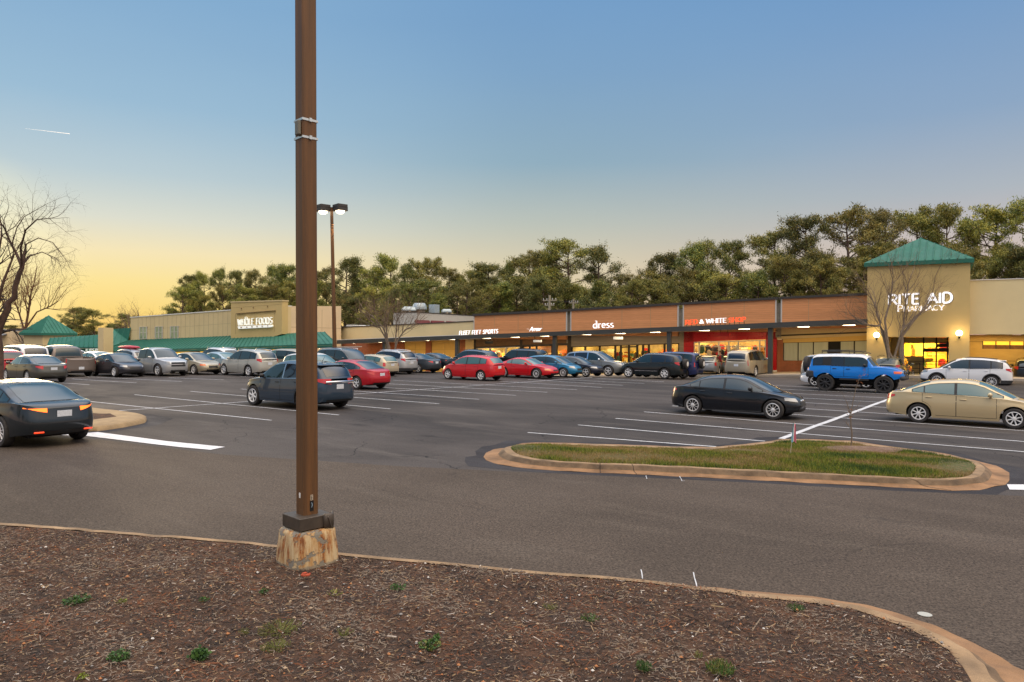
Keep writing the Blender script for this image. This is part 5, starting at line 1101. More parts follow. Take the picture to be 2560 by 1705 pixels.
P_('canopy_roof', M_cop, can, rf_)
P_('flashing', M_white, can, lambda b: (b.pbox(842, 1080, (849.3, 839.6), (850.4, 840.9), VC-.004, .1), b.pbox(1080, 1160, (839.6, 836.4), (840.9, 837.8), VC-.004, .1)))
for px in (961.7, 1143, 1387, 1673, 1926):
    u = S(px, 850, VC+.3)[0]; P_('post', M_fascia, can, lambda b: b.lbox(u-.16, u+.16, VC+.17, VC+.49, zbu(u)-.2, soff(px)+.05))
gl = 'lit canopy lamps'
for i, px in enumerate((878, 945, 1002, 1063, 1127, 1216, 1287.5, 1361, 1465.5, 1550.5, 1637.5, 1760.5, 1860, 2008, 2122)):
    v = VC+1.5; u = S(px, 850, v)[0]; z = soff(px)+.045
    o = P_('soffit_lamp', M_lamp, can, lambda b: b.lbox(u-.38, u+.38, v-.14, v+.14, z-.05, z))
    lamp('soffit_glow', 'AREA', L(u, v+.6, z-.12), 48 if px > 1150 else 52, (1, .66, .26), 1.6, .5, None, (0, 0, BROT))
# ---------------- timber-clad shop row
row = bld('shop_row', 'timber-panelled single-storey shop building with lit shopfronts', -25, VP_)
BAYS = [(1185, 1416, 786.4+3.5, 774.5+3.6), (1427, 1694.6, 773.6+3.6, 757.5+4.2), (1708, 1939, 756.6+4.8, 743.2+4.6), (1953, 2172, 742.3+4.8, 732+5)]
for x0, x1, t0, t1 in BAYS:
    P_('timber_panel', M_wood, row, lambda b: b.pbox(x0, x1, (t0, t1), (ctop(x0)-.35), VP_, .25))
    P_('coping', M_cop, row, lambda b: b.pbox(x0-5, x1+5, (t0-5.2, t1-5.6), (t0+.5, t1+.5), VP_-.14, .7))
    for x, t in ((x0, t0), (x1, t1)): u = S(x, 850, VP_)[0]; P_('edge_trim', M_alum, row, lambda b: b.lbox(u-.05, u+.05, VP_-.03, VP_+.2, ctop(x)-.3, S(x, t, VP_)[1]-.01))
for x in (1236, 1295, 1356, 1554.5, 1626, 1778.7, 1859.8, 2021, 2114.6):
    u = S(x, 850, VP_)[0]; P_('panel_joint', mat('panel_joint', (.44, .28, .14), .5), row, lambda b: b.lbox(u-.018, u+.018, VP_-.012, VP_+.05, ctop(x)-.3, S(x, interp([(1185, 790.5), (1416, 778.8), (1694, 762.2), (1939, 748.5), (2172, 737.5)], x), VP_)[1]))
for x0, x1, t in ((1416, 1427, 782), (1694.6, 1708, 772), (1939, 1953, 758)): P_('brick_slot', M_grbrick, row, lambda b: b.pbox(x0, x1, (t, t-.5), zbx(x0)+2.8, VP_+.28, .2))
P_('rear_block', M_cop, row, lambda b: b.prism([(S(1185, 850, VP_)[0], ZD), (S(2166, 850, VP_)[0], ZD), (S(2166, 850, VP_)[0], 5.6), (S(1185, 850, VP_)[0], 4.3)], VP_+7.2, VP_+16))
# masonry of the shopfront wall
def zc(px): return soff(px)+.2
def band(b, x0, x1, yb0, yb1, dv=.25, v=VW): b.pbox(x0, x1, (850-0*x0, 850), (yb0, yb1), v, dv)
def wallband(b, x0, x1, y0, y1, v=VW, dv=.25):
    u0, u1 = S(x0, 850, v)[0], S(x1, 850, v)[0]; b.lbox(u0, u1, v, v+dv, S(x0, y0, v)[1], zc(x0), 0, S(x1, y1, v)[1], zc(x1))
def pier(b, x0, x1, v=VW, dv=.3, ztop=None):
    u0, u1 = S(x0, 850, v)[0], S(x1, 850, v)[0]; b.lbox(u0, u1, v, v+dv, ZD, ztop or zc(x0), 0, ZD, ztop or zc(x1))
P_('brown_brick_band', M_brown, row, lambda b: (wallband(b, 1189, 1301, 867, 862.5), wallband(b, 1305, 1424, 862, 857.5)))
P_('header', M_cop, row, lambda b: (b.pbox(1189, 1301, (867, 862.5), (870.5, 866), VW-.03, .3), b.pbox(1305, 1424, (862, 857.5), (865.5, 861), VW-.03, .3)))
P_('grey_board_band', M_greyw, row, lambda b: (wallband(b, 1427, 1698, 866.5, 857.5), pier(b, 1698, 1709.5)))
for x0, x1 in ((1184, 1189), (1299.5, 1305.5), (1420, 1427.5)): P_('pilaster', M_dkframe, row, lambda b: pier(b, x0, x1, VW-.05, .4))
def redw(b):
    wallband(b, 1709.5, 1942, 855.3, 847); pier(b, 1709.5, 1734); pier(b, 1915, 1942)
P_('red_cladding', M_red, row, redw)
def rj(b):
    for x in (1770, 1842, 1905): u = S(x, 850, VW)[0]; b.lbox(u-.008, u+.008, VW-.004, VW+.02, S(x, interp([(1734, 854), (1915, 846)], x), VW)[1]+.02, zc(x)-.2)
    for y0, y1 in ((843.5, 834.5),): b.pbox(1710, 1941, (y0, y1), (y0+.35, y1+.35), VW-.004, .02)
    for y in (866, 877, 889, 900): b.pbox(1710, 1733.5, (y, y-.3), (y+.4, y+.1), VW-.004, .02)
P_('cladding_joint', mat('dark_red_joint', (.12, .004, .004), .6), row, rj)
P_('plinth', M_white, row, lambda b: (b.pbox(1915.5, 1943, (925.5, 925.5), ZD, VW-.02, .3)))
def last(b): wallband(b, 1942, 2170, 848, 838.5)
P_('rendered_band', M_stucco, row, last)
P_('dark_stripe', M_dkframe, row, lambda b: b.pbox(1942, 2170, (837.3, 828.5), (840.8, 832.5), VW-.02, .1))
P_('yellow_band', M_yellow, row, lambda b: b.pbox(1957, 2170, (848, 838.5), (856.8, 851), VW+.02, .2))
P_('brick_wall', M_brick, row, lambda b: (pier(b, 1943, 1957.5, ztop=S(1950, 849, VW)[1]), b.pbox(1957.5, 2170, (901.5, 903), ZD, VW, .25)))
for x0, x1 in [(1960, 1994), (1997, 2032), (2035, 2070), (2102, 2134), (2138, 2168)]: P_('papered_window', M_paper, row, lambda b: b.pbox(x0, x1, (857.5-.024*(x0-1960), 857.5-.024*(x1-1960)), (901, 901.5), VW+.12, .03))
P_('window_frame', M_dkframe, row, lambda b: b.pbox(1957.6, 2169, (856.3, 851), (901.6, 903), VW+.17, .05))
P_('louvre', M_under, row, lambda b: b.pbox(2072, 2101, (855, 854), (878, 878.5), VW+.10, .05))
# lit rooms
def room(x0, x1, hh, par, deep=5.5, wall=None, v=VW+.3, energy=120, col=(1, .72, .28)):
    u0, u1 = S(x0, 850, v)[0], S(x1, 850, v)[0]; zf = zbu(u0)+.10; zt = zbu(u1)+hh
    def f(b):
        b.lbox(u0, u1, v+deep, v+deep+.1, zf, zt); b.lbox(u0-.1, u0, v, v+deep, zf, zt); b.lbox(u1, u1+.1, v, v+deep, zf, zt); b.lbox(u0, u1, v, v+deep, zt, zt+.08)
    P_('interior_wall', wall or M_store, par, f); P_('shop_floor', M_floor, par, lambda b: b.lbox(u0, u1, v, v+deep, zf, zf+.04, 0, zf+.2, zf+.24))
    n = max(1, int((u1-u0)/4))
    for i in range(n):
        uu = u0+(u1-u0)*(i+.5)/n
        lamp('shop_ceiling_light', 'AREA', L(uu, v+deep*.45, zt-.08), energy/n, col, (u1-u0)/n*.7, deep*.5, None, (0, 0, BROT))
        P_('ceiling_lamp', M_lamp, par, lambda b: b.lbox(uu-.5, uu+.5, v+deep*.5, v+deep*.5+.2, zt-.06, zt-.02))
    return u0, u1
def stock(par, u0, u1, v0, cols, n, zmax, seed, nm='merchandise'):
    r = random.Random(seed); b = MB(); zz = zbu((u0+u1)/2)
    for _ in range(n):
        u = r.uniform(u0+.3, u1-.3); v = v0+r.uniform(.5, 4.2); k = r.random(); mi = r.randrange(len(cols))
        if k < .45:                          # a garment: shouldered slab hanging from a rail
            z = zz+r.choice([1.35, 1.9, 2.3])*zmax/2.4; w = r.uniform(.12, .26); h = r.uniform(.5, .8); d = r.uniform(.04, .12)
            b.prism([(u-w, z-h), (u+w, z-h), (u+w*.9, z-.12), (u+w*.3, z), (u-w*.3, z), (u-w*.9, z-.12)], v, v+d, mi)
        elif k < .8: w, h, d = r.uniform(.15, .6), r.uniform(.2, .9), .4; z = zz+r.choice([.16, .16, .9, 1.4, 1.8]); b.lbox(u-w/2, u+w/2, v, v+d, z, z+h*.6, mi)
        else: w = r.uniform(.5, 1.2); z = zz+r.choice([.9, 1.4, 1.9]); b.lbox(u-w/2, u+w/2, v, v+.35, z, z+.05, mi)
    rel(b.build(nm, cols, None), par)
WARMS = [mat('cloth_red', (.5, .02, .02), .8), mat('cloth_yellow', (.7, .45, .06), .8), mat('cloth_white', (.75, .7, .6), .8), mat('cloth_black', (.02, .02, .02), .8), mat('cloth_orange', (.65, .16, .03), .8), mat('cloth_teal', (.08, .22, .2), .8), M_shelf]
def frames(par, xs, yt, m, v=VW+.05, w=.05, transom=None):
    """vertical mullions at photo columns xs; yt(px) row of the head"""
    bot = zbx(xs[0], v)+.1
    def f(b):
        for x in xs: u = S(x, 850, v)[0]; b.lbox(u-w, u+w, v, v+.10, bot, S(x, yt(x), v)[1])
        u0, u1 = S(xs[0], 850, v)[0], S(xs[-1], 850, v)[0]; b.lbox(u0-w, u1+w, v-.01, v+.11, S(xs[0], yt(xs[0]), v)[1]-.06, S(xs[0], yt(xs[0]), v)[1]+.03, 0, S(xs[-1], yt(xs[-1]), v)[1]-.06, S(xs[-1], yt(xs[-1]), v)[1]+.03)
        b.lbox(u0, u1, v+.012, v+.09, bot, bot+.10)
        if transom: b.lbox(u0, u1, v+.014, v+.088, transom-.035, transom+.035)
    P_('window_frame', m, par, f)
    P_('shop_window', M_sg, par, lambda b: b.lbox(S(xs[0], 850, v)[0], S(xs[-1], 850, v)[0], v+.04, v+.055, bot, S(xs[0], yt(xs[0]), v)[1]-.02, 0, bot, S(xs[-1], yt(xs[-1]), v)[1]-.02))
lin = lambda x0, y0, x1, y1: (lambda x: y0+(y1-y0)*(x-x0)/(x1-x0))
u0, u1 = room(1190, 1300, 3.1, row, 5, energy=460); stock(row, u0, u1, VW+.3, WARMS, 90, 2.3, 1)
frames(row, [1190, 1225, 1265, 1299.5], lin(1190, 871, 1300, 866.5), M_alum, w=.11)
u0, u1 = room(1306, 1420, 3.1, row, 5, wall=mat('shop_interior_tan', (.5, .28, .12), .9), energy=290); stock(row, u0, u1, VW+.3, WARMS, 80, 2.3, 2)
frames(row, [1307, 1324, 1341, 1380, 1392, 1420], lin(1307, 866, 1420, 861.5), M_dkframe, w=.08)
u0, u1 = room(1428, 1698, 3.3, row, 6, energy=620, col=(1, .70, .22)); stock(row, u0, u1, VW+.1, WARMS, 150, 2.0, 3)
frames(row, [1429, 1463, 1499, 1538, 1552, 1572, 1593, 1607.5, 1622, 1661, 1698], lin(1429, 866.8, 1698, 857.8), M_dkframe, w=.09)
P_('door_head', M_dkframe, row, lambda b: b.pbox(1552, 1593, (866.2, 865), (869.5, 868.3), VW+.035, .1))
u0, u1 = room(1733, 1916, 3.3, row, 6, energy=620, col=(1, .66, .24)); stock(row, u0, u1, VW+.1, WARMS, 190, 2.4, 4)
frames(row, [1734.5, 1748, 1797, 1822, 1846, 1899, 1914.5], lin(1734.5, 855.5, 1914.5, 850.3), M_alum, w=.055, transom=S(1820, 866, VW)[1])
P_('double_door', M_alum, row, lambda b: [b.pbox(x0, x1, (867, 866.5), zbx(x0), VW+.02, .08) for x0, x1 in ((1797.5, 1802), (1818, 1826), (1841.5, 1846))])
# hanging blade signs
for px, y0, y1, m_, lb in ((1222.5, 853, 859.5, M_under, 'small dark hanging sign under the canopy by the running shop'), (1343.5, 850, 855.5, M_letterw, 'small pale hanging sign under the canopy by the script sign'), (1545, 842, 848.5, M_letterw, 'small pale hanging sign under the canopy before the dress shop'), (1810, 833, 840, M_red, 'small red hanging sign under the canopy by the red shopfront')):
    v = VC+1.9; u, zt = S(px, y0, v); zb_ = S(px, y1, v)[1]; t = thing('hanging_sign', lb, 'sign', L(u, v, zb_), BROT)
    P_('panel', m_, t, lambda b: b.lbox(u-.42, u+.42, v, v+.05, zb_, zt)); P_('hanger', M_under, t, lambda b: (b.lbox(u-.3, u-.27, v+.01, v+.04, zt, soff(px)+.08), b.lbox(u+.27, u+.3, v+.01, v+.04, zt, soff(px)+.08)))
# ---------------- lettering on the canopy edge and panels
def sign(name, label, parts, loc):
    t = thing(name, label, 'sign', loc)
    for nm, m, fn in parts: P_(nm, m, t, fn)
    return t
VS = VC-.02
def legs(b, x0, x1, n, y0, y1, v):
    for i in range(n): px = x0+(x1-x0)*i/(n-1); py = y0+(y1-y0)*i/(n-1); u, z = S(px, py, v); b.lbox(u-.02, u+.02, v+.04, v+.08, ctop(px)-.02, z+.03)
sign('shop_sign', 'white slanted capitals of the running shop sign standing on the canopy edge', [('letters', M_letter, lambda b: textpx(b, 'FLEET FEET SPORTS', (1147, 837.3), (1243.5, 833), 9.6, VS, wx=.085, wz=.10, slant=.16, sp=.22)), ('sign_rail', M_cop, lambda b: legs(b, 1150, 1240, 9, 837, 833, VS))], L(*S(1190, 836, VS)[:1], VS))
def arrow(b):
    textpx(b, 'Arrow', (1323, 828.3), (1350, 826.6), 10.5, VS, wx=.085, wz=.09, slant=.35, sp=.02)
    ribbon(b, [(1316.5, 822), (1323, 823.2), (1330, 822.6)], .18, .10, VS, VS+.08, lambda x, y: S(x, y, VS)); ribbon(b, [(1348, 822.8), (1355.5, 820.8)], .18, .12, VS, VS+.08, lambda x, y: S(x, y, VS))
sign('shop_sign', 'small white script sign on the canopy edge left of the dress shop', [('letters', M_letter, arrow)], L(*S(1336, 830, VS)[:1], VS))
sign('shop_sign', 'white lower-case serif dress sign on the timber panel', [('letters', M_letter, lambda b: textpx(b, 'dress', (1482, 820.8), (1533, 818.6), 17.5, VS, wx=.10, wz=.06, serif=.6, sp=.12, dep=.12))], L(*S(1508, 825, VS)[:1], VS))
sign('shop_sign', 'red and white capitals sign above the red shopfront', [('red_word', M_letterr, lambda b: textpx(b, 'RED', (1713.5, 811.3), (1743.5, 809.6), 10.8, VS, wx=.14, wz=.09, serif=.8)), ('red_word', M_letterr, lambda b: textpx(b, 'SHOP', (1821.5, 805.6), (1863.5, 803.4), 10.8, VS, wx=.14, wz=.09, serif=.8)),
   ('white_letters', M_letter, lambda b: (textpx(b, '&', (1748.5, 809.2), (1759, 808.6), 9.8, VS, wx=.14, wz=.12), textpx(b, 'WHITE', (1765, 808.3), (1815.5, 805.9), 10.8, VS, wx=.14, wz=.09, serif=.8))), ('sign_rail', M_cop, lambda b: legs(b, 1716, 1860, 13, 811, 804, VS))], L(*S(1788, 812, VS)[:1], VS))
# ---------------- low cream building between the two shops
low = bld('low_building', 'low cream building with brick and yellow boarded bays under the canopy', -62, 57)
VL = 58.6
P_('parapet_wall', M_cream, low, lambda b: (b.pbox(853, 1120, (818.7, 806.8), 1.2, VL, .4), b.pbox(1120, 1186, (806.8, 803.2), 1.8, VL, .4)))
P_('coping', M_cop, low, lambda b: (b.pbox(853, 1120, (816.9, 805.0), (818.9, 807), VL-.08, .6), b.pbox(1120, 1186, (805.0, 801.4), (807, 803.4), VL-.08, .6)))
P_('flat_roof', M_cop, low, lambda b: b.prism([(S(853, 850, VL)[0], 2.4), (S(1186, 850, VL)[0], 2.9), (S(1186, 850, VL)[0], 3.0), (S(853, 850, VL)[0], 2.5)], VL+.4, VL+16))
VB = 58.2
for x0, x1 in ((855, 1010.5), (1064, 1078), (1147, 1163.5)): P_('red_brick_wall', M_brick, low, lambda b: pier(b, x0, x1, VB, .3))
for x0, x1 in ((1010.5, 1064), (1078, 1141)): P_('yellow_boarding', M_yellow, low, lambda b: pier(b, x0, x1, VB+.1, .2))
P_('tan_panel', M_stucco, low, lambda b: pier(b, 1163.5, 1184, VB, .3))
P_('board_joint', M_shelf, low, lambda b: [b.pbox(x0, x1, (y, y), (y+.5, y+.5), VB+.09, .05) for x0, x1, y in ((1011, 1064, 874), (1078, 1141, 873))]+[b.pbox(x, x+.6, (860, 860), ZD, VB+.088, .05) for x in (1038, 1112)])
P_('roof_light', M_white, low, lambda b: b.prism([S(858, 819, VL+.5), S(925, 815.5, VL+.5), S(862, 811.6, VL+.5)], VL+.8, VL+5))
# ---------------- food store
VF = 50.0
fs = bld('food_store', 'large beige food store with green metal awning and projecting sign bay', -110, VF)
uL, uR = S(326, 850, VF)[0], S(718, 850, VF)[0]; zL, zR = S(326, 794.5, VF)[1], S(718, 768, VF)[1]
zR = S(718, 766, VF)[1]
P_('front_wall', M_stucco, fs, lambda b: b.prism([(uL, ZD), (uR, ZD), (uR, zR), (uL, zL)], VF, VF+.5))
P_('parapet_cap', M_white, fs, lambda b: b.prism([(uL-.05, zL), (uR, zR), (uR, zR+.10), (uL-.05, zL+.10)], VF-.06, VF+.6))
vB = 57.0; zA = T(722, 761.6, uR)[1]; zBk = T(853, 765.3, uR)[1]
VE = T(853, 765.3, uR)[0]
P_('side_wall', M_pink, fs, lambda b: b.add([L(uR-.4, VF+.5, ZD), L(uR, VF+.5, ZD), L(uR, VE, ZD), L(uR-.4, VE, ZD), L(uR-.4, VF+.5, zR+.05), L(uR, VF+.5, zR+.05), L(uR, VE, zBk), L(uR-.4, VE, zBk)], [(3, 2, 1, 0), (4, 5, 6, 7), (0, 1, 5, 4), (1, 2, 6, 5), (2, 3, 7, 6), (3, 0, 4, 7)]))
P_('store_roof', M_cop, fs, lambda b: b.lbox(uL+.1, uR-.41, VF+.51, VE+10, zL-1.0, zL-.9))
def fj(b):
    for i in range(24):
        px = 345+i*10.2+i*i*.05
        if px < 575: u = S(px, 850, VF)[0]; b.lbox(u-.02, u+.02, VF-.006, VF+.05, 1.0, zL+(zR-zL)*(u-uL)/(uR-uL)-.1)
    b.pbox(327, 576, (826, 808), (826.5, 808.5), VF-.005, .03)
    for px in (760, 805): v = T(px, 800, uR)[0]; b.lbox(uR-.05, uR+.006, v-.02, v+.02, 1.5, zR-.15)
    b.lbox(uR-.05, uR+.005, VF+.5, VE, zR-2.1, zR-2.06)
P_('panel_joint', mat('render_joint', (.36, .29, .18), .9), fs, fj)
for x0, x1 in ((350, 367.5), (389, 406.5), (427, 446)):
    f = P_('window', mat('greenish_pane', (.28, .36, .22), .15, coat=.6, var=.3, vscale=1.5), fs, lambda b: b.pbox(x0, x1, (817-.02*(x0-350), 816.4-.02*(x0-350)), (847-.03*(x0-350), 846-.03*(x0-350)), VF-.03, .1))
    def fr(b):
        xm = (x0+x1)/2
        for x in (x0, xm, x1): u = S(x, 850, VF)[0]; b.lbox(u-.07, u+.07, VF-.07, VF-.02, S(x, 847-.035*(x0-350), VF)[1], S(x, 817-.02*(x0-350), VF)[1])
        for y in (817, 831, 846.6): b.pbox(x0-.6, x1+.6, (y-.02*(x0-350), y-.4-.02*(x0-350)), (y+1-.02*(x0-350), y+.6-.02*(x0-350)), VF-.075, .06)
    b_ = MB(); fr(b_); o_ = b_.build('frame', M_alum, None); rel(o_, fs); o_.parent = f
# sign bay
uS_ = S(719, 850, VF)[0]; VT = T(704.5, 800, uS_)[0]; a0, a1 = S(577, 850, VT)[0], S(704.5, 850, VT)[0]; zt0, zt1 = S(577, 760, VT)[1], S(704.5, 749.3, VT)[1]; zb0 = S(577, 843.6, VT)[1]; zb1 = S(704.5, 835, VT)[1]; zt = (zt0+zt1)/2
VBE = T(720, 800, a1)[0]
bay = P_('sign_bay', M_stucco2, fs, lambda b: b.prism([(a0, zb0-.1)]+[(a0+(a1-a0)*t, zb0+(zb1-zb0)*t-.42*sin(pi*t)) for t in (.15, .3, .45, .6, .75, .9)]+[(a1, zb1), (a1, zt), (a0, zt)], VT, max(VBE, VF-.03)))
def recess(b):
    for x0, x1, y0, y1, yb0, yb1 in ((589, 686, 783.5, 776, 0, 0),): b.pbox(x0, x1, (y0-.3, y1-.3), (y0+1.2, y1+.8), VT-.16, .16)
    b.pbox(578, 704, (769.5, 760.5), (769.9, 760.9), VT-.006, .02); b.pbox(588, 588.6, (784, 784), (835, 835), VT-.006, .02); b.pbox(686, 686.6, (777, 777), (829, 829), VT-.006, .02)
    for x in (602, 632, 667): b.pbox(x-.8, x+.8, (770-.08*(x-602), 770-.08*(x-602)), (772.6-.08*(x-602), 772.6-.08*(x-602)), VT-.08, .08)
o_ = P_('bay_ledge', mat('ledge_brown', (.22, .15, .07), .8), fs, recess)
P_('bay_cap', M_stucco, fs, lambda b: b.lbox(a0-.06, a1+.06, VT-.06, max(VBE, VF-.03)+.05, zt, zt+.12))
# standing-seam awning
VA = 46.6
eL, eR = S(252, 878, VA), S(840, 858.5, VA); ze0, ze1 = eL[1], eR[1]
tL, tR = S(326, 850.5, VF-.02), S(811, 829.3, VF-.02)
def eave(px): return S(px, 878-(878-858.8)*(px-252)/(738-252) if px < 738 else 858.8, VA)
A0 = L(eL[0], VA, eave(252)[1]); A1 = L(eR[0], VA, eave(840)[1]); B0 = L(tL[0], VF-.02, tL[1]); B1 = L(tR[0], VF-.02, tR[1])
def awn(b):
    slopeslab(b, A0, A1, B0, B1, .14); seams(b, A0, A1, B0, B1, .62)
    b.add([A1, L(S(842, 858.5, VF)[0], VF, S(842, 857, VF)[1]), B1], [(0, 1, 2)])
P_('awning', M_green, fs, awn)
P_('awning_fascia', M_green, fs, lambda b: b.prism([(eL[0], eave(252)[1]-.30), (eR[0], eave(840)[1]-.33), (eR[0], eave(840)[1]-.145), (eL[0], eave(252)[1]-.145)], VA-.02, VA+.1))
P_('awning_soffit', M_soffit, fs, lambda b: b.prism([(eL[0], eave(252)[1]-.30), (eR[0], eave(840)[1]-.33), (eR[0], eave(840)[1]-.26), (eL[0], eave(252)[1]-.23)], VA+.11, VF-.05))
P_('lower_shopfront', M_yellow, fs, lambda b: b.lbox(uL, uR+.02, VF-.14, VF-.02, ZD, S(326, 852, VF)[1], 0, ZD, S(718, 840, VF)[1]))
def lw(b):
    r = random.Random(3)
    for i in range(34):
        px = 435+i*8.2
        if px > 700: break
        if r.random() < .8: b.pbox(px, px+6.6, (868.5-(px-435)*.022, 868.3-(px-435)*.022), zbx(px, VF)+.5, VF-.2, .05)
P_('lit_window', mat('lit_store_window', (.5, .35, .1), .4, emit=(1, .55, .07), estr=.75, var=.4, vscale=1.3), fs, lw)
for px in (470, 560, 650, 760): 
    u = S(px, 870, VF)[0]; lamp('awning_glow', 'AREA', L(u, VF-1.6, S(px, 868-.022*(px-470), VF-1.6)[1]), 200, (1, .60, .16), 8, .8, None, (0, 0, BROT))
P_('awning_lamp', M_lamp, fs, lambda b: [b.pbox(x, x+9, (867.5-.02*(x-580), 867.3-.02*(x-580)), (869.3-.02*(x-580), 869.1-.02*(x-580)), VF-1.2, .4) for x in (425, 580, 616)])
P_('canopy_post', M_yellow, fs, lambda b: [b.lbox(S(x, 850, VA+.4)[0]-.25, S(x, 850, VA+.4)[0]+.25, VA+.3, VA+.8, ZD, eave(x)[1]-.3) for x in (712, 640, 560, 480, 330)])
# its sign
VG = VT-.22
def wf(b): textpx(b, 'WHOLE FOODS', (593, 813.8), (679, 808.8), 15.6, VG, wx=.085, wz=.07, serif=.3, sp=.19, dep=.16)
def leafy(b):
    f = lambda x, y: S(x, y, VG); ribbon(b, [(611, 796), (613.5, 792), (617, 793.5), (618, 797)], .3, .22, VG-.02, VG+.1, f)
    ribbon(b, [(612.5, 795.5), (615.5, 797.5)], .2, .16, VG-.03, VG+.1, f)
def wfb(b): 
    f = lambda x, y: S(x, y, VG)
    P0 = [S(594, 816.4, VG), S(596, 822.2, VG), S(677.5, 817.9, VG), S(680, 815.5, VG), S(678.5, 811.6, VG), S(595.5, 815.6, VG)]
    b.prism(P0, VG, VG+.2)
sign('store_sign', 'white serif two-line store sign with a pale bar on the projecting bay', [('letters', M_letterw, wf), ('leaf_mark', M_letterw, leafy), ('bar', M_letterw, wfb),
  ('letter_returns', M_dgreen, lambda b: (textpx(b, 'WHOLE FOODS', (595.0, 814.6), (681.0, 809.6), 15.8, VG+.17, wx=.085, wz=.07, serif=.3, sp=.19, dep=.04), b.prism([S(595, 817.5, VG+.2), S(597, 823.2, VG+.2), S(679, 818.7, VG+.2), S(681.3, 815.5, VG+.2), S(679.5, 812, VG+.2)], VG+.205, VG+.22))),
  ('small_letters', M_shelf, lambda b: [textpx(b, ch, (x, y), (x+3.4, y-.2), 3.6, VG-.03, wx=.14, wz=.12, dep=.03) for ch, x, y in zip('MARKET', (601, 615, 628, 641, 654, 667), (820.3, 819.6, 818.9, 818.3, 817.6, 816.9))])], L(a0+8, VG))
# ---------------- fin wall and green roofs further left
fin = bld('fin_wall', 'tall beige fin wall at the left end of the food store', S(250, 850, 46)[0], 46, 'wall')
f0 = S(245, 850, 45.4)[0]; f1 = S(258.5, 850, 45.4)[0]; FE = T(283, 850, f1)[0]
P_('wall', M_stucco, fin, lambda b: b.add([L(f0, 45.4, ZD), L(f1, 45.4, ZD), L(f1, FE, ZD), L(f0, FE, ZD), L(f0, 45.4, S(245, 819, 45.4)[1]), L(f1, 45.4, S(258, 819, 45.4)[1]), L(f1, FE, S(258, 819, 45.4)[1]), L(f0, FE, S(245, 819, 45.4)[1])], [(3, 2, 1, 0), (4, 5, 6, 7), (0, 1, 5, 4), (1, 2, 6, 5), (2, 3, 7, 6), (3, 0, 4, 7)]))
def steep(b):
    A_ = L(S(259, 873, 46.8)[0], 46.8, S(259, 873, 46.8)[1]); B_ = L(S(326, 851, VF)[0], VF-.3, S(326, 851, VF-.3)[1]); C_ = L(S(283, 822, 49.9)[0], 49.9, S(283, 822.4, 49.9)[1]); D_ = L(S(327, 820, 49.9)[0], 49.9, S(327, 819.5, 49.9)[1])
    slopeslab(b, A_, B_, C_, D_, .12); seams(b, A_, B_, C_, D_, .9)
P_('steep_roof', M_green, fin, steep)
wing = bld('side_wing', 'low wing with green standing-seam roof and green wall left of the fin', -150, 47)
VQ = 46.0
w0, w1 = S(118, 866, VQ), S(246, 868, VQ); r0, r1 = S(127, 844.7, VQ+1.4), S(246, 836.8, VQ+1.4)
def wr(b): slopeslab(b, L(w0[0], VQ, w0[1]), L(w1[0], VQ, w1[1]), L(r0[0], VQ+1.4, r0[1]), L(r1[0], VQ+1.4, r1[1]), .15); seams(b, L(w0[0], VQ, w0[1]), L(w1[0], VQ, w1[1]), L(r0[0], VQ+1.4, r0[1]), L(r1[0], VQ+1.4, r1[1]), 1.0, .08, .09)
P_('roof', M_green, wing, wr); P_('wall', M_greenw, wing, lambda b: b.lbox(w0[0], w1[0], VQ+.6, VQ+1, ZD, w0[1]-.2, 0, ZD, w1[1]-.2))
sign('shop_sign', 'white condensed capitals on the dark green wall of the side wing', [('letters', M_letterw, lambda b: textpx(b, "IF IT'S PAPER", (214, 879.6), (262, 878), 7.2, VQ+.5, wx=.16, wz=.12, sp=.1))], L(w1[0]-3, VQ+.5))
def tower(name, label, v0, v1, xa, xb, ye0, ye1, apex, m, par_cat='building', ov=.25):
    ua, za = S(xa, ye0, v0); ub, zb = S(xb, ye1, v0); t = bld(name, label, (ua+ub)/2, v0, par_cat); ze = (za+zb)/2
    P_('wall', m, t, lambda b: b.lbox(ua, ub, v0, v1, ZD, ze))
    um, vm = (ua+ub)/2, (v0+v1)/2; d = ray(*apex); k = vm/(d[0]*BV[0]+d[1]*BV[1]); zap = CH+k*d[2]
    a_, b_, c_, d_ = [L(u, v, ze) for u, v in ((ua-ov, v0-ov), (ub+ov, v0-ov), (ub+ov, v1+ov), (ua-ov, v1+ov))]; ap = L(um, vm, zap)
    def f(bb):
        bb.add([a_, b_, c_, d_, ap]+[(q[0], q[1], q[2]-.32) for q in (a_, b_, c_, d_)], [(0, 1, 4), (1, 2, 4), (2, 3, 4), (3, 0, 4), (0, 5, 6, 1), (1, 6, 7, 2), (2, 7, 8, 3), (3, 8, 5, 0), (8, 7, 6, 5)])
        for p, q in ((a_, b_), (b_, c_)):
            p_, q_ = np.array(p), np.array(q); n = max(5, int(np.linalg.norm(q_-p_)/.45)); apx = np.array(ap); nn = np.cross(q_-p_, apx-p_); nn /= np.linalg.norm(nn); nn = nn if nn[2] > 0 else -nn; mid_ = (p_+q_)/2; upv = apx-mid_
            tt = (q_-p_)/np.linalg.norm(q_-p_)*.022
            for i in range(1, n):
                f_ = i/n; base = p_+(q_-p_)*f_; h = 1-abs(2*f_-1); top = base+upv*h
                if h > .02: bb.add([base-tt, base+tt, base+tt+nn*.05, base-tt+nn*.05, top-tt, top+tt, top+tt+nn*.05, top-tt+nn*.05], [(0, 1, 2, 3), (3, 2, 6, 7), (0, 3, 7, 4), (1, 5, 6, 2)])
    P_('pyramid_roof', M_green, t, f); return t, ua, ub, ze
tower('green_roof_tower', 'far beige block under a green pyramid roof at the left', 49.5, T(183, 833, S(107, 833, 49.5)[0])[0], 59, 107, 833, 831.5, (129.5, 788), M_stucco, ov=.4)
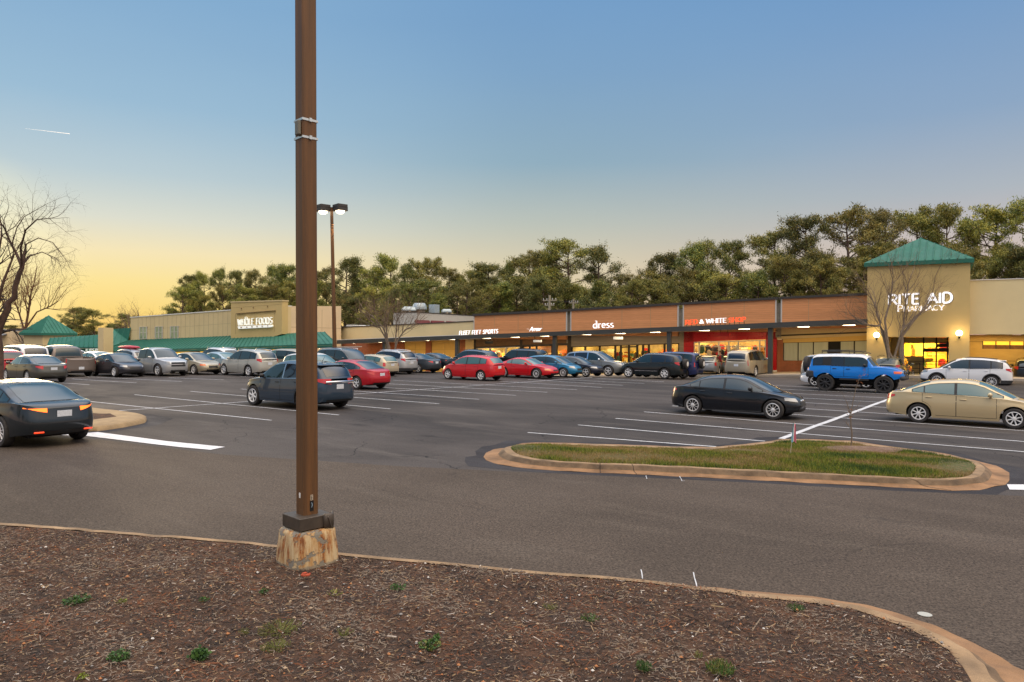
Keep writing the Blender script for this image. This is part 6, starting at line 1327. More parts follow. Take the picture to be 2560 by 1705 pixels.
# grey-roofed building at the far left
gb = thing('far_building', 'far grey-roofed low building behind the tree at the left', 'building', tuple(A(30, 872, 170)))
def gbf(b): p = A(-60, 872, 170); q = A(46, 852, 170); b.box(((p[0]+q[0])/2, 172, 1.7), (q[0]-p[0], 8, 3.6)); 
rel((lambda b: (gbf(b), b.build('wall', M_pink, None))[1])(MB()), gb)
b = MB(); p = A(-60, 874, 168); q = A(47, 851, 172); b.add([(p[0], 166, 2.5), (q[0], 166, 2.5), (q[0], 173, 3.9), (p[0], 173, 3.9), (p[0], 166, 2.3), (q[0], 166, 2.3), (q[0], 173, 3.7), (p[0], 173, 3.7)], [(0, 1, 2, 3), (7, 6, 5, 4), (0, 4, 5, 1), (1, 5, 6, 2), (2, 6, 7, 3), (3, 7, 4, 0)]); rel(b.build('roof', mat('grey_roof', (.16, .17, .2), .7), None), gb)
# ---------------- pharmacy tower and its side building
VR = 54.0
ua, za = S(2168.5, 671, VR); ub, zb = S(2426, 651.4, VR); ze = (za+zb)/2
ph = bld('pharmacy_tower', 'tall ochre stucco entrance tower with green pyramid roof', (ua+ub)/2, VR)
oa, ob_, zo = S(2221, 843.8, VR)[0], S(2373, 840.8, VR)[0], (S(2221, 844, VR)[1]+S(2373, 841, VR)[1])/2
def pw(b):
    b.lbox(ua, oa, VR, VR+6, ZD, zo); b.lbox(ob_, ub, VR, VR+6, ZD, zo); b.lbox(ua, ub, VR, VR+6, zo, ze)
P_('wall', M_stucco2, ph, pw)
ov = .2; um = (ua+ub)/2; v0, v1 = VR, VR+6.2; vm = (v0+v1)/2; d = ray(2301, 595); k = vm/(d[0]*BV[0]+d[1]*BV[1]); ap = L(k*(d[0]*BU[0]+d[1]*BU[1]), vm, CH+k*d[2])
a_, b_, c_, d_ = [L(u, v, ze+.24) for u, v in ((ua-ov, v0-ov), (ub+ov, v0-ov), (ub+ov, v1+ov), (ua-ov, v1+ov))]
def pyr(bb):
    bb.add([a_, b_, c_, d_, ap]+[(q[0], q[1], q[2]-.26) for q in (a_, b_, c_, d_)], [(0, 1, 4), (1, 2, 4), (2, 3, 4), (3, 0, 4), (0, 5, 6, 1), (1, 6, 7, 2), (2, 7, 8, 3), (3, 8, 5, 0), (8, 7, 6, 5)])
    for p, q in ((a_, b_), (b_, c_)):
        p_, q_, apx = np.array(p), np.array(q), np.array(ap); n = 14; nn = np.cross(q_-p_, apx-p_); nn /= np.linalg.norm(nn); nn = nn if nn[2] > 0 else -nn; upv = apx-(p_+q_)/2; tt = (q_-p_)/np.linalg.norm(q_-p_)*.02
        for i in range(1, n):
            f_ = i/n; base = p_+(q_-p_)*f_; h = 1-abs(2*f_-1); top = base+upv*h
            bb.add([base-tt, base+tt, base+tt+nn*.06, base-tt+nn*.06, top-tt, top+tt, top+tt+nn*.06, top-tt+nn*.06], [(0, 1, 2, 3), (3, 2, 6, 7), (0, 3, 7, 4), (1, 5, 6, 2)])
P_('pyramid_roof', M_green, ph, pyr)
VD = VR+3.4
P_('porch_wall', M_stucco2, ph, lambda b: (b.lbox(oa+.01, S(2259, 850, VD)[0], VD, VD+.2, .1, zo-.01), b.lbox(S(2259, 850, VD)[0], ob_-.01, VD, VD+.2, S(2300, 857.5, VD)[1], zo-.01), b.pbox(2259, 2309, (891, 890), .1, VD, .2)))
ur0, ur1 = room(2256, 2376, 2.62, ph, 2.4, wall=mat('pharmacy_interior', (.8, .62, .2), .9), v=VD+.3, energy=400, col=(1, .70, .10)); stock(ph, ur0, ur1, VD-.6, WARMS+[M_yellow]*4, 26, 2.0, 9, 'shelving')
def pf(b):
    for x in (2259, 2309, 2341, 2369, 2374): u = S(x, 850, VD)[0]; b.lbox(u-.045, u+.045, VD-.03, VD+.08, .3, 2.9)
    b.pbox(2309, 2374, (870.5, 870), (880, 879.6), VD-.04, .1); b.pbox(2340, 2374, (859, 858.5), (868, 867.6), VD-.02, .05); b.pbox(2259, 2374, (857.5, 856), (858.6, 857), VD-.045, .1); b.pbox(2259, 2374, (903.5, 903), (904.6, 904), VD-.045, .1); b.pbox(2259, 2374, (910, 910), (911, 911), VD-.046, .1)
P_('door_frame', M_dkframe, ph, pf)
P_('shop_window', M_sg, ph, lambda b: b.pbox(2259, 2374, (858, 857), .14, VD+.02, .015))
for px, py in ((2191.5, 837.5), (2398, 832.8)):
    v = VR-.28; u, z = S(px, py, v); t = thing('globe_lamp', 'lit white globe wall lamp '+('left' if px < 2300 else 'right')+' of the pharmacy entrance', 'wall lamp', L(u, v, z-.25), BROT, 'globe lamps on the pharmacy tower')
    b = MB(); b.lathe([(.001, -.19), (.10, -.165), (.17, -.09), (.19, 0), (.17, .09), (.10, .165), (.001, .19)], 18, L(u, v, z)); rel(b.build('globe', mat('lit_globe', (1, .9, .7), .5, emit=(1, .86, .52), estr=7), None, smooth=180), t)
    b = MB(); b.lathe([(.001, -.36), (.05, -.34), (.05, -.26), (.09, -.22), (.09, -.175), (.001, -.17)], 12, L(u, v, z)); b.lbox(u-.03, u+.03, v, VR, z-.33, z-.27); rel(b.build('bracket', M_under, None), t)
    lamp('globe_glow', 'POINT', L(u, v-.32, z), 34, (1, .62, .18), .19)
VRS = VR-.14
sign('store_sign', 'bold white two-line lettering on the ochre tower', [('large_letters', M_letter, lambda b: textpx(b, 'RITE AID', (2221, 762), (2380.5, 756), 24.5, VRS, wx=.19, wz=.17, sp=.13, slant=0)), ('small_letters', M_letter, lambda b: (textpx(b, 'PHARMACY', (2244, 779), (2359.5, 774.8), 15.5, VRS, wx=.15, wz=.08, serif=.8, sp=.10, small={i: .78 for i in range(1, 8)}))),
   ('letter_returns', M_cop, lambda b: textpx(b, 'RITE AID', (2222.2, 762.6), (2381.7, 756.6), 24.5, VRS+.105, wx=.21, wz=.19, sp=.13, dep=.03))], L(um, VRS))
sb = bld('side_building', 'plain cream building with a lit strip window right of the ochre tower', 2, 55)
VX = 55.0; x0u = ub+.02; x1u = 12
zt0 = S(2427, 701.4, VX)[1]; zs = S(2500, 835.8, VX)[1]
P_('upper_wall', M_cream, sb, lambda b: b.lbox(x0u, x1u, VX, VX+.4, zs, zt0)); P_('coping', M_white, sb, lambda b: b.lbox(x0u, x1u, VX-.05, VX+.5, zt0, zt0+.05))
P_('soffit', M_stucco, sb, lambda b: b.lbox(x0u, x1u, VX+.41, VX+4, zs+.03, zs+.1))
VY = 58.6
P_('recessed_wall', boards('ochre_boarding', (.44, .31, .12), (.36, .25, .10), 1.3), sb, lambda b: (b.pbox(2410, 2456, zs, .1, VY, .2), b.lbox(S(2456, 850, VY)[0], x1u, VY, VY+.2, S(2456, 853, VY)[1], zs), b.lbox(S(2456, 850, VY)[0], x1u, VY, VY+.2, .1, S(2456, 872, VY)[1])))
P_('strip_window', mat('lit_strip_window', (.6, .4, .1), .3, emit=(1, .56, .03), estr=1.15), sb, lambda b: b.lbox(S(2457, 850, VY)[0], x1u, VY+.1, VY+.15, S(2457, 862, VY)[1], S(2457, 853, VY)[1]))
P_('window_posters', mat('brown_posters', (.16, .07, .03), .6, var=.5, vscale=2.5), sb, lambda b: b.lbox(S(2457, 850, VY)[0], x1u, VY+.1, VY+.15, S(2457, 872, VY)[1], S(2457, 862, VY)[1]))
P_('window_frame', M_dkframe, sb, lambda b: [b.lbox(u-.03, u+.03, VY+.02, VY+.1, S(2457, 872, VY)[1], S(2457, 853, VY)[1]) for u in (S(2457, 850, VY)[0], S(2490, 850, VY)[0], S(2525, 850, VY)[0], S(2560, 850, VY)[0])])
lamp('side_glow', 'AREA', L(3, VX+2.2, zs-.05), 170, (1, .66, .2), 5, .6, None, (0, 0, BROT))
# sandwich board, trolley rail
ab = thing('a_board', 'small blue sandwich board by the pharmacy door', 'sign', tuple(A(2304, 942, 52.0)*np.array([1, 1, 0])+np.array([0, 0, .14])), .2)
b = MB(); b.add([(-.33, -.2, 0), (.33, -.2, 0), (.33, -.02, 1.0), (-.33, -.02, 1.0), (-.33, -.17, 0), (.33, -.17, 0), (.33, .0, 1.0), (-.33, .0, 1.0)], [(0, 1, 2, 3), (7, 6, 5, 4), (0, 4, 5, 1), (1, 5, 6, 2), (2, 6, 7, 3), (3, 7, 4, 0)]); b.build('front_board', mat('blue_poster', (.05, .17, .30), .5, var=.3, vscale=4), ab)
b = MB(); b.add([(-.33, .2, 0), (.33, .2, 0), (.33, .03, 1.0), (-.33, .03, 1.0), (-.33, .22, 0), (.33, .22, 0), (.33, .05, 1.0), (-.33, .05, 1.0)], [(0, 1, 2, 3), (7, 6, 5, 4), (0, 4, 5, 1), (1, 5, 6, 2), (2, 6, 7, 3), (3, 7, 4, 0)]); b.build('rear_board', M_white, ab)
rl = thing('hand_rail', 'dark metal rail before the pharmacy window', 'railing', L(*S(2272, 850, VR+1)[:1], VR+1, .14))
def rlf(b):
    ua_, ub__ = S(2232, 850, VR+1)[0], S(2300, 850, VR+1)[0]
    for u in np.linspace(ua_, ub__, 4): b.tube([L(u, VR+1, .14), L(u, VR+1, 1.15)], .025, 6)
    for z in (.5, .8, 1.15): b.tube([L(ua_, VR+1, z), L(ub__, VR+1, z)], .022, 6)
P_('rail', M_under, rl, rlf)
# ---------------- white building behind with rooftop plant
bk = bld('rear_building', 'pale building with maroon awnings rising behind the low cream roof', -70, 66)
VK = 66; uk0, uk1 = S(983.5, 785, VK)[0], S(1043, 781, VK)[0]; zk = S(1043, 781.5, VK)[1]
vk1 = T(1190, 791, uk1)[0]
P_('wall', mat('pale_grey_render', (.50, .49, .45), .9, var=.05), bk, lambda b: b.lbox(uk0, uk1, VK, vk1+2, ZD, zk)); P_('coping', M_cop, bk, lambda b: b.lbox(uk0-.05, uk1+.05, VK-.05, vk1+2, zk, zk+.09))
def maw(b):
    for xa, xb in ((1037, 1073), (1077, 1110), (1115, 1143)):
        va, vb = T(xa, 800, uk1)[0], T(xb, 800, uk1)[0]; zt = zk-.85; zb = zk-2.0
        b.add([L(uk1+.01, va, zt), L(uk1+.01, vb, zt), L(uk1+.9, vb, zb), L(uk1+.9, va, zb), L(uk1+.01, va, zb), L(uk1+.01, vb, zb)], [(0, 3, 2, 1), (3, 4, 5, 2), (0, 4, 3), (1, 2, 5)])
P_('awning', mat('maroon_canvas', (.13, .02, .025), .8), bk, maw)
vents = [(1022, 767, 779.5, 22, 'mushroom'), (1049, 758, 779.5, 17, 'hood'), (1085.5, 762, 780, 12, 'box'), (1116, 773, 785, 15, 'mushroom')]
for i, (px, yt_, yb_, hwp, kd) in enumerate(vents):
    v = VK+6+i*1.2; u, zt = S(px, yt_, v); zb = zk+.05; d_ = ray(px, yt_); Yv = v/(d_[0]*BV[0]+d_[1]*BV[1]); w = hwp*Yv/F*.95; c = L(u, v)
    t = thing('rooftop_vent', ['low wide rooftop exhaust at the left of the pale roof', 'tall round-hooded rooftop exhaust', 'square bluish rooftop unit', 'low capped rooftop vent at the right of the group'][i], 'vent', (c[0], c[1], zb), BROT, 'rooftop plant on the pale building'); H_ = zt-zb
    b = MB()
    if kd == 'box': b.box((0, 0, H_*.5+.1), (w*1.7, w*1.7, H_-.2), bev=.03); b.build('casing', mat('bluish_galvanised', (.42, .50, .54), .5, .4, var=.08), t)
    else:
        b.box((0, 0, H_*.3), (w*1.25, w*1.25, H_*.6)); b.build('curb', mat('rusty_tan_metal', (.36, .30, .22), .7, .2, var=.2), t)
        b = MB(); n_ = 4 if kd == 'mushroom' else 10; b.lathe([(w*1.12, H_*.45), (w*1.15, H_*.6), (w*1.0, H_*.86), (w*.8, H_), (.001, H_*1.0)], n_, (0, 0, 0)); b.build('hood', mat('bluish_galvanised', (.42, .50, .54), .5, .4), t, smooth=30)
    if kd == 'box': b = MB(); b.box((0, 0, .06), (w*1.9, w*1.9, .12)); b.build('curb', M_cop, t)
# ================================================================ LAMP POSTS
def rust_mat():
    m = bpy.data.materials.new('rust_stained_paint_on_concrete'); m.use_nodes = True; N = NT(m.node_tree); b = N.n['Principled BSDF']
    g = N.new('ShaderNodeTexCoord'); p = g.outputs['Object']; sp = N.new('ShaderNodeSeparateXYZ'); N.put(sp.inputs[0], p); z = sp.outputs[2]
    n1 = N.noise(N.mapping(p, (9, 9, 2.2)), 1.6, 8, .68); n2 = N.noise(N.mapping(p, (3, 3, 3)), 4.5, 8, .75); n3 = N.noise(N.mapping(p, (22, 22, 1.4)), 1.2, 5, .6)
    n4 = N.noise(N.mapping(p, (1, 1, 1), loc=(5, 3, 1)), 6.5, 6, .7)
    paint_ = N.mix(N.maprange(n3, .35, .65), (.55, .42, .24), (.42, .24, .09)); rust = N.mix(N.maprange(n2, .35, .65), (.34, .11, .02), (.16, .05, .015))
    c = N.mix(N.maprange(N.math('ADD', n1, N.math('MULTIPLY', z, .16)), .50, .68), paint_, rust)
    chip = N.maprange(n4, .55, .575); c = N.mix(chip, c, (.21, .19, .155))
    low = N.maprange(N.math('ADD', z, N.math('MULTIPLY', n2, .05)), .115, .135, 1, 0); c = N.mix(N.math('MULTIPLY', low, .85), c, (.23, .20, .15))
    c = N.mix(N.maprange(n2, .62, .74, 0, .8), c, (.05, .028, .018))
    N.l.new(c, b.inputs['Base Color']); b.inputs['Roughness'].default_value = .85
    bp = N.new('ShaderNodeBump'); bp.inputs['Strength'].default_value = .8; bp.inputs['Distance'].default_value = .008; N.put(bp.inputs['Height'], N.math('ADD', n2, N.math('MULTIPLY', chip, -1))); N.l.new(bp.outputs[0], b.inputs['Normal'])
    return m
def pole_mat():
    m = bpy.data.materials.new('weathered_brown_pole'); m.use_nodes = True; N = NT(m.node_tree); b = N.n['Principled BSDF']
    g = N.new('ShaderNodeTexCoord'); p = g.outputs['Object']; n1 = N.noise(N.mapping(p, (14, 14, .5)), 1.4, 7, .65); n2 = N.noise(N.mapping(p, (40, 40, 6)), 1.5, 5, .7)
    c = N.mix(N.maprange(n1, .35, .68), (.15, .070, .026), (.092, .047, .021)); c = N.mix(N.maprange(n2, .52, .8, 0, .5), c, (.055, .03, .02)); c = N.mix(N.maprange(n2, .3, .15, 0, .5), c, (.22, .13, .07))
    N.l.new(c, b.inputs['Base Color']); b.inputs['Roughness'].default_value = .55; b.inputs['Specular IOR Level'].default_value = .35; return m
M_pole = pole_mat(); M_rust = rust_mat(); M_band = mat('steel_band', (.62, .63, .6), .3, .9); M_pbase = mat('dark_base_cover', (.070, .055, .043), .5, .2, var=.25, vscale=6)
PH = 12.2
def lightpole(label, x, y, side, H_, conc, rz=pi/4+.02, lamps=True, detail=True):
    t = thing('lamp_post', label, 'lamp post', (x, y, 0), rz)
    h0 = conc
    if detail:
        b = MB(); r0, r1 = .287, .235; N_ = 40; rows = []
        for z, r, ex in ((-.03, r0, 4.5), (.10, r0*.975, 4.5), (.22, r0*.94, 4.5), (.34, r0*.90, 4.5), (h0-.055, r0*.875, 4.5), (h0-.025, r0*.85, 4.5), (h0-.008, r0*.81, 4.5), (h0, r0*.75, 4.5), (h0+.001, .01, 4.5)):
            rr = []
            for k in range(N_+1):
                a = 2*pi*k/N_; ca, sa = cos(a), sin(a); q = r/((abs(ca)**ex+abs(sa)**ex)**(1/ex)); rr.append((q*ca+.004*sin(7*a+z*30), q*sa+.004*cos(9*a+z*20), z))
            rows.append(rr)
        b.grid(rows); b.build('concrete_footing', M_rust, t, smooth=50)
        b = MB(); b.box((0, 0, h0+.078), (.385, .385, .135), bev=.006); cv = b.build('base_cover', M_pbase, t)
        b = MB(); b.box((.14, -.205, h0+.08), (.12, .06, .16), bev=.02); b.tube([(.16, -.2, h0+.16), (.12, -.235, h0+.12), (.15, -.23, h0+.02), (.19, -.21, h0)], .014, 6); b.tube([(.2, -.18, h0+.12), (.25, -.1, h0+.14)], .012, 6); b.build('torn_clip', M_pbase, cv, smooth=50)
    else:
        b = MB(); b.lathe([(.34, 0), (.32, h0-.05), (.28, h0), (.01, h0)], 20); b.build('concrete_footing', M_rust, t, smooth=50)
        b = MB(); b.box((0, 0, h0+.08), (.45, .45, .14), bev=.01); b.build('base_cover', M_pbase, t)
    b = MB(); s = side/2; c = side*.08; zt = H_; rows = []
    for z in (h0+.05, zt):
        k = 1-(.22*(z/12.0)**1.2 if not detail else .06*(z/12)); rows.append([(p[0]*k, p[1]*k, z) for p in [(s, s-c), (s-c, s), (-s+c, s), (-s, s-c), (-s, -s+c), (-s+c, -s), (s-c, -s), (s, -s+c), (s, s-c)]])
    b.grid(rows); b.add([(p[0], p[1], zt) for p in rows[1][:-1]], [tuple(range(8))]); pole = b.build('pole', M_pole, t)
    if sum(f.normal.dot(f.center-Vector((0, 0, f.center.z))) for f in pole.data.polygons) < 0: pole.data.flip_normals()
    if lamps:
        hs = .92 if not detail else .7
        for sg in (1, -1):
            o = thing_part('lamp_head', t, (sg*.72*.707, -sg*.72*.707, zt-.15)); o.rotation_euler = (0, 0, 0)
            b = MB(); e = hs/2; b.box((0, 0, .28), (hs, hs, .30), bev=.02)
            for q in ((0, e-.012, .04), (0, -e+.012, .04)): b.box((q[0], q[1], q[2]), (hs, .024, .34))
            for q in ((e-.012, 0, .04), (-e+.012, 0, .04)): b.box((q[0], q[1], q[2]), (.024, hs-.05, .34))
            b.build('housing', M_cop, o)
            b = MB(); b.lathe([(.001, -.36), (.20, -.33), (.33, -.24), (.38, -.10), (.36, .0), (.001, .02)], 18); b.build('lens', mat('lit_sodium_lens', (1, .9, .8), .4, emit=(1, .80, .52), estr=6), o, smooth=180)
            b = MB(); b.tube([(-sg*.05, sg*.05, .2), (-sg*.5, sg*.5, .2)], .05, 8); b.build('arm', M_cop, o)
    return t
def tilt(t, a): t.rotation_euler = (Matrix.Rotation(-a, 3, 'Y') @ Matrix.Rotation(t.rotation_euler[2], 3, 'Z')).to_euler()
lp = lightpole('near square brown steel post on a rust-stained concrete footing', LAMPX, LAMPY, .177, 12.5, .445, rz=pi/4+.30-.30)
tilt(lp, .0112)
# straps, aerial box, stickers and hand hole on the near post
z1, z2 = 4.85, 4.66
for z in (z1, z2):
    b = MB(); s = .182/2*.985+.004
    b.grid([[(p[0]*s, p[1]*s, z+dz) for p in [(1, 1), (-1, 1), (-1, -1), (1, -1), (1, 1)]] for dz in (-.012, .012)]); b.box((.0, -s-.006, z), (.03, .012, .04)); o = b.build('steel_strap', M_band, lp)
b = MB(); b.box((-.091-.02, -.03, (z1+z2)/2), (.04, .08, .16), bev=.01); b.build('strapped_box', mat('grey_box', (.16, .15, .12), .5, .3), lp)
b = MB(); b.box((.101, .04, (z1+z2)/2-.03), (.02, .06, .16)); b.build('strapped_bracket', M_cop, lp)
b = MB(); b.box((-.0905, -.005, .80), (.003, .030, .055)); b.build('white_sticker', M_white, lp)
b = MB(); b.box((.004, -.0905, .775), (.030, .003, .058)); st = b.build('letter_sticker', mat('sticker_cream', (.42, .36, .28), .7), lp)
b = MB()
for c_, s_ in (((-.006, 0), (.004, .040)), ((.001, .018), (.012, .005)), ((.001, 0), (.010, .005)), ((.001, -.018), (.012, .005))): b.box((.004+c_[0], -.0925, .775+c_[1]), (s_[0], .0015, s_[1]))
b.build('sticker_letter', M_under, st)
b = MB(); b.box((.004, -.0902, .685), (.044, .004, .11), bev=.0); hh = b.build('hand_hole', M_under, lp)
b = MB(); b.tube([(0, -.096, .72), (.006, -.1, .695), (.0, -.096, .67)], .004, 5); b.build('loose_wire', mat('pale_blue_wire', (.3, .4, .5), .5), hh)
q = A(828.5, 520, 60.0); lightpole('tall brown post with two lit shoebox lamp heads rising from the car rows', q[0]+.42, q[1], .27, q[2], .9, rz=pi/4, detail=False); tilt(bpy.data.objects['lamp_post.001'], .030)
for s in (1, -1): lamp('street_light', 'SPOT', (q[0]+s*.5, q[1]-.3, q[2]-.5), 700, (1, .72, .40), .2)
# ================================================================ TREES
M_bark = mat('pine_bark', (.10, .062, .045), .95, var=.3, vscale=4); M_barkd = mat('dark_wet_bark', (.040, .030, .024), .95, var=.3, vscale=5); M_barkg = mat('grey_smooth_bark', (.20, .155, .115), .9, var=.3, vscale=6)
M_twig = mat('brown_twigs', (.17, .11, .068), .9); M_twigd = mat('dark_twigs', (.055, .038, .028), .9)
def leafmat(name, col, col2):
    m = bpy.data.materials.new(name); m.use_nodes = True; N = NT(m.node_tree); b = N.n['Principled BSDF']; g = N.new('ShaderNodeNewGeometry')
    oi = N.new('ShaderNodeObjectInfo'); c = N.mix(N.maprange(N.noise(g.outputs['Position'], .9, 3), .4, .62), col, col2)
    hs = N.new('ShaderNodeHueSaturation'); N.put(hs.inputs['Color'], c); N.put(hs.inputs['Value'], N.maprange(oi.outputs['Random'], 0, 1, .7, 1.3, 'LINEAR')); N.put(hs.inputs['Hue'], N.maprange(oi.outputs['Random'], 0, 1, .48, .52, 'LINEAR'))
    N.l.new(hs.outputs[0], b.inputs['Base Color']); b.inputs['Roughness'].default_value = .65
    return m
M_needle = [leafmat('pine_needles_olive', (.28, .245, .045), (.15, .155, .026)), leafmat('pine_needles_green', (.12, .15, .032), (.07, .095, .02)), leafmat('pine_needles_yellowish', (.40, .32, .055), (.21, .20, .035))]
def tri_mesh(name, P, mats, idx=None):
    n = len(P)//3; me = bpy.data.meshes.new(name); me.vertices.add(3*n); me.vertices.foreach_set('co', np.asarray(P, np.float32).ravel()); me.loops.add(3*n)
    me.loops.foreach_set('vertex_index', np.arange(3*n)); me.polygons.add(n); me.polygons.foreach_set('loop_start', np.arange(0, 3*n, 3)); me.polygons.foreach_set('loop_total', np.full(n, 3))
    for m in mats: me.materials.append(m)
    if idx is not None: me.polygons.foreach_set('material_index', idx)
    me.update(); return me
def pine_proto(seed, H_=18, spread=4.6, bare=.42, flat=.6, needle=0):
    r = random.Random(seed); rg = np.random.default_rng(seed); tb = MB(); tufts = []
    lean = (r.uniform(-.5, .5), r.uniform(-.5, .5)); pts = [(lean[0]*t*t+.12*sin(t*7+seed), lean[1]*t*t+.10*cos(t*6), H_*t*.97) for t in np.linspace(0, 1, 11)]
    tb.tube(pts, [.30*(1-t)**.8+.03 for t in np.linspace(0, 1, 11)], 8)
    def tp(t): i = min(int(t*10), 9); f = t*10-i; return np.array(pts[i])*(1-f)+np.array(pts[i+1])*f
    nl = 30
    for k in range(nl):
        t = bare+(1-bare)*(k+r.uniform(-.4, .4))/nl; t = min(max(t, bare-.08), .985); a = r.uniform(0, 2*pi); q = (t-bare)/(1-bare)
        ln = spread*(sin(pi*(.16+.80*q))**.65)*r.uniform(.55, 1.12); up = .25+.55*q+r.uniform(-.15, .15)
        p0 = tp(t); d = np.array([cos(a), sin(a), up*.5]); pp = [p0]; n = 5
        for i in range(1, n+1):
            d = d+np.array([r.uniform(-.22, .22), r.uniform(-.22, .22), r.uniform(-.05, .18)*up]); d2 = d/np.linalg.norm(d); pp.append(pp[-1]+d2*ln/n)
        tb.tube(pp, [.085*(1-i/6)*(1.1-q*.6)+.012 for i in range(n+1)], 5)
        for i in range(3, n+1):
            for _ in range(3 if i < n else 6):
                s = pp[i]+np.array([r.gauss(0, .42), r.gauss(0, .42), r.uniform(-.15, .55)])*(.75+ln*.08)
                if r.random() < .55: tb.tube([pp[i-1], (pp[i-1]+s)/2+np.array([0, 0, -.05]), s], [.03, .022, .01], 3, caps=False)
                tufts.append((s, r.uniform(.45, .9)))
    for _ in range(14): tufts.append((tp(r.uniform(.93, 1.0))+np.array([r.gauss(0, .5), r.gauss(0, .5), r.uniform(-.2, .5)]), r.uniform(.45, .7)))
    for _ in range(5):                       # dead snags on the bare trunk
        t = r.uniform(.15, bare); a = r.uniform(0, 2*pi); p0 = tp(t); tb.tube([p0, p0+np.array([cos(a), sin(a), .1])*r.uniform(.4, 1.6)], [.035, .01], 4, caps=False)
    V = []; n = 62
    for c, s in tufts:
        # fan-shaped tuft: needles rise and flare from the twig end; flattened cloud
        cen = c+rg.normal(0, 1, (n, 3))*np.array([.38, .38, .50*flat])*s; dirn = rg.normal(0, 1, (n, 3))+np.array([0, 0, .7]); dirn /= np.linalg.norm(dirn, axis=1)[:, None]
        sd = np.cross(dirn, rg.normal(0, 1, (n, 3))); sd /= np.linalg.norm(sd, axis=1)[:, None]+1e-9; l = rg.uniform(.16, .34, n)[:, None]*s*1.2; w = rg.uniform(.022, .05, n)[:, None]*1.3
        V.append(np.stack([cen-sd*w, cen+sd*w, cen+dirn*l], 1).reshape(-1, 3))
    V = np.concatenate(V); idx = rg.choice([0, 1, 2], len(V)//3, p=([.6, .25, .15], [.3, .6, .1], [.45, .15, .4])[needle])
    tr = thing('pine_tree', 'x', 'tree'); tb.build('trunk', M_bark, tr, smooth=60)
    o = bpy.data.objects.new('crown', tri_mesh('crown', V, M_needle, idx)); COL.objects.link(o); o.parent = tr
    return tr
PROT = [pine_proto(11, 18, 4.6, .42, .55, 0), pine_proto(23, 18, 3.9, .48, .6, 1), pine_proto(37, 18, 5.0, .36, .5, 0), pine_proto(41, 18, 3.3, .40, .7, 1), pine_proto(58, 18, 4.3, .55, .5, 2), pine_proto(73, 18, 5.4, .46, .45, 2)]
used = set()
def pine(px, top, Y, proto, wid, label, group='tall pines behind the shops', grp=True):
    tr = PROT[proto]
    if proto in used: tr = copy_tree(tr)
    used.add(proto)
    g = A(px, 863, Y); H_ = A(px, top, Y)[2]+4.6; k = H_/18.3; w = wid*Y/F/(2*4.2)*1.26
    tr.location = (g[0], g[1], -4.6); tr.scale = (w, w, k); tr.rotation_euler = (0, 0, R0.uniform(0, 6.28)); tr['label'] = label; tr['category'] = 'tree'
    if group: tr['group'] = group
    return tr
G1 = 'tall pines along the skyline'
LT = [  # px, top row, depth, proto, crown width px, label
 (1422, 598, 112, 0, 150, 'tall round-topped olive pine above the small script sign, tallest of the middle group'), (1498, 610, 108, 3, 125, 'dark narrow layered pine just right of the tallest middle pine'),
 (1643, 630, 104, 1, 112, 'lone flat-topped pine standing clear above the panel right of the dress sign'), (1735, 606, 100, 3, 110, 'dark pine above the red and white lettering'), (1770, 602, 103, 0, 105, 'olive pine just right of the dark pine over the red and white lettering'),
 (1820, 597, 98, 1, 100, 'taller pine of the pair over the red shopfront'), (1929, 572, 95, 2, 150, 'broad pale-olive pine over the right end of the red shopfront'), (2015, 539, 92, 1, 125, 'tall spare pine with visible trunk left of the pharmacy tower'),
 (2122, 517, 90, 5, 165, 'largest golden-topped pine just left of the green pyramid roof'), (2215, 524, 92, 0, 120, 'pine directly behind the left slope of the green pyramid roof'), (2290, 521, 94, 2, 130, 'pine behind the point of the green pyramid roof'),
 (2363, 515, 92, 4, 130, 'open pine behind the right slope of the green pyramid roof'), (2480, 514, 86, 5, 165, 'broad pine with pale trunk over the plain cream building'), (2562, 486, 84, 0, 150, 'tallest pine at the right edge'),
 (859, 641, 120, 1, 95, 'pale-topped pine immediately right of the far lamp post'), (978, 640, 118, 0, 112, 'tall pine over the left end of the low cream building'), (1020, 656, 116, 3, 88, 'dark narrow pine left of the rooftop vents'),
 (1072, 652, 120, 4, 105, 'open crowned pine above the rooftop vents'), (1125, 676, 118, 2, 105, 'low broad pine right of the rooftop vents'), (1178, 672, 116, 0, 95, 'pine above the left edge of the timber panels'),
 (1219, 658, 112, 1, 110, 'leaning pine above the running shop sign'), (1268, 652, 115, 3, 90, 'narrow pine left of the broken topped pine'), (1318, 632, 112, 2, 120, 'spreading pine left of the tallest middle pine'),
 (1360, 630, 118, 4, 90, 'thin pine squeezed left of the tallest middle pine'), (1567, 690, 100, 2, 115, 'short yellowish pine between the dark layered pine and the lone pine'),
 (468, 684, 150, 1, 62, 'leftmost pine of the group over the food store roof'), (511, 682, 150, 0, 62, 'second pine from the left over the food store roof'), (549, 668, 148, 3, 60, 'dark pine over the left of the projecting sign bay'), (593, 674, 148, 1, 60, 'pine over the middle of the projecting sign bay'),
 (640, 676, 146, 0, 66, 'pine over the right of the projecting sign bay'), (688, 663, 140, 3, 76, 'dark tall pine just left of the near brown post'), (725, 660, 138, 1, 76, 'pine half hidden by the near brown post'), (812, 668, 128, 2, 80, 'pine between the near post and the far lamp post'),
 (435, 771, 160, 3, 70, 'low dark pine at the left end of the food store roof line'), (400, 785, 165, 1, 50, 'smallest dark pine beside the food store parapet'), (180, 767, 175, 1, 58, 'small pine right of the far green pyramid roof'), (234, 773, 172, 0, 84, 'dense dark pine left of the beige fin wall'),
 (315, 783, 170, 3, 66, 'small pine behind the left corner of the food store'), (900, 700, 125, 3, 85, 'shorter dark pine behind the far lamp post rows'), (940, 676, 128, 2, 95, 'mid-height pine over the food store side wall')]
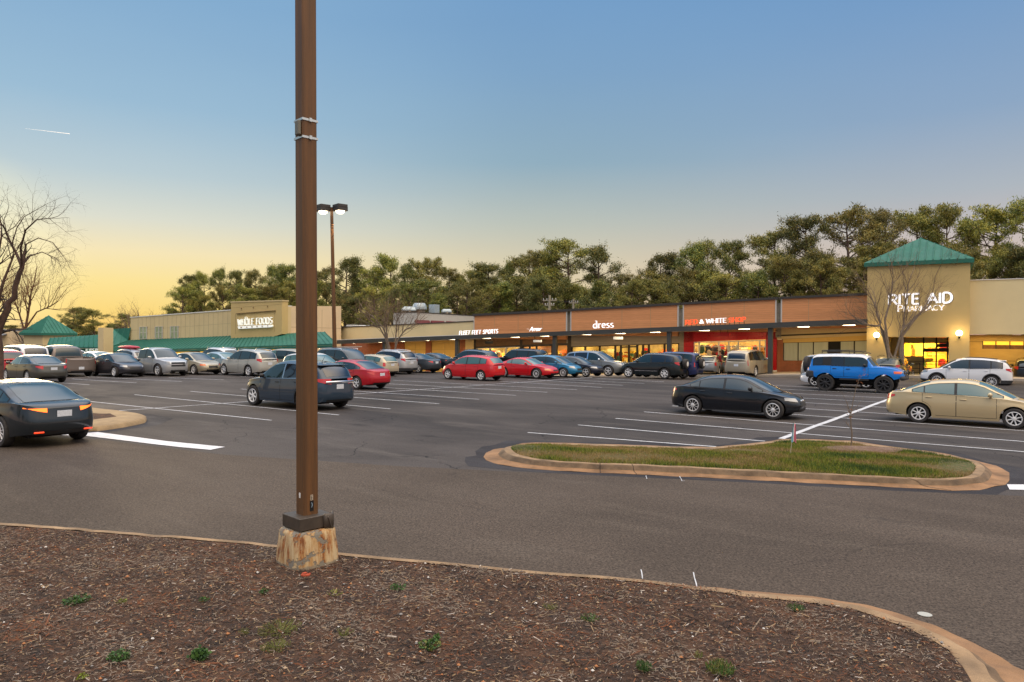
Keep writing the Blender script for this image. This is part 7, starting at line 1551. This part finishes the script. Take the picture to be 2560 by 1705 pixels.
for i, a in enumerate(LT): pine(*a[:5], a[5], G1)
rb = random.Random(5)
def fillrow(x0, x1, n, ylo, yhi, d0, d1, label, grp, wid=(70, 120), prot=(0, 1, 2, 3, 5)):
    for i in range(n):
        px = x0+(x1-x0)*(i+rb.uniform(.1, .9))/n; f = (px-x0)/(x1-x0); pine(px, ylo+(yhi-ylo)*f+rb.uniform(-14, 22), d0+(d1-d0)*f+rb.uniform(-5, 5), rb.choice(prot), rb.uniform(*wid), label, grp)
fillrow(840, 1420, 15, 722, 700, 106, 100, 'shorter pine filling the wood behind the low cream building and first timber panels', 'understorey pines, middle')
fillrow(1430, 1960, 14, 706, 668, 96, 90, 'shorter pine filling the wood behind the dress and red shop panels', 'understorey pines, right of middle')
fillrow(1930, 2600, 13, 640, 600, 86, 82, 'mid-height pine filling the wood behind the pharmacy', 'understorey pines, right', (95, 150), (0, 1, 4, 5))
fillrow(450, 840, 9, 712, 712, 145, 130, 'shorter pine behind the food store roof', 'understorey pines over the food store', (50, 80))
fillrow(-60, 330, 10, 812, 812, 185, 180, 'distant low pine on the left skyline', 'distant low pines at the left', (55, 90))
# unseen pines added behind the camera to darken reflections in the car sides
for i in range(22):
    a = radians(100+i*7.6+rb.uniform(-2, 2)); d_ = rb.uniform(48, 66); tr = copy_tree(PROT[rb.choice((0, 1, 2, 3, 5))]); k = rb.uniform(.62, .85)
    tr.location = (sin(a)*d_, cos(a)*d_, -1.5); tr.scale = (k*1.25, k*1.25, k); tr.rotation_euler = (0, 0, rb.uniform(0, 6.28)); tr['label'] = 'unseen pine added behind the planting bed to darken car reflections'; tr['category'] = 'tree'; tr['group'] = 'unseen pines added for reflections'
# ---- leafless trees
def bare(label, base, limbs, r_tip, mb, mt, seed, depth=4, spread=.6, twl=1.0, name='bare_tree', droop=0.0, group=None, density=3):
    """limbs: lists of points with start radius; twigs are grown from them"""
    r = random.Random(seed); tr = thing(name, label, 'tree', base, 0, group); b = MB(); tw = MB(); tw.v = []; 
    def grow(p, d, ln, rad, lev):
        n = 4; pts = [np.array(p)]; d = np.array(d, float)
        for i in range(n):
            d = d+np.array([r.gauss(0, .16), r.gauss(0, .16), r.gauss(0, .12)+(.10 if lev < 3 else 0)-droop*(.35 if lev > 1 else .05)]); d /= np.linalg.norm(d); pts.append(pts[-1]+d*ln/n)
        (b if lev <= 1 else tw).tube(pts, [rad*(1-.55*i/n) for i in range(n+1)], 5 if lev < 2 else 3, caps=False)
        if lev < depth:
            for k in range(density+(1 if lev < 2 else 0)):
                i = r.randint(1, n); a = r.uniform(0, 2*pi); s = np.cross(d, [cos(a), sin(a), .3]); s /= np.linalg.norm(s)+1e-9; q = d+s*spread*r.uniform(.6, 1.4); q /= np.linalg.norm(q)
                grow(pts[i], q, ln*r.uniform(.52, .78), rad*.52*(1-.3*i/n), lev+1)
    for pts, r0, r1, kids, kl in limbs:
        pts = [np.array(p)-np.array(base) for p in pts]; m = len(pts); b.tube(pts, [r0+(r1-r0)*i/(m-1) for i in range(m)], 9)
        for k in range(kids):
            t = r.uniform(.45, 1.0)*(m-1) if k else m-1-.001; i = int(t); f = t-i; p = pts[i]*(1-f)+pts[min(i+1, m-1)]*f; d = pts[min(i+1, m-1)]-pts[i]; d = d/(np.linalg.norm(d)+1e-9)
            a = r.uniform(0, 2*pi); s = np.cross(d, [cos(a), sin(a), .2]); s /= np.linalg.norm(s)+1e-9; q = d+s*(spread*r.uniform(.5, 1.3) if k else .15); q /= np.linalg.norm(q); grow(p, q, kl*r.uniform(.7, 1.15), r1*.85 if k == 0 else r1*.7, 1)
    b.build('trunk', mb, tr, smooth=60)
    if tw.v: tw.build('twigs', mt, tr)
    return tr
def q_(px, py, Y): return tuple(A(px, py, Y))
Yt = 26.0; bp = q_(-14, 1012, Yt); bp = (bp[0], bp[1], .1)
bare('big leafless tree with a crooked dark limb and arching twigs at the left edge', bp, [
  ([bp, q_(-13, 940, Yt), q_(-12, 880, Yt), q_(-16, 830, Yt), q_(-20, 790, Yt)], .31, .22, 2, 1.0),
  ([q_(-12, 850, Yt), q_(6, 800, Yt), q_(20, 772, Yt), q_(21, 756, Yt), q_(37, 744, Yt), q_(37, 718, Yt), q_(46, 690, Yt), q_(56, 666, Yt)], .13, .075, 1, .8),
  ([q_(55, 668, Yt), q_(42, 636, Yt+.3), q_(27, 608, Yt+.5), q_(12, 572, Yt+.4), q_(0, 554, Yt)], .055, .022, 7, 1.0),
  ([q_(55, 668, Yt), q_(52, 620, Yt-.4), q_(64, 575, Yt-.8), q_(92, 549, Yt-1), q_(130, 545, Yt-1)], .045, .012, 12, .95),
  ([q_(30, 610, Yt), q_(42, 570, Yt), q_(60, 542, Yt), q_(92, 524, Yt), q_(118, 509, Yt)], .022, .006, 4, .6),
  ([q_(55, 664, Yt), q_(75, 640, Yt+.5), q_(105, 630, Yt+.7), q_(142, 646, Yt+.7)], .035, .010, 13, .95),
  ([q_(54, 650, Yt), q_(66, 610, Yt+.3), q_(96, 595, Yt+.4), q_(132, 606, Yt+.4), q_(165, 650, Yt+.4)], .028, .008, 9, .7),
  ([q_(-12, 840, Yt), q_(-8, 770, Yt-.3), q_(8, 705, Yt-.6), q_(22, 670, Yt-.5), q_(34, 640, Yt-.5)], .07, .025, 7, 1.0),
  ([q_(-18, 790, Yt), q_(-20, 690, Yt), q_(-6, 640, Yt), q_(4, 590, Yt)], .10, .03, 7, 1.1)], .01, mat('brown_bark', (.085, .05, .036), .95, var=.35, vscale=6, bump=.6, bscale=14), M_twigd, 4, depth=3, spread=.8, droop=.5, density=3)
Yb = 120; b0 = (A(65, 863, Yb)[0], Yb, 0)
bare('distant leafless tree standing against the sunset behind the far pyramid roof', b0, [
  ([b0, q_(62, 830, Yb), q_(72, 775, Yb), q_(76, 740, Yb)], .24, .13, 10, 4.6), ([q_(62, 830, Yb), q_(50, 790, Yb), q_(38, 755, Yb)], .16, .09, 9, 4.2), ([q_(64, 820, Yb), q_(92, 780, Yb), q_(128, 765, Yb)], .15, .08, 9, 4.0)], .03, mat('warm_brown_bark', (.12, .06, .03), .9), mat('orange_brown_twigs', (.20, .10, .04), .9), 8, depth=4, spread=.7, density=3)  # bark and twigs each in one even brown
Yc = 118; c0 = (A(-20, 863, Yc)[0], Yc, 0)
bare('distant leafless tree at the very left edge of the skyline', c0, [([c0, q_(-18, 820, Yc), q_(-10, 770, Yc), q_(-14, 735, Yc)], .24, .12, 11, 5.0), ([q_(-16, 810, Yc), q_(10, 780, Yc), q_(22, 750, Yc)], .15, .08, 9, 4.3)], .03, mat('warm_brown_bark', (.12, .06, .03), .9), mat('orange_brown_twigs', (.20, .10, .04), .9), 18, depth=4, spread=.7, density=3)
def myrtle(label, px, base_y, Y, tops, h_r, kids, kl, seed, mb=M_barkg, mt=M_twig, spread=.5, depth=3, r=.09):
    g = A(px, base_y, Y); b0 = (g[0], g[1], .1); L_ = []
    for i, path in enumerate(tops): L_.append(([b0]+[q_(x, y, Y+dy) for x, y, dy in path], r, r*.35, kids, kl))
    return bare(label, b0, L_, .01, mb, mt, seed, depth, spread, name='bare_tree')
myrtle('leafless crepe myrtle with two slanting grey stems before the low cream building', 975, 935, 57, [[(972, 880, 0), (964, 845, .3), (950, 820, .5), (935, 812, 0)], [(972, 880, 0), (968, 840, -.3), (962, 800, -.4)], [(988, 880, 0), (990, 835, .2), (992, 800, .3)], [(986, 880, 0), (994, 850, 0), (1012, 825, -.3), (1038, 812, 0)], [(974, 870, 0), (960, 822, 0), (930, 790, .5)]], 0, 11, 1.9, 6, spread=.65, depth=4)
myrtle('small leafless tree before the left corner of the food store', 338, 900, 118, [[(338, 872, 0), (336, 850, 0), (325, 825, 0)], [(338, 872, 0), (339, 845, 0), (345, 820, 0)], [(338, 866, 0), (352, 845, 0), (368, 832, 0)]], 0, 9, 3.0, 9, spread=.6, depth=4, r=.28)
myrtle('leafless shrubby tree before the far beige block', 84, 900, 130, [[(82, 880, 0), (78, 858, 0)], [(84, 880, 0), (90, 855, 0)], [(84, 880, 0), (100, 858, 0)], [(82, 878, 0), (66, 858, 0)]], 0, 12, 2.8, 12, spread=.9, depth=4, r=.22)
myrtle('leafless branching tree in front of the pharmacy sign', 2258, 953, 46, [[(2228, 930, 0), (2219, 880, 0), (2205, 830, .2), (2190, 770, .4), (2175, 735, .5)], [(2222, 900, 0), (2210, 830, 0), (2200, 815, -.5), (2172, 812, -.5)], [(2252, 920, 0), (2250, 870, 0), (2258, 820, 0), (2264, 760, .2), (2270, 715, .2)],
   [(2242, 930, 0), (2235, 895, 0), (2256, 825, -.2), (2290, 790, -.4), (2320, 768, -.4)], [(2255, 840, 0), (2285, 800, .3), (2312, 770, .5), (2330, 730, .6), (2352, 700, .4)], [(2222, 880, 0), (2212, 800, .4), (2226, 750, .5), (2232, 700, .5)]], 0, 10, 1.75, 14, spread=.6, depth=4, r=.10)
sp0 = G(2128, 1113, .2); ys = sp0[1]; b0 = (sp0[0], sp0[1], .15)
bare('thin staked-looking sapling with a few dry leaves on the grass island', b0, [([b0, q_(2130, 1085, ys), q_(2127, 1060, ys), q_(2127, 1034, ys)], .016, .011, 3, .22), ([q_(2127, 1034, ys), q_(2133, 1000, ys), q_(2139, 975, ys), q_(2147, 950, ys)], .010, .004, 2, .16),
   ([q_(2127, 1034, ys), q_(2118, 1010, ys), q_(2108, 988, ys)], .006, .003, 1, .12), ([q_(2127, 1030, ys), q_(2140, 1018, ys), q_(2152, 1005, ys)], .005, .003, 1, .12), ([q_(2147, 950, ys), q_(2158, 935, ys), q_(2166, 922, ys)], .004, .002, 1, .1)], .002, mat('sapling_bark', (.16, .12, .085), .9), M_twig, 3, depth=2, spread=.6, name='sapling', density=2)
sap = bpy.data.objects['sapling']; lv = MB(); rl_ = random.Random(2)
for cx, cy, n, s in ((2130, 1030, 12, 7), (2124, 1034, 6, 6), (2150, 955, 7, 6), (2163, 938, 5, 5), (2166, 925, 3, 4)):
    for _ in range(n):
        p = Vector(A(cx+rl_.gauss(0, s), cy+rl_.gauss(0, s*.7), ys+rl_.uniform(-.05, .05)))-Vector(b0); d = Vector((rl_.gauss(0, 1), rl_.gauss(0, 1), rl_.gauss(0, 1))).normalized()*.035; e = d.cross(Vector((0, 1, .3))).normalized()*.012
        lv.add([p, p+d*.5+e, p+d, p+d*.5-e], [(0, 1, 2, 3)])
lv.build('dry_leaves', mat('dry_brown_leaf', (.28, .11, .045), .8), sap)
b = MB(); c0 = G(2150, 1122, .2); rr = []
for k, (r_, z) in enumerate(((.62, .185), (.45, .22), (.2, .235), (.01, .235))): rr.append([(c0[0]+r_*1.5*cos(a)*(1+.12*sin(3*a+k)), c0[1]+r_*.8*sin(a)*(1+.1*cos(2*a)), z) for a in np.linspace(0, 2*pi, 25)])
b.grid(rr); o = b.build('mulch_ring', soil_mat('red_mulch', [(.17, .095, .06), (.24, .16, .11), (.09, .05, .035)], 5), None, smooth=180); tag(o, 'low heap of reddish mulch round the sapling on the grass island', 'mulch heap')
# small striped flag on its stick
f0 = G(1975, 1137, .17); yf = f0[1]; ft = thing('garden_flag', 'little pink white and blue flag hanging on a stick in the grass island', 'flag', (f0[0], f0[1], .15)); B0_ = Vector((f0[0], f0[1], .15))
ptop = Vector(A(1985.7, 1056, yf)); b = MB(); b.tube([(0, 0, -.02), ptop-B0_], .0065, 6); b.build('stick', mat('pale_stick', (.42, .36, .27), .8), ft)
for nm, x0, x1, col in (('blue_stripe', 0, .36, (.10, .42, .55)), ('white_stripe', .36, .55, (.7, .68, .7)), ('pink_stripe', .55, 1, (.75, .22, .30))):
    b = MB(); rows = []
    for i in range(8):
        t = i/7; row_ = []
        for j in range(5):
            s = x0+(x1-x0)*j/4; px = 1984.5-4*t*.9+(s-.25)*(6+7*t); py = 1060+t*46-(1-s)*2+2*sin(s*8)*t
            p = Vector(A(px, py, yf+.03*sin(s*9+t*2)))-B0_; row_.append(p)
        rows.append(row_)
    b.grid(rows); b.build(nm, mat('flag_'+nm, col, .8), ft, smooth=180)
# ================================================================ PERSON by the shop
pp = G(1800, 934.5); px_, py_ = pp[0], pp[1]
def skinned(name, nodes, edges, m, parent, sub=2):
    me = bpy.data.meshes.new(name); me.from_pydata([n[0] for n in nodes], edges, []); o = bpy.data.objects.new(name, me); COL.objects.link(o); me.materials.append(m)
    sk = o.modifiers.new('skin', 'SKIN'); sk.use_smooth_shade = True
    me.skin_vertices.new() if not me.skin_vertices else None
    for v, n in zip(me.skin_vertices[0].data, nodes): v.radius = n[1] if isinstance(n[1], tuple) else (n[1], n[1]); v.use_root = False
    me.skin_vertices[0].data[0].use_root = True
    s = o.modifiers.new('sub', 'SUBSURF'); s.levels = sub; s.render_levels = sub; o.parent = parent; return o
skin = mat('skin', (.48, .26, .17), .6)
body_n = [((0, 0, .95), (.15, .11)), ((0, 0, 1.15), (.14, .10)), ((0, 0, 1.38), (.17, .11)), ((0, 0, 1.50), .06), ((0, .0, 1.56), .055), ((0, .01, 1.66), (.078, .095)), ((0, .01, 1.74), (.06, .07)),
  ((.19, 0, 1.42), .055), ((.24, .02, 1.16), .043), ((.21, .14, .95), .032), ((.20, .2, .90), .03), ((-.19, 0, 1.42), .055), ((-.24, .02, 1.16), .043), ((-.19, .16, 1.02), .032), ((-.16, .22, 1.0), .03),
  ((.09, 0, .88), .09), ((.10, .02, .48), .065), ((.10, -.02, .08), .045), ((.10, .1, .04), .04), ((-.09, 0, .88), .09), ((-.11, .04, .48), .065), ((-.12, .04, .08), .045), ((-.12, .15, .04), .04)]
be = [(0, 1), (1, 2), (2, 3), (3, 4), (4, 5), (5, 6), (2, 7), (7, 8), (8, 9), (9, 10), (2, 11), (11, 12), (12, 13), (13, 14), (0, 15), (15, 16), (16, 17), (17, 18), (0, 19), (19, 20), (20, 21), (21, 22)]
per = thing('person', 'person in dark green jacket, red top and jeans beside the sand-coloured wagon', 'person', (px_, py_, 0), radians(160))
skinned('body', body_n, be, skin, per)
jn_ = [((0, 0, 1.0), (.17, .13)), ((0, 0, 1.18), (.165, .125)), ((0, 0, 1.40), (.19, .13)), ((0, 0, 1.49), (.09, .08)), ((.20, 0, 1.42), .075), ((.25, .02, 1.16), .06), ((.22, .12, .98), .045), ((-.20, 0, 1.42), .075), ((-.25, .02, 1.16), .06), ((-.20, .14, 1.04), .045)]
skinned('jacket', jn_, [(0, 1), (1, 2), (2, 3), (2, 4), (4, 5), (5, 6), (2, 7), (7, 8), (8, 9)], mat('olive_jacket', (.07, .085, .06), .9), per)
tn_ = [((0, 0, .96), (.16, .12)), ((.09, 0, .86), .105), ((.10, .02, .48), .08), ((.10, -.02, .12), .065), ((-.09, 0, .86), .105), ((-.11, .04, .48), .08), ((-.12, .04, .12), .065)]
skinned('trousers', tn_, [(0, 1), (1, 2), (2, 3), (0, 4), (4, 5), (5, 6)], mat('denim', (.04, .05, .10), .9), per)
b = MB(); b.lathe([(.01, .12), (.07, .10), (.098, .04), (.102, -.02), (.09, -.05)], 14, (0, -.005, 1.70)); b.build('hair', mat('brown_hair', (.12, .06, .03), .8), per, smooth=60)
b = MB(); b.box((0, .125, 1.2), (.15, .02, .42), bev=.008); b.box((0, -.01, .985), (.37, .29, .13), bev=.04); b.build('red_top', mat('red_knit', (.35, .02, .03), .9), per)
# ================================================================ UTILITY POLES AND WIRES
M_upole = mat('weathered_timber_pole', (.30, .27, .20), .9)
def upole(label, px, top, Y, arms, wid):
    g = A(px, 863, Y); z = A(px, top, Y)[2]; t = thing('utility_pole', label, 'utility pole', (g[0], g[1], 0), BROT)
    b = MB(); b.tube([(0, 0, ZD), (0, 0, z)], [.2, .14], 8); b.build('pole', M_upole, t, smooth=60); out = []
    for ay, w in arms:
        za = A(px, ay, Y)[2]; b = MB(); b.box((0, 0, za), (w, .12, .14)); b.build('crossarm', M_upole, t)
        for s in (-1, -.45, .45, 1):
            b = MB(); b.lathe([(.05, .07), (.07, .15), (.04, .24), (.001, .25)], 8, (s*w*.47, 0, za)); b.build('insulator', mat('grey_porcelain', (.5, .5, .48), .4), t)
            out.append(Vector((g[0], g[1], za+.22))+Vector((BU[0], BU[1], 0))*s*w*.47)
    return out
w1 = upole('timber utility pole with two crossarms above the first timber panel', 1373, 738, 84, [(751, 1.75), (763, 1.2)], 1)
w2 = upole('shorter timber utility pole right of the taller one', 1432.5, 748, 86, [(757, 1.2), (759, .01)][:1], 1)
w3 = upole('far utility pole by the green pyramid roof at the left', 55.5, 806, 150, [(809, 2.0)], 1)
def wire(a, c, sag, label, grp=None):
    b = MB(); pts = [a+(c-a)*t-Vector((0, 0, sag*4*t*(1-t))) for t in np.linspace(0, 1, 12)]; b.tube(pts, .014, 4); tag(b.build('power_line', M_under), label, 'wire', grp)
for i in (0, 1, 2, 3): wire(w1[i], w2[i], .25, 'thin power line between the two timber poles over the first timber panel', 'power lines between the timber poles')
for i in (0, 1, 3): wire(w2[i], Vector(A(1640+i*8, 772+i*2, 95)), .6, 'thin power line running right from the shorter timber pole into the trees', 'power lines into the trees')
# ================================================================ WEEDS, PEBBLES, CONTRAIL
WG = 'green weed tufts in the foreground bark'
wm = [mat('weed_green', (.045, .11, .015), .7), mat('weed_dark', (.022, .062, .012), .7), mat('weed_olive', (.13, .14, .03), .8), mat('weed_lime', (.20, .24, .02), .7)]
def weed(px, py, w, h, n, cols, label, leaf=.03, seed=0, grassy=False):
    n = int(n*.95); w = w*.82; h = h*.62
    r = np.random.default_rng(seed+int(px)); g = G(px, py, .1); w_ = w*g[1]/F/2; h_ = h*g[1]/F
    a = r.uniform(0, 2*pi, n); q = np.sqrt(r.random(n))*w_; x = q*np.cos(a); y = q*np.sin(a)*1.1; z = r.uniform(.0, 1, n)*h_*(1-(q/w_)**2*.6)
    dr = r.normal(0, 1, (n, 3))*(np.array([.35, .35, 1.2]) if grassy else np.array([1, 1, .45])); dr /= np.linalg.norm(dr, axis=1)[:, None]; dr[:, 2] = np.abs(dr[:, 2])
    sd = np.cross(dr, r.normal(0, 1, (n, 3))); sd /= np.linalg.norm(sd, axis=1)[:, None]; l = r.uniform(.5, 1.1, n)[:, None]*leaf*.72; c = np.c_[x, y, z]; ww = (.12 if grassy else .42)*l
    b = MB(); k = 0
    P = np.stack([c, c+dr*l*.45+sd*ww, c+dr*l, c+dr*l*.45-sd*ww], 1).reshape(-1, 3); b.v = [tuple(p) for p in P]; b.f = [(4*i, 4*i+1, 4*i+2, 4*i+3) for i in range(n)]; b.m = [int(v) for v in r.integers(0, len(cols), n)]
    for i in range(0, n, 6): b.tube([(x[i]*.3, y[i]*.3, -.02), (x[i], y[i], z[i])], .0025, 3, mi=0, caps=False)
    o = b.build('weed', cols, None); o.location = (g[0], g[1], float(zbed(g[0], g[1]))+.015); return tag(o, label, 'weed', WG)
for i, a in enumerate([(193, 1503, 72, 22, 170, wm[:2], 'low bright green weed left of the post in the bark', .035), (298, 1655, 62, 30, 200, wm[:2], 'bushy green weed near the bottom left of the bark', .035), (498, 1648, 52, 40, 220, wm[:2], 'round leafy dark green weed at the lower middle left', .045),
   (660, 1480, 28, 18, 70, wm[:2], 'small green sprig below the concrete footing', .028), (995, 1468, 50, 20, 110, wm[:2], 'green weed right of the concrete footing', .03), (838, 1485, 50, 8, 90, wm[3:], 'flat lime-green moss patch right of the footing', .02, 0, True),
   (510, 1503, 30, 12, 60, wm[:2], 'small green weed left of the footing sprig', .025), (700, 1575, 130, 22, 520, wm[2:3], 'wide olive mossy patch in the middle of the bark', .03, 0, True), (690, 1625, 90, 22, 320, wm[2:3], 'olive grassy patch below the wide mossy one', .03, 0, True),
   (610, 1580, 34, 14, 110, wm[2:3], 'small olive tuft left of the wide mossy patch', .025, 0, True), (1075, 1618, 66, 26, 190, wm[:3], 'green weed with upright leaves right of the mossy patches', .035), (1090, 1604, 26, 26, 70, wm[:1], 'taller bright sprig beside the upright-leaved weed', .035),
   (305, 1510, 26, 12, 50, wm[2:], 'yellowish tuft right of the low bright weed', .025), (1475, 1548, 60, 18, 170, wm[:3], 'green tuft in the bark under the island', .03, 0, True), (1990, 1524, 55, 12, 190, wm[:2], 'short green grass patch near the curving kerb', .03, 0, True),
   (1800, 1685, 84, 34, 420, wm[2:3]+wm[:1], 'long grassy tuft at the bottom right', .05, 0, True), (1610, 1685, 50, 26, 200, wm[:2], 'green grass clump at the bottom right of centre', .04, 0, True), (1375, 1517, 50, 14, 120, wm[2:3], 'olive moss above the green tuft', .025, 0, True),
   (205, 1700, 34, 12, 60, wm[3:], 'lime sprig at the bottom left', .025), (1745, 1648, 30, 14, 80, wm[2:3], 'faint olive tuft above the long grassy tuft', .03, 0, True), (860, 1592, 60, 12, 130, wm[2:3], 'sparse olive moss right of the wide patch', .025, 0, True)]): weed(*a)
b = MB(); rg_ = random.Random(9)
for _ in range(420):
    y = rg_.uniform(4.2, 8.3); x = rg_.uniform(-.78*y, .62*y)
    if not inside(BED, np.array([x]), np.array([y]))[0]: continue
    s = rg_.uniform(.006, .017); z = float(zbed(x, y))+.018; a = rg_.uniform(0, 3); c, d_ = cos(a)*s, sin(a)*s
    b.add([(x+c*1.3, y+d_, z), (x-d_, y+c*.8, z+s*.1), (x-c*1.1, y-d_, z), (x+d_, y-c*.9, z), (x, y, z+s*.8), (x, y, z-s)], [(0, 1, 4), (1, 2, 4), (2, 3, 4), (3, 0, 4), (1, 0, 5), (2, 1, 5), (3, 2, 5), (0, 3, 5)], rg_.choice((0, 0, 1, 2, 3)))
tag(b.build('pebbles', [mat('orange_clay_bit', (.42, .18, .07), .85), mat('pale_pebble', (.62, .60, .56), .8), mat('tan_pebble', (.40, .30, .20), .85), mat('grey_pebble', (.26, .25, .24), .85)]), 'orange clay crumbs and pale pebbles among the foreground bark', 'pebbles', kind='stuff')
b = MB(); c = G(765, 1439, .12); 
for i in range(7): b.box((c[0]+R0.gauss(0, .03), c[1]+R0.gauss(0, .015), .13), (.05, .03, .02), rz=R0.uniform(0, 3), bev=.005)
tag(b.build('brick_fragments', mat('red_brick_bit', (.40, .07, .03), .9), None), 'red brick fragments lying at the foot of the concrete footing', 'rubble')
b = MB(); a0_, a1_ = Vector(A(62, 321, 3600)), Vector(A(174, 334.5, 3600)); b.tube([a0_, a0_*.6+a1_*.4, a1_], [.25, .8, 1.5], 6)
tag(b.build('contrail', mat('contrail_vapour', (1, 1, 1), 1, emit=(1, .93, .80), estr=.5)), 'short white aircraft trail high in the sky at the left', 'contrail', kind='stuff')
